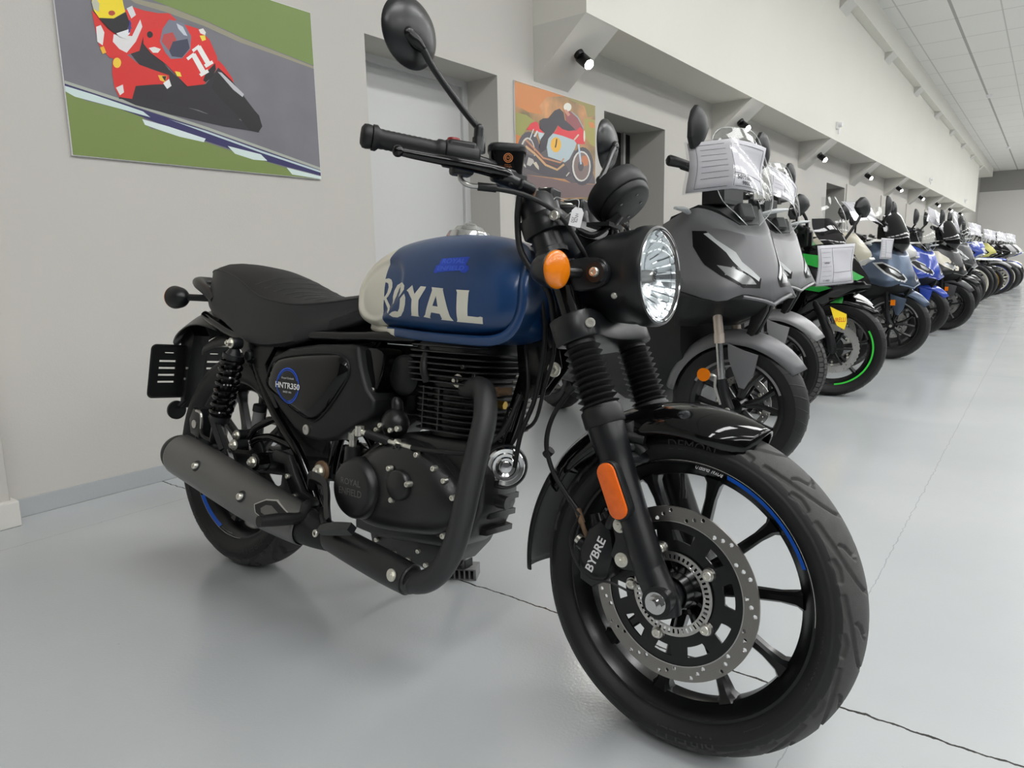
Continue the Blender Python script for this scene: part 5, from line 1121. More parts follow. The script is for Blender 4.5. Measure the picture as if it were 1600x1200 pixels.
# brake pedal, lower frame boss
MB().tube([(.49, -.13, .27), (.55, -.17, .290), (.60, -.21, .292), (.64, -.235, .284)], .009, 10, 4).tube([(.635, -.24, .276), (.685, -.24, .289), (.734, -.24, .299)], [.012, .0145, .013], 4, 2).build('brake_pedal', 'black_satin', HB, sharp=30)
MB().tube([(.495, -.165, .335), (.510, -.175, .358), (.535, -.185, .366), (.575, -.19, .362), (.592, -.195, .345), (.607, -.205, .315), (.635, -.222, .290)], .0075, 4, 4, flat=2.2, up=(0, 1, 0)).build('ankle_guard', 'black_satin', HB)
MB().tube([(.44, -.115, .31), (.46, -.12, .26), (.47, -.12, .235)], .019, 14, 3).build('pivot_boss', 'black_gloss', HB)
pv_ = MB().lathe([(0, .006), (.024, .006), (.026, 0)], (.496, -.135, .369), (0, -1, 0), 28); pvo = pv_.build('pivot_washer', 'tan_rust', HB)
bolts('pivot_nut', [((.496, -.146, .369), (0, -1, 0), .0115, .010)], 'bolt_zinc', HB, hexbolt)
# side stand on the far side
MB().tube([(.63, .10, .225), (.615, .16, .175), (.600, .235, .118), (.592, .276, .088)], .0125, 12, 3).build('side_stand', 'black_satin', HB)
sfp = MB().prism([(-.028, -.02), (.025, -.026), (.032, .0), (.022, .024), (-.012, .028), (-.03, .01)], 0, .005, ax='z', bev=.001).box((.028, 0, .012), (.004, .03, .022)); sfp.xf(Matrix.Translation((.592, .284, .0755))@Matrix.Rotation(.1404, 4, 'X')); sfp.build('stand_foot', 'black_satin', HB)
MB().cyl((.55, .06, .24), (.60, .11, .225), .02).build('stand_pivot', 'black_satin', HB)

# ---- engine
def rfin(cx, z, hx, hy, t, e=4, n=40):
    out = []
    for zz, k in ((z-t/2, .985), (z-t*.3, 1), (z+t*.3, 1), (z+t/2, .985)):
        out.append([Vector((cx+hx*k*abs(cos(a))**(2/e)*(1 if cos(a) > 0 else -1), hy*k*abs(sin(a))**(2/e)*(1 if sin(a) > 0 else -1), zz)) for a in [2*pi*i/n for i in range(n)]])
    return out
cy = MB().loft(rfin(.835, .56, .075, .085, .14, 3)); barrel = cy.build('cylinder', 'engine_black', HB)
for k in range(8):
    MB().loft(rfin(.842, .508+.0128*k, .094, .112, .0036, 5)).build('cooling_fin', 'engine_black', barrel)
for k in range(7):
    t_ = k/6; MB().loft(rfin(.830+.004*(1-t_), .612+.0125*k-(.0), .112-.010*abs(t_-.4), .125-.012*abs(t_-.4), .0042, 5)).build('cooling_fin', 'engine_black', barrel)
for k in range(7):
    a = [(.80, -.110), (.86, -.111), (.905, -.100)][k % 3]
ribs = MB()
for x in (.79, .835):
    MB().box((x, -.105 if x < .9 else -.098, .553), (.0028, .012, .095)).build('fin_rib', 'engine_black', barrel)
hd2 = MB().loft([[v for v in s_] for s_ in [rfin(.830, .66, .088, .085, .07, 3)[0]]+[[Vector((.832+(v.x-.832)*k, v.y*k, z)) for v in rfin(.832, 0, .112, .108, .001, 3.2)[1]] for z, k in ((.672, .95), (.676, 1), (.692, 1), (.708, .93), (.714, .80))]])
hd2.build('cylinder_head', 'engine_black', HB, sharp=50)
MB().tube([(.785, -.07, .705), (.79, -.105, .675), (.800, -.125, .640), (.805, -.118, .61)], .0085, 12, 5).build('spark_plug_lead', 'rubber_soft', HB)
bolts('head_bolt', [((.905, -.118, .648), (0, -1, 0), .005, .004), ((.925, -.105, .632), (0, -1, 0), .005, .004)], 'engine_black', HB)
MB().cyl((.94, -.05, .60), (.975, -.05, .604), .008).cyl((.93, -.05, .60), (.95, -.05, .60), .011, None, 6).build('lambda_sensor', 'tan_rust', HB)
MB().cyl((.935, -.045, .575), (.962, -.045, .573), .009, None, 6).build('oil_union', 'brass', HB)
# crankcase
core = MB().prism([(.585, .245), (.575, .36), (.60, .43), (.66, .475), (.74, .492), (.92, .495), (.945, .47), (.965, .42), (.962, .36), (.935, .30), (.89, .265), (.80, .255), (.66, .24)], -.105, .020, bev=.012)
core.prism([(.585, .245), (.575, .36), (.60, .43), (.66, .475), (.80, .480), (.84, .44), (.85, .36), (.83, .28), (.74, .25)], .01, .115, bev=.01)
ccase = core.build('crankcase', 'engine_black', HB, sharp=45)
MB().prism([(.60, .26), (.62, .205), (.70, .196), (.80, .192), (.83, .205), (.87, .25), (.89, .29), (.80, .31)], -.080, .06, bev=.010).build('oil_sump', 'engine_black', ccase, sharp=45)
for k in range(4):
    MB().prism([(.935+.008*k-.03, .300+.036*k-.006), (.952+.006*k, .300+.036*k), (.952+.006*k, .312+.036*k), (.90, .318+.036*k)], -.07, .022, bev=.002).build('case_rib', 'engine_black', ccase)
MB().tube([(.935, -.05, .375), (.985, -.045, .372)], [.016, .014], 14, 1).build('oil_filter_neck', 'engine_black', ccase)
cvr = [(.625, .288), (.602, .315), (.592, .355), (.600, .395), (.625, .425), (.655, .440), (.70, .468), (.755, .483), (.81, .478), (.86, .458), (.90, .432), (.935, .400), (.945, .36), (.925, .322), (.88, .298), (.81, .285), (.73, .276), (.67, .276)]
MB().prism(cvr, -.128, -.100, bev=.004).build('cover_flange', 'engine_black', ccase, sharp=40)
pl_ = pillow([(x*.985+.012, z*.985+.005) for x, z in cvr], -.126, -.042, 7, 3); cco = pl_.build('clutch_cover', 'engine_black', ccase, sharp=60)
MB().lathe([(0, .060), (.052, .060), (.060, .057), (.066, .049), (.069, .035), (.069, 0)], (.662, -.128, .362), (0, -1, 0), 56).build('clutch_dome', 'engine_black', ccase, sharp=50)
tx = MB(); text_on(tx, 'ROYAL', (.662, -.1888, .378), (1, 0, 0), (0, 0, 1), .064, .014, bold=.01, lift=0); text_on(tx, 'ENFIELD', (.662, -.1888, .356), (1, 0, 0), (0, 0, 1), .074, .015, bold=.01)
txo = MB(); 
tx.build('case_lettering', 'muffler_grey', cco, recalc=False)
MB().lathe([(0, .030), (.028, .030), (.0315, .027), (.033, .020), (.033, 0)], (.792, -.150, .392), (0, -1, 0), 40).build('inspection_cap', 'engine_black', ccase, sharp=50)
bolts('cap_bolt', [((.768, -.176, .424), (0, -1, 0), .0062, .006), ((.776, -.172, .358), (0, -1, 0), .0062, .006), ((.824, -.174, .400), (0, -1, 0), .0062, .008)], 'bolt_zinc', ccase)
CB_ = [(.822, .459, -.132), (.872, .438, -.132), (.902, .418, -.132), (.928, .388, -.132), (.712, .470, -.128), (.905, .305, -.128)]
bolts('case_bolt', [((x, y-.020, z), (0, -1, 0), .0062, .006) for x, z, y in CB_], 'bolt_zinc', ccase)
for x, z, y in CB_: MB().tube([(x-.03, y-.006, z-.006), (x, y-.002, z)], [.004, .0095], 12, 1).build('bolt_boss', 'engine_black', ccase)
bolts('sump_bolt', [((x, -.083, z), (0, -1, 0), .0055, .004) for x, z in ((.640, .226), (.70, .208), (.745, .204), (.80, .205), (.775, .23), (.86, .24))], 'bolt_zinc', ccase)
bolts('sight_glass', [((.70, -.083, .262), (0, -1, 0), .016, .004)], 'engine_black', ccase)
# starter / oil filler on top of the case
sm_ = MB().sphere((.703, -.105, .508), (.034, .030, .034), 24).tube([(.703, -.10, .535), (.700, -.10, .555), (.698, -.098, .562)], [.014, .014, .010], 14, 2).build('oil_filler', 'engine_black', ccase)
bolts('filler_bolt', [((.674, -.131, .491), (0, -1, 0), .006, .006), ((.688, -.133, .503), (0, -1, 0), .006, .006), ((.742, -.133, .502), (0, -1, 0), .0068, .006), ((.722, -.136, .496), (0, -1, 0), .006, .004)], 'bolt_zinc', ccase)
# clutch lever arm + cable across the case
cv2 = MB().cyl((.606, -.14, .405), (.606, -.14, .446), .019, .017, 24).build('clutch_shaft', 'engine_black', ccase)
MB().cyl((.606, -.14, .446), (.606, -.14, .464), .0085, None, 16).cyl((.606, -.14, .460), (.606, -.14, .476), .012, None, 6).tube([(.606, -.14, .470), (.622, -.145, .482), (.640, -.150, .485)], .007, 8, 2).cyl((.638, -.150, .474), (.638, -.150, .496), .010).cyl((.640, -.15, .484), (.668, -.15, .482), .006).build('clutch_arm', 'bolt_zinc', ccase)
bl = []
for i in range(13): bl += [(.0070, i*.0054), (.0102, i*.0054+.0027)]
MB().lathe([(.004, 0)]+bl+[(.004, .073)], (.663, -.150, .482), (1, 0, -.11), 20).build('cable_boot', 'rubber_soft', ccase, sharp=70)
MB().cyl((.735, -.150, .4745), (.812, -.150, .4705), .0052, None, 12).cyl((.756, -.150, .4735), (.763, -.150, .473), .011, None, 6).build('cable_adjuster', 'bolt_zinc', ccase)
MB().tube([(.805, -.150, .471), (.83, -.150, .471), (.90, -.148, .475), (.95, -.13, .482), (.99, -.09, .52), (1.01, -.06, .60)], [.0065, .005, .005, .005, .005, .005], 10, 5).build('clutch_cable', 'rubber_soft', ccase)
MB().box((.757, -.150, .452), (.006, .018, .040)).box((.772, -.150, .452), (.006, .018, .040)).box((.7645, -.150, .471), (.021, .018, .007)).box((.7645, -.135, .44), (.021, .04, .010)).build('cable_bracket', 'black_satin', ccase, bev=.002)
# horn
ha = Vector((.72, -.69, 0)).normalized(); hc = Vector((.972, -.045, .447))
ho = MB().lathe([(0, -.02), (.038, -.016), (.046, -.004), (.0475, .002), (.045, .005), (.041, .004)], hc, ha, 40).build('horn', 'tan_rust', HB); ho.data.materials[0] = M_('black_satin')
MB().lathe([(.041, .006), (.038, .010), (.030, .008), (.028, .011), (.022, .010), (.019, .013), (.013, .011), (.011, .015), (0, .016)], hc, ha, 40).build('horn_face', 'chrome', ho, sharp=20)
# ---- exhaust
EX = [(.893, -.085, .600), (.925, -.098, .608), (.958, -.116, .605), (.982, -.135, .585), (.994, -.150, .550), (.993, -.162, .50), (.988, -.172, .44), (.981, -.181, .37), (.968, -.187, .305), (.945, -.190, .258), (.912, -.191, .226), (.875, -.191, .212), (.835, -.191, .212), (.78, -.192, .218)]
ex = MB().tube(EX, .0235, 28, 6).build('exhaust_pipe', 'heat_black', HB)
fl2 = MB().prism(capsule((.878, .612), (.905, .572), .020), -.088, -.078, bev=.003).build('exhaust_flange', 'black_satin', ex)
bolts('flange_nut', [((.872, -.096, .617), (0, -1, 0), .0095, .009)], 'bolt_zinc', ex, hexbolt)
csh = MB().tube([(.868, -.192, .214), (.862, -.192, .214), (.80, -.193, .222), (.70, -.194, .236), (.60, -.193, .248), (.52, -.19, .255)], [.020, .0305, .032, .031, .029, .027], 28, 5, flat=1.0)
cso = csh.build('collector_box', 'heat_black', HB, sharp=40)
sh2 = MB(); P = [(.862, -.193, .214), (.80, -.194, .222), (.70, -.195, .236), (.60, -.194, .250), (.52, -.192, .258)]
sh2.tube(P, [.0325, .034, .033, .031, .028], 28, 4); sh2.build('heat_shield', 'engine_black', cso)
bolts('shield_bolt', [((.842, -.2275, .226), (0, -1, .1), .0085, .004)], 'bolt_zinc', cso, hexbolt)
bolts('shield_bolt', [((.600, -.226, .258), (0, -1, .1), .0085, .004)], 'bolt_zinc', cso)
MU = [(.615, -.195, .245), (.56, -.200, .252), (.49, -.205, .264), (.38, -.210, .280), (.25, -.212, .303), (.12, -.211, .325), (.02, -.208, .338), (-.015, -.207, .341)]
mu = MB().tube(MU, [.030, .038, .046, .051, .053, .0535, .053, .051], 36, 5, flat=1.0).build('muffler', 'black_plastic', HB)
MB().tube([(-.010, -.207, .341), (-.025, -.207, .343), (-.045, -.206, .345), (-.052, -.206, .346)], [.0515, .051, .042, .034], 36, 3).cyl((-.052, -.206, .346), (-.06, -.206, .347), .020, .018).build('muffler_end_cap', 'black_plastic', mu)
# sheet cover over the outer side of the muffler
MP = catmull([Vector(v) for v in MU], 6); MR = [v.x for v in catmull([(r_, 0, 0) for r_ in [.030, .038, .046, .051, .053, .0535, .053, .051]], 6)]
rows = []
for i in range(8, len(MP)-3):
    d = (MP[min(i+1, len(MP)-1)]-MP[i-1]).normalized(); a = Vector((0, -1, 0)); a = (a-d*a.dot(d)).normalized(); u2 = a.cross(d)*-1
    if u2.z < 0: u2 = -u2
    t = (i-8)/(len(MP)-12); span = 98-6*sstep(.85, 1, 1-t)
    rows.append([MP[i]+(a*cos(g)+u2*sin(g))*(MR[i]+.0045-.004*(abs(j) == 9)) for j, g in [(j, R(span*j/9)+R(8)) for j in range(-9, 10)]])
hsd = MB().grid(rows, 1, 1).build('muffler_shield', 'muffler_grey', mu, solid=.002, sharp=50)
BV3 = bvh_of(hsd)
def mdec(poly, m_, nm, off, holes=()):
    vs, fs = tess(poly, holes); q = MB(); decal(q, vs, fs, lambda x, z: (x, -.35, z), BV3, (0, 1, 0), off, .01); return q.build(nm, m_, mu, recalc=False)
hx = [(.419, .292), (.445, .305), (.472, .307), (.516, .290), (.518, .279), (.468, .262), (.427, .276)]
hx2 = [(.441, .288), (.453, .296), (.469, .297), (.499, .285), (.498, .279), (.476, .272), (.446, .279)]
cxh, czh = .469, .285; hx3 = [(cxh+(x-cxh)*1.07, czh+(z-czh)*1.14) for x, z in hx]
mdec(hx, 'black_plastic', 'vent_recess', .001)
mdec(hx3, 'steel', 'vent_border', .0006)
mdec(hx2, 'muffler_grey', 'vent_plate', .0022)
for bx_, bz_ in ((.165, .343), (.366, .302)):
    h, n_, i_, d_ = BV3.ray_cast(Vector((bx_, -.4, bz_)), Vector((0, 1, 0)))
    if h: MB().lathe([(0, .0015), (.013, .0015), (.0145, 0)], h, n_ if n_.y < 0 else -n_, 24).build('bolt_recess', 'black_plastic', mu); bolts('shield_bolt', [(h+Vector((0, -.002, 0)), (0, -1, .1), .0085, .007)], 'bolt_zinc', mu)

# ---- price tag tied to the bars (hangs from them)
TAGM = HB.matrix_basis if False else Matrix.Translation(HB.location)@HB.rotation_euler.to_matrix().to_4x4()
def tw(v): return TAGM@Vector(v)
pt = MB(); c0 = tw((1.150, -.117, .936)); uu = (co.matrix_world.to_3x3()@Vector((1, 0, 0))) if False else Vector((.62, -.78, 0)).normalized()
tilt = Matrix.Rotation(R(-14), 3, uu.cross(Vector((0, 0, 1))))
uh = tilt@uu; vh = tilt@Vector((0, 0, 1)); nh = uh.cross(vh)
pl = [(-.011, .010), (-.006, .017), (.006, .017), (.011, .010), (.011, -.017), (-.011, -.017)]
vs = [c0+uh*x+vh*z for x, z in pl]; th_ = nh*.0006
ptg = MB().add(vs+[v+th_ for v in vs], [(0, 1, 2, 3, 4, 5), (11, 10, 9, 8, 7, 6)]+[(i, (i+1) % 6, 6+(i+1) % 6, 6+i) for i in range(6)]).build('price_tag', 'paper', None)
tag(ptg, 'small white card tag tied with string to the handlebar of the blue motorcycle', 'price tag')
kt = tw((1.075, -.075, .985))
MB().tube([c0+vh*.013, c0+vh*.03+uh*-.004, (c0+kt)/2+Vector((0, 0, .012)), kt, kt+Vector((-.01, 0, -.012)), (c0+kt)/2+Vector((-.012, 0, -.02)), c0+uh*-.012+vh*.005], .0009, 6, 5).build('tag_string', 'white_ink', ptg)
tx = MB(); text_on(tx, 'HNTR', c0-vh*.002+nh*.0008, vh*-1, uh, .016, .006); text_on(tx, '350', c0-vh*.006-uh*.005+nh*.0008, vh*-1, uh, .010, .006)
if nh.dot(Vector((0, 0, .866))-c0) < 0: tx = MB(); text_on(tx, '350', c0-vh*.004-nh*.0003, uh, vh, .012, .006); text_on(tx, 'HNTR', c0+vh*.005-nh*.0003, uh, vh, .015, .005)
tx.build('tag_writing', 'ink', ptg, recalc=False)
# grey plastic block under the side-stand foot
bk3 = MB().box((0, 0, .002), (.095, .055, .004)).box((0, .0255, .016), (.095, .004, .030)).box((-.0455, 0, .016), (.004, .055, .030)).box((.0455, 0, .016), (.004, .055, .030)).box((0, 0, .031), (.095, .055, .004))
for k in range(7): bk3.box((-.042+.014*k, -.0255, .016), (.005, .004, .030))
blo = bk3.build('stand_block', 'grey_plastic', None, bev=.0008); blo.location = (1.395, 1.245, 0); blo.rotation_euler = (0, 0, R(-62))
tag(blo, 'small grey plastic block on the floor under the side stand of the blue motorcycle', 'block')
# ================================================================ the row of bikes along the wall
mat('grey_matt', (112, 112, 114), .42, .25); mat('grey_silver', (150, 150, 151), .38, .3); mat('blue_grey', (78, 90, 108), .3, .5); mat('kawa_green', (40, 165, 62), .25, coat=.5)
mat('royal_blue', (38, 66, 160), .25, coat=.5); mat('white_gloss', (226, 226, 224), .2, coat=.5); mat('dark_grey', (66, 66, 68), .35); mat('drl_grey', (196, 199, 200), .3)
mat('lamp_dark', (8, 8, 9), .3, spec=.25); mat('lamp_glass', (128, 130, 130), .22, .3); mat('gold', (176, 140, 60), .3, .9); mat('green_tape', (62, 215, 70), .4); mat('yellow_card', (246, 214, 40), .5); mat('red_ink', (205, 50, 30), .5); mat('copper_tube', (214, 200, 186), .3, .55); mat('ivory', (214, 208, 190), .3, coat=.3); mat('pale_yellow', (210, 205, 120), .4)
mat('grey_tape', (150, 150, 150), .4, .6)
def Rz4(a): return Matrix.Rotation(a, 4, 'Z')
def simple_tyre(par, Rt, wt, rb, x=0, detail=0, parentM=None):
    cr = wt/2; prof = [(rb, -wt*.33), (rb+.02, -cr*.98), ((rb+Rt)/2+.01, -cr*1.03)]
    for i in range(13): a = (-1+i/6)*R(72); prof.append((Rt-cr*.85*(1-cos(a)), cr*sin(a)))
    prof += [((rb+Rt)/2+.01, cr*1.03), (rb+.02, cr*.98), (rb, wt*.33)]
    mb = MB().lathe(prof, (x, 0, Rt), (0, 1, 0), 72); 
    o = mb.build('tyre', 'rubber', par, sharp=60)
    if detail:   # block tread
        kb = MB(); n = 46 if detail == 2 else 60
        for i in range(n):
            for j, yy in enumerate((-.36, -.12, .12, .36)):
                a = 2*pi*(i+.5*(j % 2))/n; al = yy*2*R(62); rr = Rt-cr*.85*(1-cos(al))-.002; c = Vector((x+rr*cos(a), cr*sin(al), Rt+rr*sin(a)))
                kb.box(c, (.012, wt*.21, (2*pi*Rt/n)*.78), Matrix.Rotation(-a, 3, 'Y')@Matrix.Rotation(al, 3, 'Z'))
        tag(kb.build('tread_block', 'rubber_dusty', par, recalc=False), kind='stuff')
    else:
        kb = MB(); n = 34
        for i in range(n):
            a = 2*pi*i/n
            for s in (-1, 1):
                a2 = a+(s > 0)*pi/n; P = []
                for q in range(5): al = s*(.12+.22*q)*R(72)*1.0; rr = Rt-cr*.85*(1-cos(al))+.0003; P.append(Vector((x+rr*cos(a2+.03*q), cr*sin(al), Rt+rr*sin(a2+.03*q))))
                kb.tube(P, .0017, 4, 1, caps=False)
        kb.build('tread_groove', 'black_gloss', o, recalc=False) if False else tag(kb.build('tread_groove', 'rubber_soft', par, recalc=False), kind='stuff')
    return o
def simple_wheel(e, x, Rt, wt, rr, ns, rimm, M4, name='front_wheel', disc=.12, dside=1, stripe=None, detail=0, blade='flat', wave=0, lod=0):
    rw_ = wt*.33; mb = MB()
    mb.lathe([(rr+.008, rw_), (rr-.004, rw_-.004), (rr-.018, rw_*.5), (rr-.02, 0), (rr-.018, -rw_*.5), (rr-.004, -rw_+.004), (rr+.008, -rw_), (rr-.006, -rw_-.002), (rr-.020, -rw_+.008), (rr-.030, 0), (rr-.020, rw_-.008), (rr-.006, rw_+.002)], (x, 0, Rt), (0, 1, 0), 64, closed=True)
    hub = .035
    for k in range(ns):
        a = 2*pi*k/ns+.2
        if blade == 'wire':
            for s in (-1, 1):
                a0 = a+s*.5; mb.cyl((x+hub*cos(a0), s*.02, Rt+hub*sin(a0)), (x+(rr-.02)*cos(a), 0, Rt+(rr-.02)*sin(a)), .0022, None, 6, caps=False)
        else:
            sp = .55 if blade == 'fork' else 0
            for s in ((-1, 1) if sp else (0,)):
                a0 = a; a1 = a+s*sp*pi/ns
                mb.tube([(x+hub*.6*cos(a0), 0, Rt+hub*.6*sin(a0)), (x+rr*.5*cos(a+s*sp*.5*pi/ns), 0, Rt+rr*.5*sin(a+s*sp*.5*pi/ns)), (x+(rr-.02)*cos(a1), 0, Rt+(rr-.02)*sin(a1))], [.013, .009, .012], 6, 2, flat=1.2)
    mb.cyl((x, -.05, Rt), (x, .05, Rt), hub, None, 24)
    o = mb.build(name, rimm, e, sharp=35); o.matrix_local = M4
    simple_tyre(o, Rt, wt, rr, x, detail)
    if disc and not lod:
        for s in ((-1, 1) if dside == 2 else (dside,)):
            hl_ = [(disc*.93, 2*pi*k/18) for k in range(18)]+[(disc*.84, 2*pi*(k+.5)/18) for k in range(18)]
            d_ = disc_ring(disc, disc*.74, s*.062, .004, hl_, .0032, 'steel', o, wave=wave); d_.location = (x, 0, Rt)
            cr_ = MB()
            for k in range(6): a = 2*pi*k/6; cr_.tube([(x+.02*cos(a), s*.06, Rt+.02*sin(a)), (x+disc*.76*cos(a), s*.062, Rt+disc*.76*sin(a))], .007, 6, 1)
            cr_.lathe([(.02, -.004), (disc*.42, -.004), (disc*.42, .004), (.02, .004)], (x, s*.06, Rt), (0, 1, 0), 28, closed=True).build('disc_carrier', 'black_paint', o)
            bolts('disc_bolt', [((x+disc*.66*cos(a), s*.067, Rt+disc*.66*sin(a)), (0, s, 0), .007, .003) for a in [2*pi*(k+.5)/6 for k in range(6)]], 'bolt_zinc', o)
    elif disc:
        MB().lathe([(disc*.72, -.002), (disc, -.002), (disc, .002), (disc*.72, .002)], (x, .06*(dside if abs(dside) == 1 else -1), Rt), (0, 1, 0), 32, closed=True).build('brake_disc', 'steel', o)
    if stripe:
        sm, a0, a1 = stripe; q = MB(); arc_strip(q, rr-.006, rr+.004, -rw_-.0045, -rw_-.0055, R(a0), R(a1)); q.xf(Matrix.Translation((x, 0, Rt))); q.build('rim_stripe', sm, o, recalc=False)
    return o
def mirror_part(e, c, w_, h_, stem, s, pts=None, m_='black_plastic'):
    # pts: outline in (y, z) around c, seen from the front
    pts = pts or [(.08, .5), (.30, .36), (.46, .08), (.48, -.25), (.30, -.48), (.02, -.5), (-.30, -.26), (-.50, -.02), (-.40, .26), (-.12, .47)]
    c = Vector(c); rings = []
    for t, k in ((-.004, .97), (0, 1), (.012, .97), (.026, .80), (.036, .50), (.040, .12)): rings.append([c+Vector((t, s*y*w_*k, z*h_*k)) for y, z in pts])
    o = MB().loft(rings).tube(stem, [.009]*len(stem), 8, 3).build('mirror', m_, e, sharp=28)
    MB().add([c+Vector((-.005, s*y*w_*.92, z*h_*.92)) for y, z in pts], [tuple(range(len(pts)))]).build('mirror_glass', 'mirror_glass', o)
    return o
SHELL = [
 [(.03, 0, .985), (.015, -.06, 1.00), (-.05, -.12, 1.045), (-.10, -.18, 1.055), (-.18, -.25, 1.00)],
 [(.080, 0, .941), (.068, -.06, .95), (.0, -.13, .975), (-.07, -.19, .97), (-.17, -.265, .94)],
 [(.118, 0, .87), (.108, -.055, .87), (.062, -.115, .865), (-.01, -.185, .86), (-.15, -.28, .86)],
 [(.145, 0, .793), (.140, -.05, .785), (.116, -.105, .785), (.055, -.18, .778), (-.12, -.28, .80)],
 [(.168, 0, .700), (.157, -.045, .715), (.133, -.12, .730), (.085, -.20, .707), (-.10, -.258, .75)]]
HL = [(.192, .970), (.160, .967), (.145, .937), (.105, .888), (.096, .852), (.072, .822), (.040, .785), (.050, .750), (.112, .753), (.162, .798), (.188, .84), (.200, .91)]
DR = [(.168, .957), (.156, .960), (.140, .932), (.099, .884), (.090, .848), (.045, .788), (.052, .775), (.098, .818), (.114, .850), (.124, .884)]
LW = [(.160, .838), (.118, .826), (.078, .792), (.062, .765), (.112, .766), (.145, .800)]
def hl_decals(shell, e, polys, mirror=True, front=False):
    bv = bvh_of(shell)
    for s in ((-1, 1) if mirror else (-1,)):
        for poly, m_, nm, off in polys:
            vs, fs = tess(poly); q = MB()
            if front: decal(q, vs, fs, lambda y, z: (.5, s*y, z), bv, (-1, 0, 0), off, .03)
            else: decal(q, vs, fs, lambda x, z: (x, s*.5, z), bv, (0, -s, 0), off, .03)
            if q.f: q.build(nm, m_, shell, recalc=False)
def body_rear(e, c_body, xo=0, zo=0, seat_z=0, tall=True, Rr=.27, wr=.14, M4=None, seatm='seat_vinyl', lod=0):
    def sec(x, w, z0, z1, e_=3.2): return [Vector((x+xo, w*abs(cos(t))**(2/e_)*(1 if cos(t) > 0 else -1), (z0+z1)/2+zo+(z1-z0)/2*abs(sin(t))**(2/e_)*(1 if sin(t) > 0 else -1))) for t in [2*pi*k/24 for k in range(24)]]
    MB().loft([sec(-.16, .17, .40, .74), sec(-.30, .21, .30, .86), sec(-.42, .22, .22, .74), sec(-.60, .21, .20, .66), sec(-.80, .20, .24, .74), sec(-1.05, .18, .38, .80)]).build('leg_shield', 'black_plastic', e)
    MB().loft([sec(-.75, .18, .50, .76), sec(-.95, .19, .52, .80), sec(-1.25, .17, .58, .84), sec(-1.55, .12, .70, .90), sec(-1.72, .05, .80, .90)]).build('tail_body', c_body, e)
    MB().loft([sec(-.70, .09, .72, .80), sec(-.80, .14, .74, .83), sec(-1.0, .16, .77, .84), sec(-1.15, .15, .80, .90), sec(-1.45, .12, .86, .94), sec(-1.58, .06, .88, .93)]).build('seat', seatm, e)
    simple_wheel(e, -1.50+xo, Rr, wr, Rr-.09, 5, 'black_paint', Matrix.Identity(4), 'rear_wheel', disc=.11, lod=1)
    MB().tube([(-1.0, -.16, .26), (-1.25, -.20, .32), (-1.6, -.22, .44)], [.03, .055, .055], 14, 4).build('exhaust', 'dark_grey', e)
def bars(e, z, x=-.14, w=.37, lod=0):
    o = MB().tube([(x-.03, -w+.1, z+.01), (x, -.2, z-.01), (x+.02, -.08, z-.06), (x+.02, .08, z-.06), (x, .2, z-.01), (x-.03, w-.1, z+.01)], .012, 8, 4).box((x+.015, 0, z-.07), (.09, .22, .10)).build('handlebar', 'black_plastic', e, bev=.01)
    for s in (-1, 1):
        MB().tube([(x-.035, s*(w), z+.022), (x-.032, s*(w-.004), z+.022), (x-.015, s*(w-.06), z+.016), (x, s*(w-.135), z+.005)], [.010, .0195, .017, .018], 14, 2).build('grip', 'rubber_soft', o)
        MB().tube([(x+.02, s*(w-.16), z-.01), (x+.045, s*(w-.12), z-.01), (x+.035, s*(w-.01), z)], [.016, .009, .007], 8, 3).box((x+.01, s*(w-.17), z-.005), (.05, .06, .05)).build('lever', 'black_plastic', o, bev=.006)
    return o
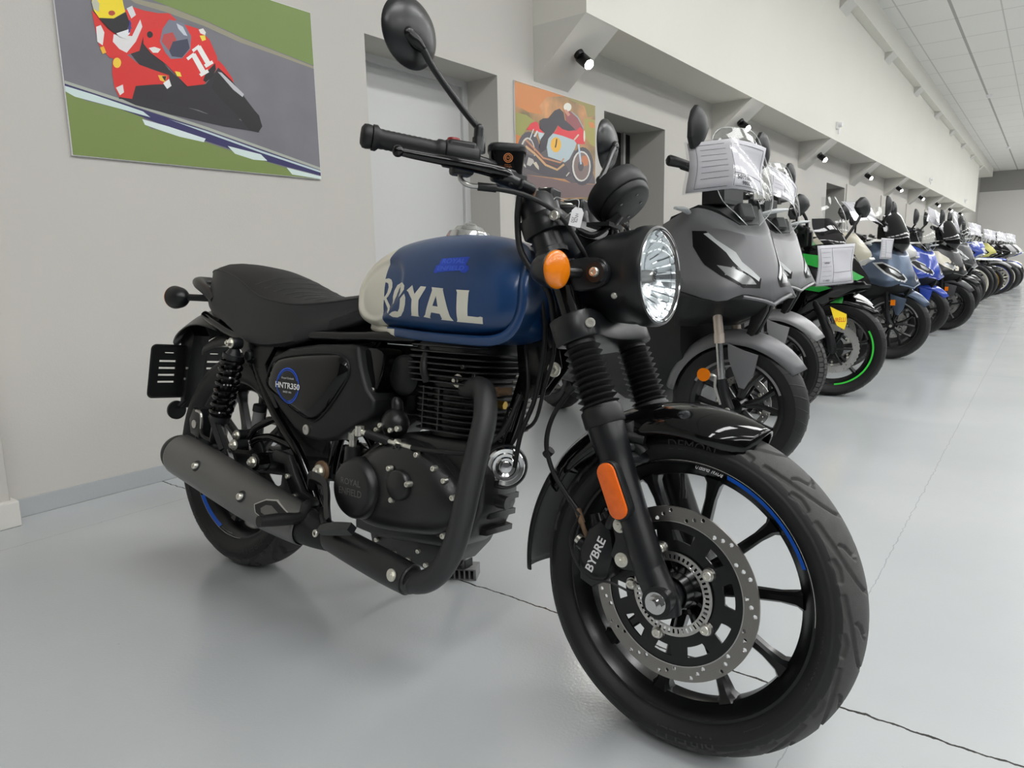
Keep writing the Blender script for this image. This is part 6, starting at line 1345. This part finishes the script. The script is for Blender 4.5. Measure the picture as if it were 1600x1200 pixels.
def scooter(X, Y, label, c_body, c_fend, group, steer=28, Rt=.275, wt=.12, dz=0, screen='tall', hlset=None, detail=0, lod=0, fork='chrome', lower='black_plastic', nose=None, mir=True, yawo=-28, reflector='round'):
    e = empty('scooter' , (X, Y, 0), (0, 0, R(-90+yawo))); tag(e, label, 'scooter', group)
    S4 = Rz4(R(steer))
    fwh = simple_wheel(e, 0, Rt, wt, Rt-.085, 6 if not lod else 5, 'black_paint', S4, disc=.115, dside=1, stripe=('grey_tape', 20, 150) if not lod else None, detail=detail, blade='fork' if not lod else 'flat', lod=lod)
    nn_ = 26 if not lod else 14
    def fe2(t): return .55+.45*min(1, t/.25)
    rows = fender(0, Rt, Rt+.030, R(33), R(168), wt*.62, .05, n=nn_, m=8, edge=fe2, ridge=.006)
    f = MB().grid(rows, 1, 1).build('front_fender', c_fend, e, solid=.003, sharp=50); f.matrix_local = S4
    for s in (-1, 1):
        sd_ = MB().prism([(-.02, Rt+.26), (.045, Rt+.235), (.10, Rt+.22), (.085, Rt+.14), (.050, Rt+.085), (.028, Rt+.09), (-.015, Rt+.20)], s*(wt*.62), s*(wt*.62+.012), bev=.003); sd_.build('fender_side', c_fend, f)
        fk = MB().tube([(0, s*.098, Rt+.0), (-.02, s*.098, Rt+.05), (-.035, s*.098, Rt+.12)], [.022, .021, .019], 14, 3).cyl((0, s*.085, Rt), (0, s*.118, Rt), .017, None, 18)
        fo = fk.build('fork_leg', 'black_satin', e); fo.matrix_local = S4
        MB().cyl((-.033, s*.098, Rt+.10), (-.048, s*.098, Rt+.27), .0150, None, 18).build('fork_tube', 'chrome' if fork == 'chrome' else 'black_satin', fo)
        MB().cyl((-.047, s*.098, Rt+.262), (-.050, s*.098, Rt+.30), .021, None, 18).cyl((-.050, s*.098, Rt+.30), (-.065, s*.098, Rt+.42), .0185, None, 18).build('fork_sleeve', 'copper_tube' if fork == 'chrome' else 'black_satin', fo)
        MB().cyl((0, s*.118, Rt), (0, s*.124, Rt), .012, .010, 16).build('axle_nut', 'bolt_zinc', fo)
    if reflector == 'round':
        MB().cyl((-.100, -.113, Rt+.135), (-.100, -.121, Rt+.135), .0265, None, 24).build('reflector', 'orange_lens', f)
        MB().tube([(-.075, -.11, Rt+.135), (-.055, -.108, Rt+.13), (-.055, -.11, Rt+.09), (-.03, -.11, Rt+.02)], .006, 6, 2).build('hose_bracket', 'steel', f)
    elif reflector == 'square':
        MB().box((.005, -.099, Rt+.19), (.035, .008, .045)).build('reflector', 'orange_lens', f)
    T = Matrix.Translation((0, 0, dz))
    sh_ = MB().grid(SHELL, 1, 3 if not lod else 2, mirror=True).xf(T); shell = sh_.build('front_cowl', c_body, e, solid=.004, sharp=14, weld=True)
    L5 = SHELL[4]; under = [[(x-.004, y, z-.001) for x, y, z in L5], [(.11, 0, .655), (.10, -.045, .66), (.07, -.12, .685), (.02, -.185, .69), (-.11, -.24, .70)], [(-.05, 0, .60), (-.05, -.05, .60), (-.06, -.10, .61), (-.09, -.16, .60), (-.16, -.20, .60)]]
    MB().grid(under, 2, 2, mirror=True).xf(T).build('lower_cowl', lower, e, solid=.003)
    for s in (-1, 1):
        MB().prism([(.155, .705), (.150, .665), (.100, .590), (.060, .545), (.045, .560), (.085, .69)], s*.002, s*.016, bev=.003).xf(T).build('keel', lower, shell)
        MB().tube([(.136, s*.12, .722), (.160, s*.045, .706), (.170, 0, .690)], .007, 6, 3).xf(T).build('lip', c_body, shell)
    st_ = hlset or [(HL, 'lamp_dark', 'headlight', .0015), (DR, 'drl_grey', 'running_light', .003), (LW, 'lamp_glass', 'lamp_lens', .003)]
    hl_decals(shell, e, [([(x, z+dz) for x, z in p_], m_, nm, off) for p_, m_, nm, off in st_], front=True)
    # top deck and dash
    MB().loft([[Vector((x, y*w2, z+dz)) for y in (-1, -.6, 0, .6, 1)]+[Vector((x, y*w2, z-.05+dz)) for y in (1, 0, -1)] for x, w2, z in ((.03, .05, .99), (-.03, .10, 1.045), (-.09, .15, 1.07), (-.18, .21, 1.03), (-.26, .20, .95))]).build('dash_panel', 'black_plastic', e)
    if screen:
        hh = {'tall': 1.0, 'short': .62, 'dark': .85}[screen]; z0 = .985+dz
        P = [(.062, .03, .05, 0), (.080, .085, .045, .045), (.083, .125, .018, .092), (.066, .142, -.008, .165), (.022, .136, -.038, .255), (-.023, .115, -.058, .335), (-.045, .07, -.06, .370)]
        rows = []
        for xc, w2, xe, h in P: rows.append([Vector((xc+(xe-xc)*abs(y)**2, y*w2, z0+h*hh)) for y in (-1, -.8, -.5, -.2, 0, .2, .5, .8, 1)])
        q = MB().grid(rows, 4, 2); q.build('windscreen', {'tall': 'screen_clear', 'short': 'screen_smoke', 'dark': 'black_gloss'}[screen], e, sharp=80)
        if screen == 'tall': MB().tube([r_[0] for r_ in rows]+[r_[4] for r_ in rows[-1:]]+[r_[-1] for r_ in rows[::-1]], .0016, 6, 3).build('screen_edge', 'clear_edge', e.children[-1])
        MB().box((.0, 0, 1.035+dz), (.04, .07, .07), Matrix.Rotation(R(-25), 3, 'Y')).build('screen_mount', 'black_plastic', e, bev=.01)
    for s in (-1, 1):
        bl_ = MB().tube([(-.10, s*.19, 1.040+dz), (-.07, s*.235, 1.050+dz), (-.06, s*.285, 1.054+dz)], [.012, .016, .009], 10, 3, flat=.6); bo_ = bl_.build('turn_indicator', 'drl_grey', e)
    S4b = Matrix.Translation((-.13, 0, 0))@S4@Matrix.Translation((.13, 0, 0)); bars(e, 1.19+dz*.8, -.14, .41).matrix_local = S4b
    if mir:
        for s in (-1, 1):
            mz = 1.32+dz*.8; mo_ = mirror_part(e, (-.10, s*.352, mz), .135, .155, [(-.14, s*.27, 1.18+dz*.8), (-.12, s*.30, 1.21+dz*.8), (-.09, s*.335, mz-.07)], s); mo_.matrix_local = S4b
    body_rear(e, c_body, lod=lod)
    return e
mat('clear_edge', (235, 238, 238), .1, trans=.5)
S_ = scooter
adv = S_(2.784, .96, 'matt grey scooter with clear tall windscreen parked directly behind the blue motorcycle', 'grey_matt', 'grey_matt', 'scooters in the row', lower='black_plastic')
bdg = MB(); text_on(bdg, 'HONDA', (.087, -.0, 1.078), (0, 1, 0), (-.1, 0, 1), .075, .012, bold=.02); bdg.build('badge', 'steel', adv, recalc=False)
S_(3.94, 1.17, 'silver grey scooter with block tread tyre, second in the row', 'grey_silver', 'grey_silver', 'scooters in the row', detail=1)

# ---- faired and naked motorcycles
def bike(X, Y, label, c1_, c2_, group, steer=22, Rt=.30, wt=.12, rimm='black_paint', style='sport', dz=0, screen='screen_smoke', stripe=None, lod=0, c_f=None, detail=0, spokes=7, gold=False, wave=0):
    e = empty('motorcycle', (X, Y, 0), (0, 0, R(-112))); tag(e, label, 'motorcycle', group); S4 = Rz4(R(steer))
    wire = style == 'enduro'
    rr = Rt-.075 if not wire else Rt-.07
    fw_ = simple_wheel(e, 0, Rt, wt, rr, 14 if wire else spokes, rimm, S4, disc=.15 if not wire else .12, dside=2 if style == 'sport' else -1, stripe=stripe, detail=detail, blade='wire' if wire else 'flat', wave=wave, lod=lod)
    rake = .44
    for s in (-1, 1):
        z1 = 1.0+dz; fk = MB().tube([(0, s*.10, Rt-.02), (-.01, s*.10, Rt+.03), (-.028*1-.0, s*.10, Rt+.10), (-(.24)*rake*.9, s*.10, Rt+.26)], [.026, .029, .027, .024], 14, 3).cyl((-.235*rake*.9, s*.10, Rt+.25), (-(z1-Rt)*rake, s*.10, z1), .0225, None, 14).cyl((0, s*.085, Rt), (0, s*.125, Rt), .024, None, 18)
        fo = fk.build('fork_leg', 'black_satin' if not gold else 'gold', e); fo.matrix_local = S4
        if style == 'sport' and not lod: MB().prism([(-.13, Rt-.03), (-.07, Rt-.05), (-.05, Rt+.02), (-.07, Rt+.08), (-.11, Rt+.08), (-.14, Rt+.03)], s*.055, s*.115, bev=.008).build('brake_caliper', 'black_satin', fo)
    c_f = c_f or c1_
    if style == 'enduro':
        rows = [[Vector((x, y*w2, z-.03*abs(y)**2)) for y in (-1, -.6, 0, .6, 1)] for x, w2, z in ((.42, .035, .74), (.34, .055, .76), (.2, .07, .765), (.05, .075, .775), (-.10, .075, .74), (-.2, .07, .66), (-.25, .05, .60))]
        rows = [[v+Vector((0, 0, Rt*2-.60+dz*0)) for v in r_] for r_ in rows] if False else rows
        f = MB().grid(rows, 3, 2).build('front_fender', c_f, e, solid=.003)
    else:
        rows = fender(0, Rt, Rt+.022, R(40), R(160), wt*.60, .04, n=20, m=8, edge=lambda t: .35+.65*min(1, t/.35), ridge=.008)
        f = MB().grid(rows, 1, 1).build('front_fender', c_f, e, solid=.003)
        if style == 'sport': MB().grid(fender(0, Rt, Rt+.026, R(82), R(125), wt*.62, .045, n=10, m=8, ridge=.01), 1, 1).build('fender_panel', c1_, f, solid=.002)
    f.matrix_local = S4
    if style == 'enduro':
        q = MB().prism([(.02, 1.05), (.06, .98), (.085, .86), (.06, .80), (-.02, .84), (-.05, .95)], -.09, .09, bev=.02); nose_ = q.build('headlight_mask', c1_, e)
        MB().box((.078, 0, .90), (.02, .12, .09), Matrix.Rotation(R(-10), 3, 'Y')).build('headlight', 'drl_grey', nose_, bev=.01)
        tk_ = MB().prism([(-.28, 1.0), (-.40, 1.03), (-.62, .98), (-.70, .90), (-.50, .84), (-.30, .76), (-.20, .72), (-.22, .88)], -.14, .14, bev=.04)
    elif style == 'adventure':
        rows = [[(.10, 0, 1.02), (.06, -.06, 1.03), (-.03, -.13, 1.02), (-.15, -.19, .98)], [(.19, 0, .94), (.14, -.06, .94), (.02, -.14, .93), (-.14, -.22, .90)], [(.25, 0, .86), (.17, -.05, .85), (.05, -.13, .83), (-.12, -.24, .80)], [(.20, 0, .79), (.12, -.05, .78), (.02, -.11, .76), (-.15, -.22, .70)]]
        nose_ = MB().grid(rows, 3, 3, mirror=True).build('front_cowl', c1_, e, solid=.003, weld=True)
        hl_decals(nose_, e, [([(.03, .93), (.10, .925), (.16, .86), (.13, .83), (.05, .85)], 'lamp_dark', 'headlight', .002), ([(.06, .905), (.10, .905), (.135, .86), (.12, .845), (.07, .87)], 'drl_grey', 'lamp_lens', .003)])
        tk_ = MB().prism([(-.20, 1.0), (-.35, 1.05), (-.60, 1.0), (-.72, .90), (-.55, .80), (-.32, .68), (-.18, .66), (-.14, .82)], -.17, .17, bev=.05)
        MB().prism([(-.02, .78), (.10, .80), (.25, .845), (.26, .83), (.12, .765), (0, .74)], -.035, .035, bev=.01).build('beak', c2_, nose_)
    else:
        rows = [[(.02, 0, .93), (-.01, -.06, .935), (-.07, -.13, .93), (-.20, -.19, .90)], [(.11, 0, .85), (.08, -.06, .85), (0, -.13, .84), (-.16, -.22, .80)], [(.20, 0, .74), (.15, -.06, .74), (.05, -.14, .72), (-.14, -.24, .68)], [(.22, 0, .67), (.16, -.06, .67), (.06, -.12, .64), (-.12, -.22, .56)], [(.08, 0, .63), (.05, -.06, .60), (-.02, -.12, .55), (-.18, -.20, .45)]]
        nose_ = MB().grid(rows, 3, 3, mirror=True).build('front_cowl', c2_, e, solid=.003, weld=True, sharp=25)
        hl_decals(nose_, e, [([(.02, .76), (.10, .79), (.17, .74), (.15, .70), (.06, .71)], 'lamp_glass', 'headlight', .002), ([(-.12, .88), (.0, .86), (.10, .80), (.19, .735), (.17, .715), (.05, .77), (-.10, .82)], c1_, 'cowl_stripe', .003), ([(-.12, .70), (.0, .695), (.06, .675), (0, .65), (-.10, .67)], c1_, 'cowl_panel', .003)])
        tk_ = MB().prism([(-.20, .92), (-.32, 1.0), (-.55, .98), (-.70, .86), (-.60, .78), (-.30, .72), (-.18, .75)], -.15, .15, bev=.05)
        MB().prism([(-.15, .70), (-.25, .80), (-.60, .76), (-.72, .55), (-.60, .28), (-.35, .26), (-.20, .42)], -.19, .19, bev=.04).build('side_fairing', 'black_gloss', e)
    tk_.build('fuel_tank', c1_, e)
    MB().prism([(-.22, .66), (-.30, .74), (-.65, .74), (-.72, .45), (-.62, .26), (-.36, .24), (-.24, .36)], -.15, .15, bev=.03).build('engine', 'engine_black', e)
    MB().prism([(-.66, .84), (-.80, .82), (-1.1, .87), (-1.42, .93), (-1.48, .90), (-1.2, .78), (-.80, .72), (-.66, .76)], -.10, .10, bev=.03).build('seat', 'seat_vinyl', e)
    MB().prism([(-.95, .80), (-1.45, .90), (-1.55, .90), (-1.5, .84), (-1.1, .70), (-.9, .70)], -.085, .085, bev=.02).build('tail_body', c1_, e)
    for s in (-1, 1): MB().tube([(-.72, s*.11, .42), (-1.0, s*.11, .36), (-1.42, s*.10, Rt)], .024, 8, 3).build('swingarm', 'black_satin', e)
    simple_wheel(e, -1.42, Rt, .15, Rt-.08, 6, rimm, Matrix.Identity(4), 'rear_wheel', disc=.11, lod=1)
    MB().tube([(-.5, -.12, .25), (-.9, -.16, .28), (-1.1, -.18, .42), (-1.45, -.20, .55)], [.025, .03, .05, .05], 12, 4).build('exhaust', 'dark_grey', e)
    zb = 1.03+dz
    S4c = Matrix.Translation((-.27, 0, 0))@S4@Matrix.Translation((.27, 0, 0)); bars(e, zb, -.26, .37 if style != 'enduro' else .40).matrix_local = S4c
    if screen:
        P = [(.045, .07, 0, 0), (.02, .12, -.05, .06), (-.03, .13, -.09, .13), (-.09, .09, -.13, .19)]; z0 = {'sport': .90, 'adventure': .98, 'enduro': 1.0}[style]; hs_ = 1.0 if style != 'adventure' else 1.7
        rows = [[Vector((xc+(xe-xc)*abs(y)**2, y*w2, z0+h*hs_)) for y in (-1, -.6, -.2, .2, .6, 1)] for xc, w2, xe, h in P]
        MB().grid(rows, 3, 2).build('windscreen', screen, e, sharp=80)
    for s in (-1, 1):
        mx, mz = (-.06, zb+.13) if style == 'sport' else (-.20, zb+.17)
        mirror_part(e, (mx, s*.30, mz), .15, .13, [(-.10 if style == 'sport' else -.24, s*.17, .93 if style == 'sport' else zb), (-.05 if style == 'sport' else -.22, s*.24, zb+.03), (mx+.01, s*.285, mz-.04)], s)
    return e
kw = bike(4.69, 1.035, 'green and black sport motorcycle with a green rim stripe and petal brake discs', 'kawa_green', 'black_gloss', 'motorcycles in the row', steer=34, stripe=('green_tape', -85, 30), c_f='black_gloss', wave=.0025, detail=0, spokes=6)
# yellow tyre-maker's card hung on the front fork
def card(name, cat, label, Mx, w_, h_, lines, m_='yellow_card', ink='red_ink', parent=None, poly=None):
    pl = poly or [(-w_/2, -h_/2), (w_/2, -h_/2), (w_/2, h_/2), (-w_/2, h_/2)]
    k = len(pl); mb = MB().add([(x, 0, z) for x, z in pl]+[(x, .0008, z) for x, z in pl], [tuple(range(k)), tuple(range(k, 2*k))[::-1]]+[(i, k+i, k+(i+1) % k, (i+1) % k) for i in range(k)])
    o = mb.build(name, m_, None); o.matrix_world = Mx; tag(o, label, cat)
    for t, x, z, ww, hh in lines:
        q = MB(); text_on(q, t, (x, -.0006, z), (1, 0, 0), (0, 0, 1), ww, hh, bold=.01); q.build('card_writing', ink, o, recalc=False)
    return o
def Mface(p_, yaw, tilt=0, roll=0): # yaw: direction of the printed face normal in the floor plane
    return Matrix.Translation(p_)@Matrix.Rotation(R(yaw+90), 4, 'Z')@Matrix.Rotation(R(tilt), 4, 'X')@Matrix.Rotation(R(roll), 4, 'Y')
card('tyre_card', 'card', 'yellow and red tyre card hanging beside the front fork of the green motorcycle', Mface((4.575, .985, .495), -128, 0, 0), .12, .13, [('IRELLI', .012, -.012, .075, .026)], poly=[(-.065, .07), (-.02, .05), (.055, .02), (.06, -.03), (.045, -.075), (-.01, -.045), (-.035, .0)])
# ---- price sheets in clear sleeves
def sheet(X, Y, Z, yaw, label, w_=.30, h_=.21, tilt=0, roll=0, curve=.02, fold=None, big=None):
    Mx = Mface((X, Y, Z), yaw, tilt, roll); n = 10
    def srf(u, v): # -0.5..0.5
        y = -curve*cos(u*pi)*1.0+curve*.35*sin(v*5+u*4)
        if fold and u < fold: y += (fold-u)*w_*1.1
        return Vector((u*w_, y, v*h_))
    def gridm(k, off, nu=12, nv=6): return [[srf(-.5*k+k*i/nu, -.5*k+k*j/nv)+Vector((0, off, 0)) for i in range(nu+1)] for j in range(nv+1)]
    o = MB().grid(gridm(.95, 0), 1, 1).build('price_sheet', 'paper', None, solid=.0004); o.matrix_world = Mx; tag(o, label, 'price sheet', None)
    MB().grid(gridm(1.0, -.0025), 1, 1).build('sleeve', 'sleeve', o)
    q = MB()
    def ln(u0, v0, u1, v1, t=.0008):
        pts = [srf(u0+(u1-u0)*i/8, v0+(v1-v0)*i/8)+Vector((0, -.0009, 0)) for i in range(9)]; q.tube(pts, t, 4, 1, caps=False)
    ln(-.42, .40, .42, .40); ln(-.42, -.42, .42, -.42); ln(-.42, .40, -.42, -.42); ln(.42, .40, .42, -.42); ln(-.15, .40, -.15, -.42); ln(-.15, -.18, .42, -.18)
    for i in range(6): ln(-.39, .30-i*.11, -.20, .30-i*.11, .0005)
    q.build('sheet_lines', 'ink', o, recalc=False)
    if big:
        for t, u, v, ww, hh in big:
            vs, fs = refine(*text_mesh(t, .02), .12); tm = MB(); tm.add([srf(u+x*ww, v+z*hh)+Vector((0, -.0012, 0)) for x, z in vs], fs); tm.build('sheet_writing', 'ink', o, recalc=False)
    return o
sheet(2.53, .908, 1.177, -114, 'price sheet in a clear sleeve curling over the windscreen of the matt grey scooter', .285, .185, -8, 7, .03, -.16, [('5010.66.-', .02, -.25, .26, .085), ('9800.-', .05, -.35, .17, .07)])
sheet(3.80, 1.121, 1.195, -100, 'price sheet in a sleeve draped on the silver grey scooter windscreen', .26, .19, -20, 30, .03)
sheet(4.28, .954, .815, -112, 'price sheet in a creased sleeve hanging on the nose of the green motorcycle', .34, .23, 0, -2, .02, None, [('NINJA', -.29, .05, .12, .04), ('11483', -.29, -.36, .12, .04)])
ad2 = bike(5.85, 1.27, 'ivory adventure motorcycle with white and blue front fender beyond the green motorcycle', 'ivory', 'white_gloss', 'motorcycles in the row', style='adventure', screen='screen_clear', c_f='white_gloss', detail=1, Rt=.29)
MB().grid(fender(0, .29, .318, R(88), R(104), .074, .045, n=6, m=8, ridge=.01), 1, 1).build('fender_stripe', 'royal_blue', ad2, solid=.001)
sheet(5.55, 1.082, 1.15, -110, 'price sheet in a sleeve lying across the mirror of the ivory adventure motorcycle', .30, .21, -45, 12, .02)
FHL = [([(.205, .900), (.160, .905), (.105, .855), (.065, .80), (.045, .76), (.07, .737), (.125, .752), (.175, .81)], 'drl_grey', 'headlight', .0015), ([(.190, .888), (.160, .890), (.108, .842), (.075, .795), (.060, .765), (.075, .752), (.118, .766), (.165, .818)], 'lamp_dark', 'lamp_housing', .003), ([(.14, .855), (.11, .83), (.085, .79), (.11, .785), (.14, .82)], 'lamp_glass', 'lamp_lens', .0045)]
S_(6.61, 1.012, 'blue grey maxi scooter with black windscreen and orange reflector on its fender', 'blue_grey', 'blue_grey', 'scooters in the row', steer=34, Rt=.285, dz=-.10, screen='dark', hlset=FHL, reflector='square', fork='black')
sheet(6.33, 1.04, .908, -106, 'price sheet in a sleeve hanging to the left of the blue grey scooter nose', .21, .17, 0, 2, .008)
bike(7.55, 1.2, 'motorcycle with white front fender between the blue grey and the blue scooter', 'white_gloss', 'grey_silver', 'motorcycles in the row', style='adventure', screen='screen_clear', c_f='white_gloss', detail=1, lod=1, Rt=.29)
S_(8.72, 1.06, 'royal blue scooter with small black wheels in the row', 'royal_blue', 'royal_blue', 'scooters in the row', Rt=.26, dz=-.10, screen='tall', hlset=FHL, reflector=None, lod=1, fork='black')
S_(9.42, .905, 'black scooter with cream headlight trim and dark grey fender', 'black_satin', 'dark_grey', 'scooters in the row', Rt=.28, dz=-.08, screen='dark', hlset=[(HL, 'ivory', 'headlight', .0015), (LW, 'lamp_glass', 'lamp_lens', .003)], reflector='square', lod=1, fork='black')
sheet(9.20, 1.045, 1.23, -112, 'white sheet in a sleeve on the black scooter with cream headlight trim', .30, .21, -20, 30, .02)
S_(10.35, 1.0, 'black scooter with white front panel, fourth scooter before the motorcycles with white rims', 'black_satin', 'black_paint', 'scooters in the row', Rt=.27, dz=-.06, screen='dark', hlset=[(HL, 'white_gloss', 'headlight', .0015), (LW, 'lamp_glass', 'lamp_lens', .003)], reflector='square', lod=1, fork='black')
sheet(9.92, .92, 1.213, -98, 'crumpled white sheet in a sleeve behind the black scooter mirrors', .22, .26, -10, 4, .02)
S_(11.45, .97, 'black scooter with clear screen and plain black fender', 'dark_grey', 'black_paint', 'scooters in the row', Rt=.27, dz=0, lod=1, reflector=None, fork='black')
S_(12.5, 1.02, 'dark silver scooter parked in front of the third wall recess', 'grey_silver', 'black_paint', 'scooters in the row', Rt=.27, dz=-.05, lod=1, reflector=None, fork='black')
bike(13.4, 1.06, 'navy motorcycle with black wheels beside the white enduro motorcycle', 'royal_blue', 'drl_grey', 'motorcycles in the row', style='adventure', lod=1, screen='screen_clear', c_f='black_gloss', Rt=.30)
bike(14.36, 1.05, 'white enduro motorcycle with bright white rims', 'white_gloss', 'white_gloss', 'motorcycles in the row', style='enduro', lod=1, screen=None, rimm='white_paint', Rt=.335, wt=.09)
bike(15.2, 1.03, 'blue enduro motorcycle with bright rims, right beyond the white enduro', 'royal_blue', 'royal_blue', 'motorcycles in the row', style='enduro', lod=1, screen=None, rimm='white_paint', Rt=.33, wt=.09)
bike(16.0, 1.03, 'pale yellow motorcycle with gold rims', 'pale_yellow', 'dark_grey', 'motorcycles in the row', style='adventure', lod=1, screen='screen_clear', rimm='gold', c_f='black_gloss')
bike(16.8, .98, 'black adventure motorcycle before the blue rimmed one', 'black_gloss', 'black_gloss', 'motorcycles in the row', style='adventure', lod=1, screen='screen_clear', rimm='gold', c_f='black_gloss')
bike(17.55, .87, 'black motorcycle with a blue ring around its white rim', 'black_gloss', 'black_gloss', 'motorcycles in the row', style='adventure', lod=1, screen='screen_clear', rimm='white_paint', c_f='grey_silver', stripe=('royal_blue', 0, 360), Rt=.33, wt=.10)
bike(18.5, .80, 'silver motorcycle with white rims beyond the blue rimmed one', 'grey_silver', 'grey_silver', 'motorcycles in the row', style='adventure', lod=1, screen='screen_clear', rimm='white_paint', c_f='dark_grey', Rt=.32, wt=.10)
bike(19.4, .78, 'grey adventure motorcycle with black rims', 'dark_grey', 'grey_silver', 'motorcycles in the row', style='adventure', lod=1, screen='screen_clear', c_f='dark_grey')
bike(20.3, .75, 'white motorcycle with blue stripe at the right picture edge', 'white_gloss', 'royal_blue', 'motorcycles in the row', style='adventure', lod=1, screen='screen_clear', c_f='white_gloss')
for i, (x, cl, nm) in enumerate([(21.3, 'white_gloss', 'small white motorcycle far along the row, nearest of the last four'), (22.3, 'dark_grey', 'small grey motorcycle far along the row, second of the last four'), (23.4, 'royal_blue', 'small blue motorcycle far along the row, third of the last four'), (24.5, 'ivory', 'small ivory motorcycle farthest along the row')]):
    bike(x, .85, nm, cl, cl, 'motorcycles in the row', style='adventure', lod=1, screen='screen_clear')

for x_, y_, z_, yw_, lb_ in ((13.05, .95, 1.20, -118, 'white sheet in a sleeve on the navy motorcycle far along the row'), (15.85, .92, 1.17, -125, 'white sheet in a sleeve on the pale yellow motorcycle'), (17.2, .80, 1.15, -120, 'white sheet in a sleeve on the black motorcycle with the blue ringed rim'), (19.1, .72, 1.15, -124, 'white sheet in a sleeve on the grey adventure motorcycle with black rims')):
    sheet(x_, y_, z_, yw_, lb_, .30, .21, -20, 12, .02)
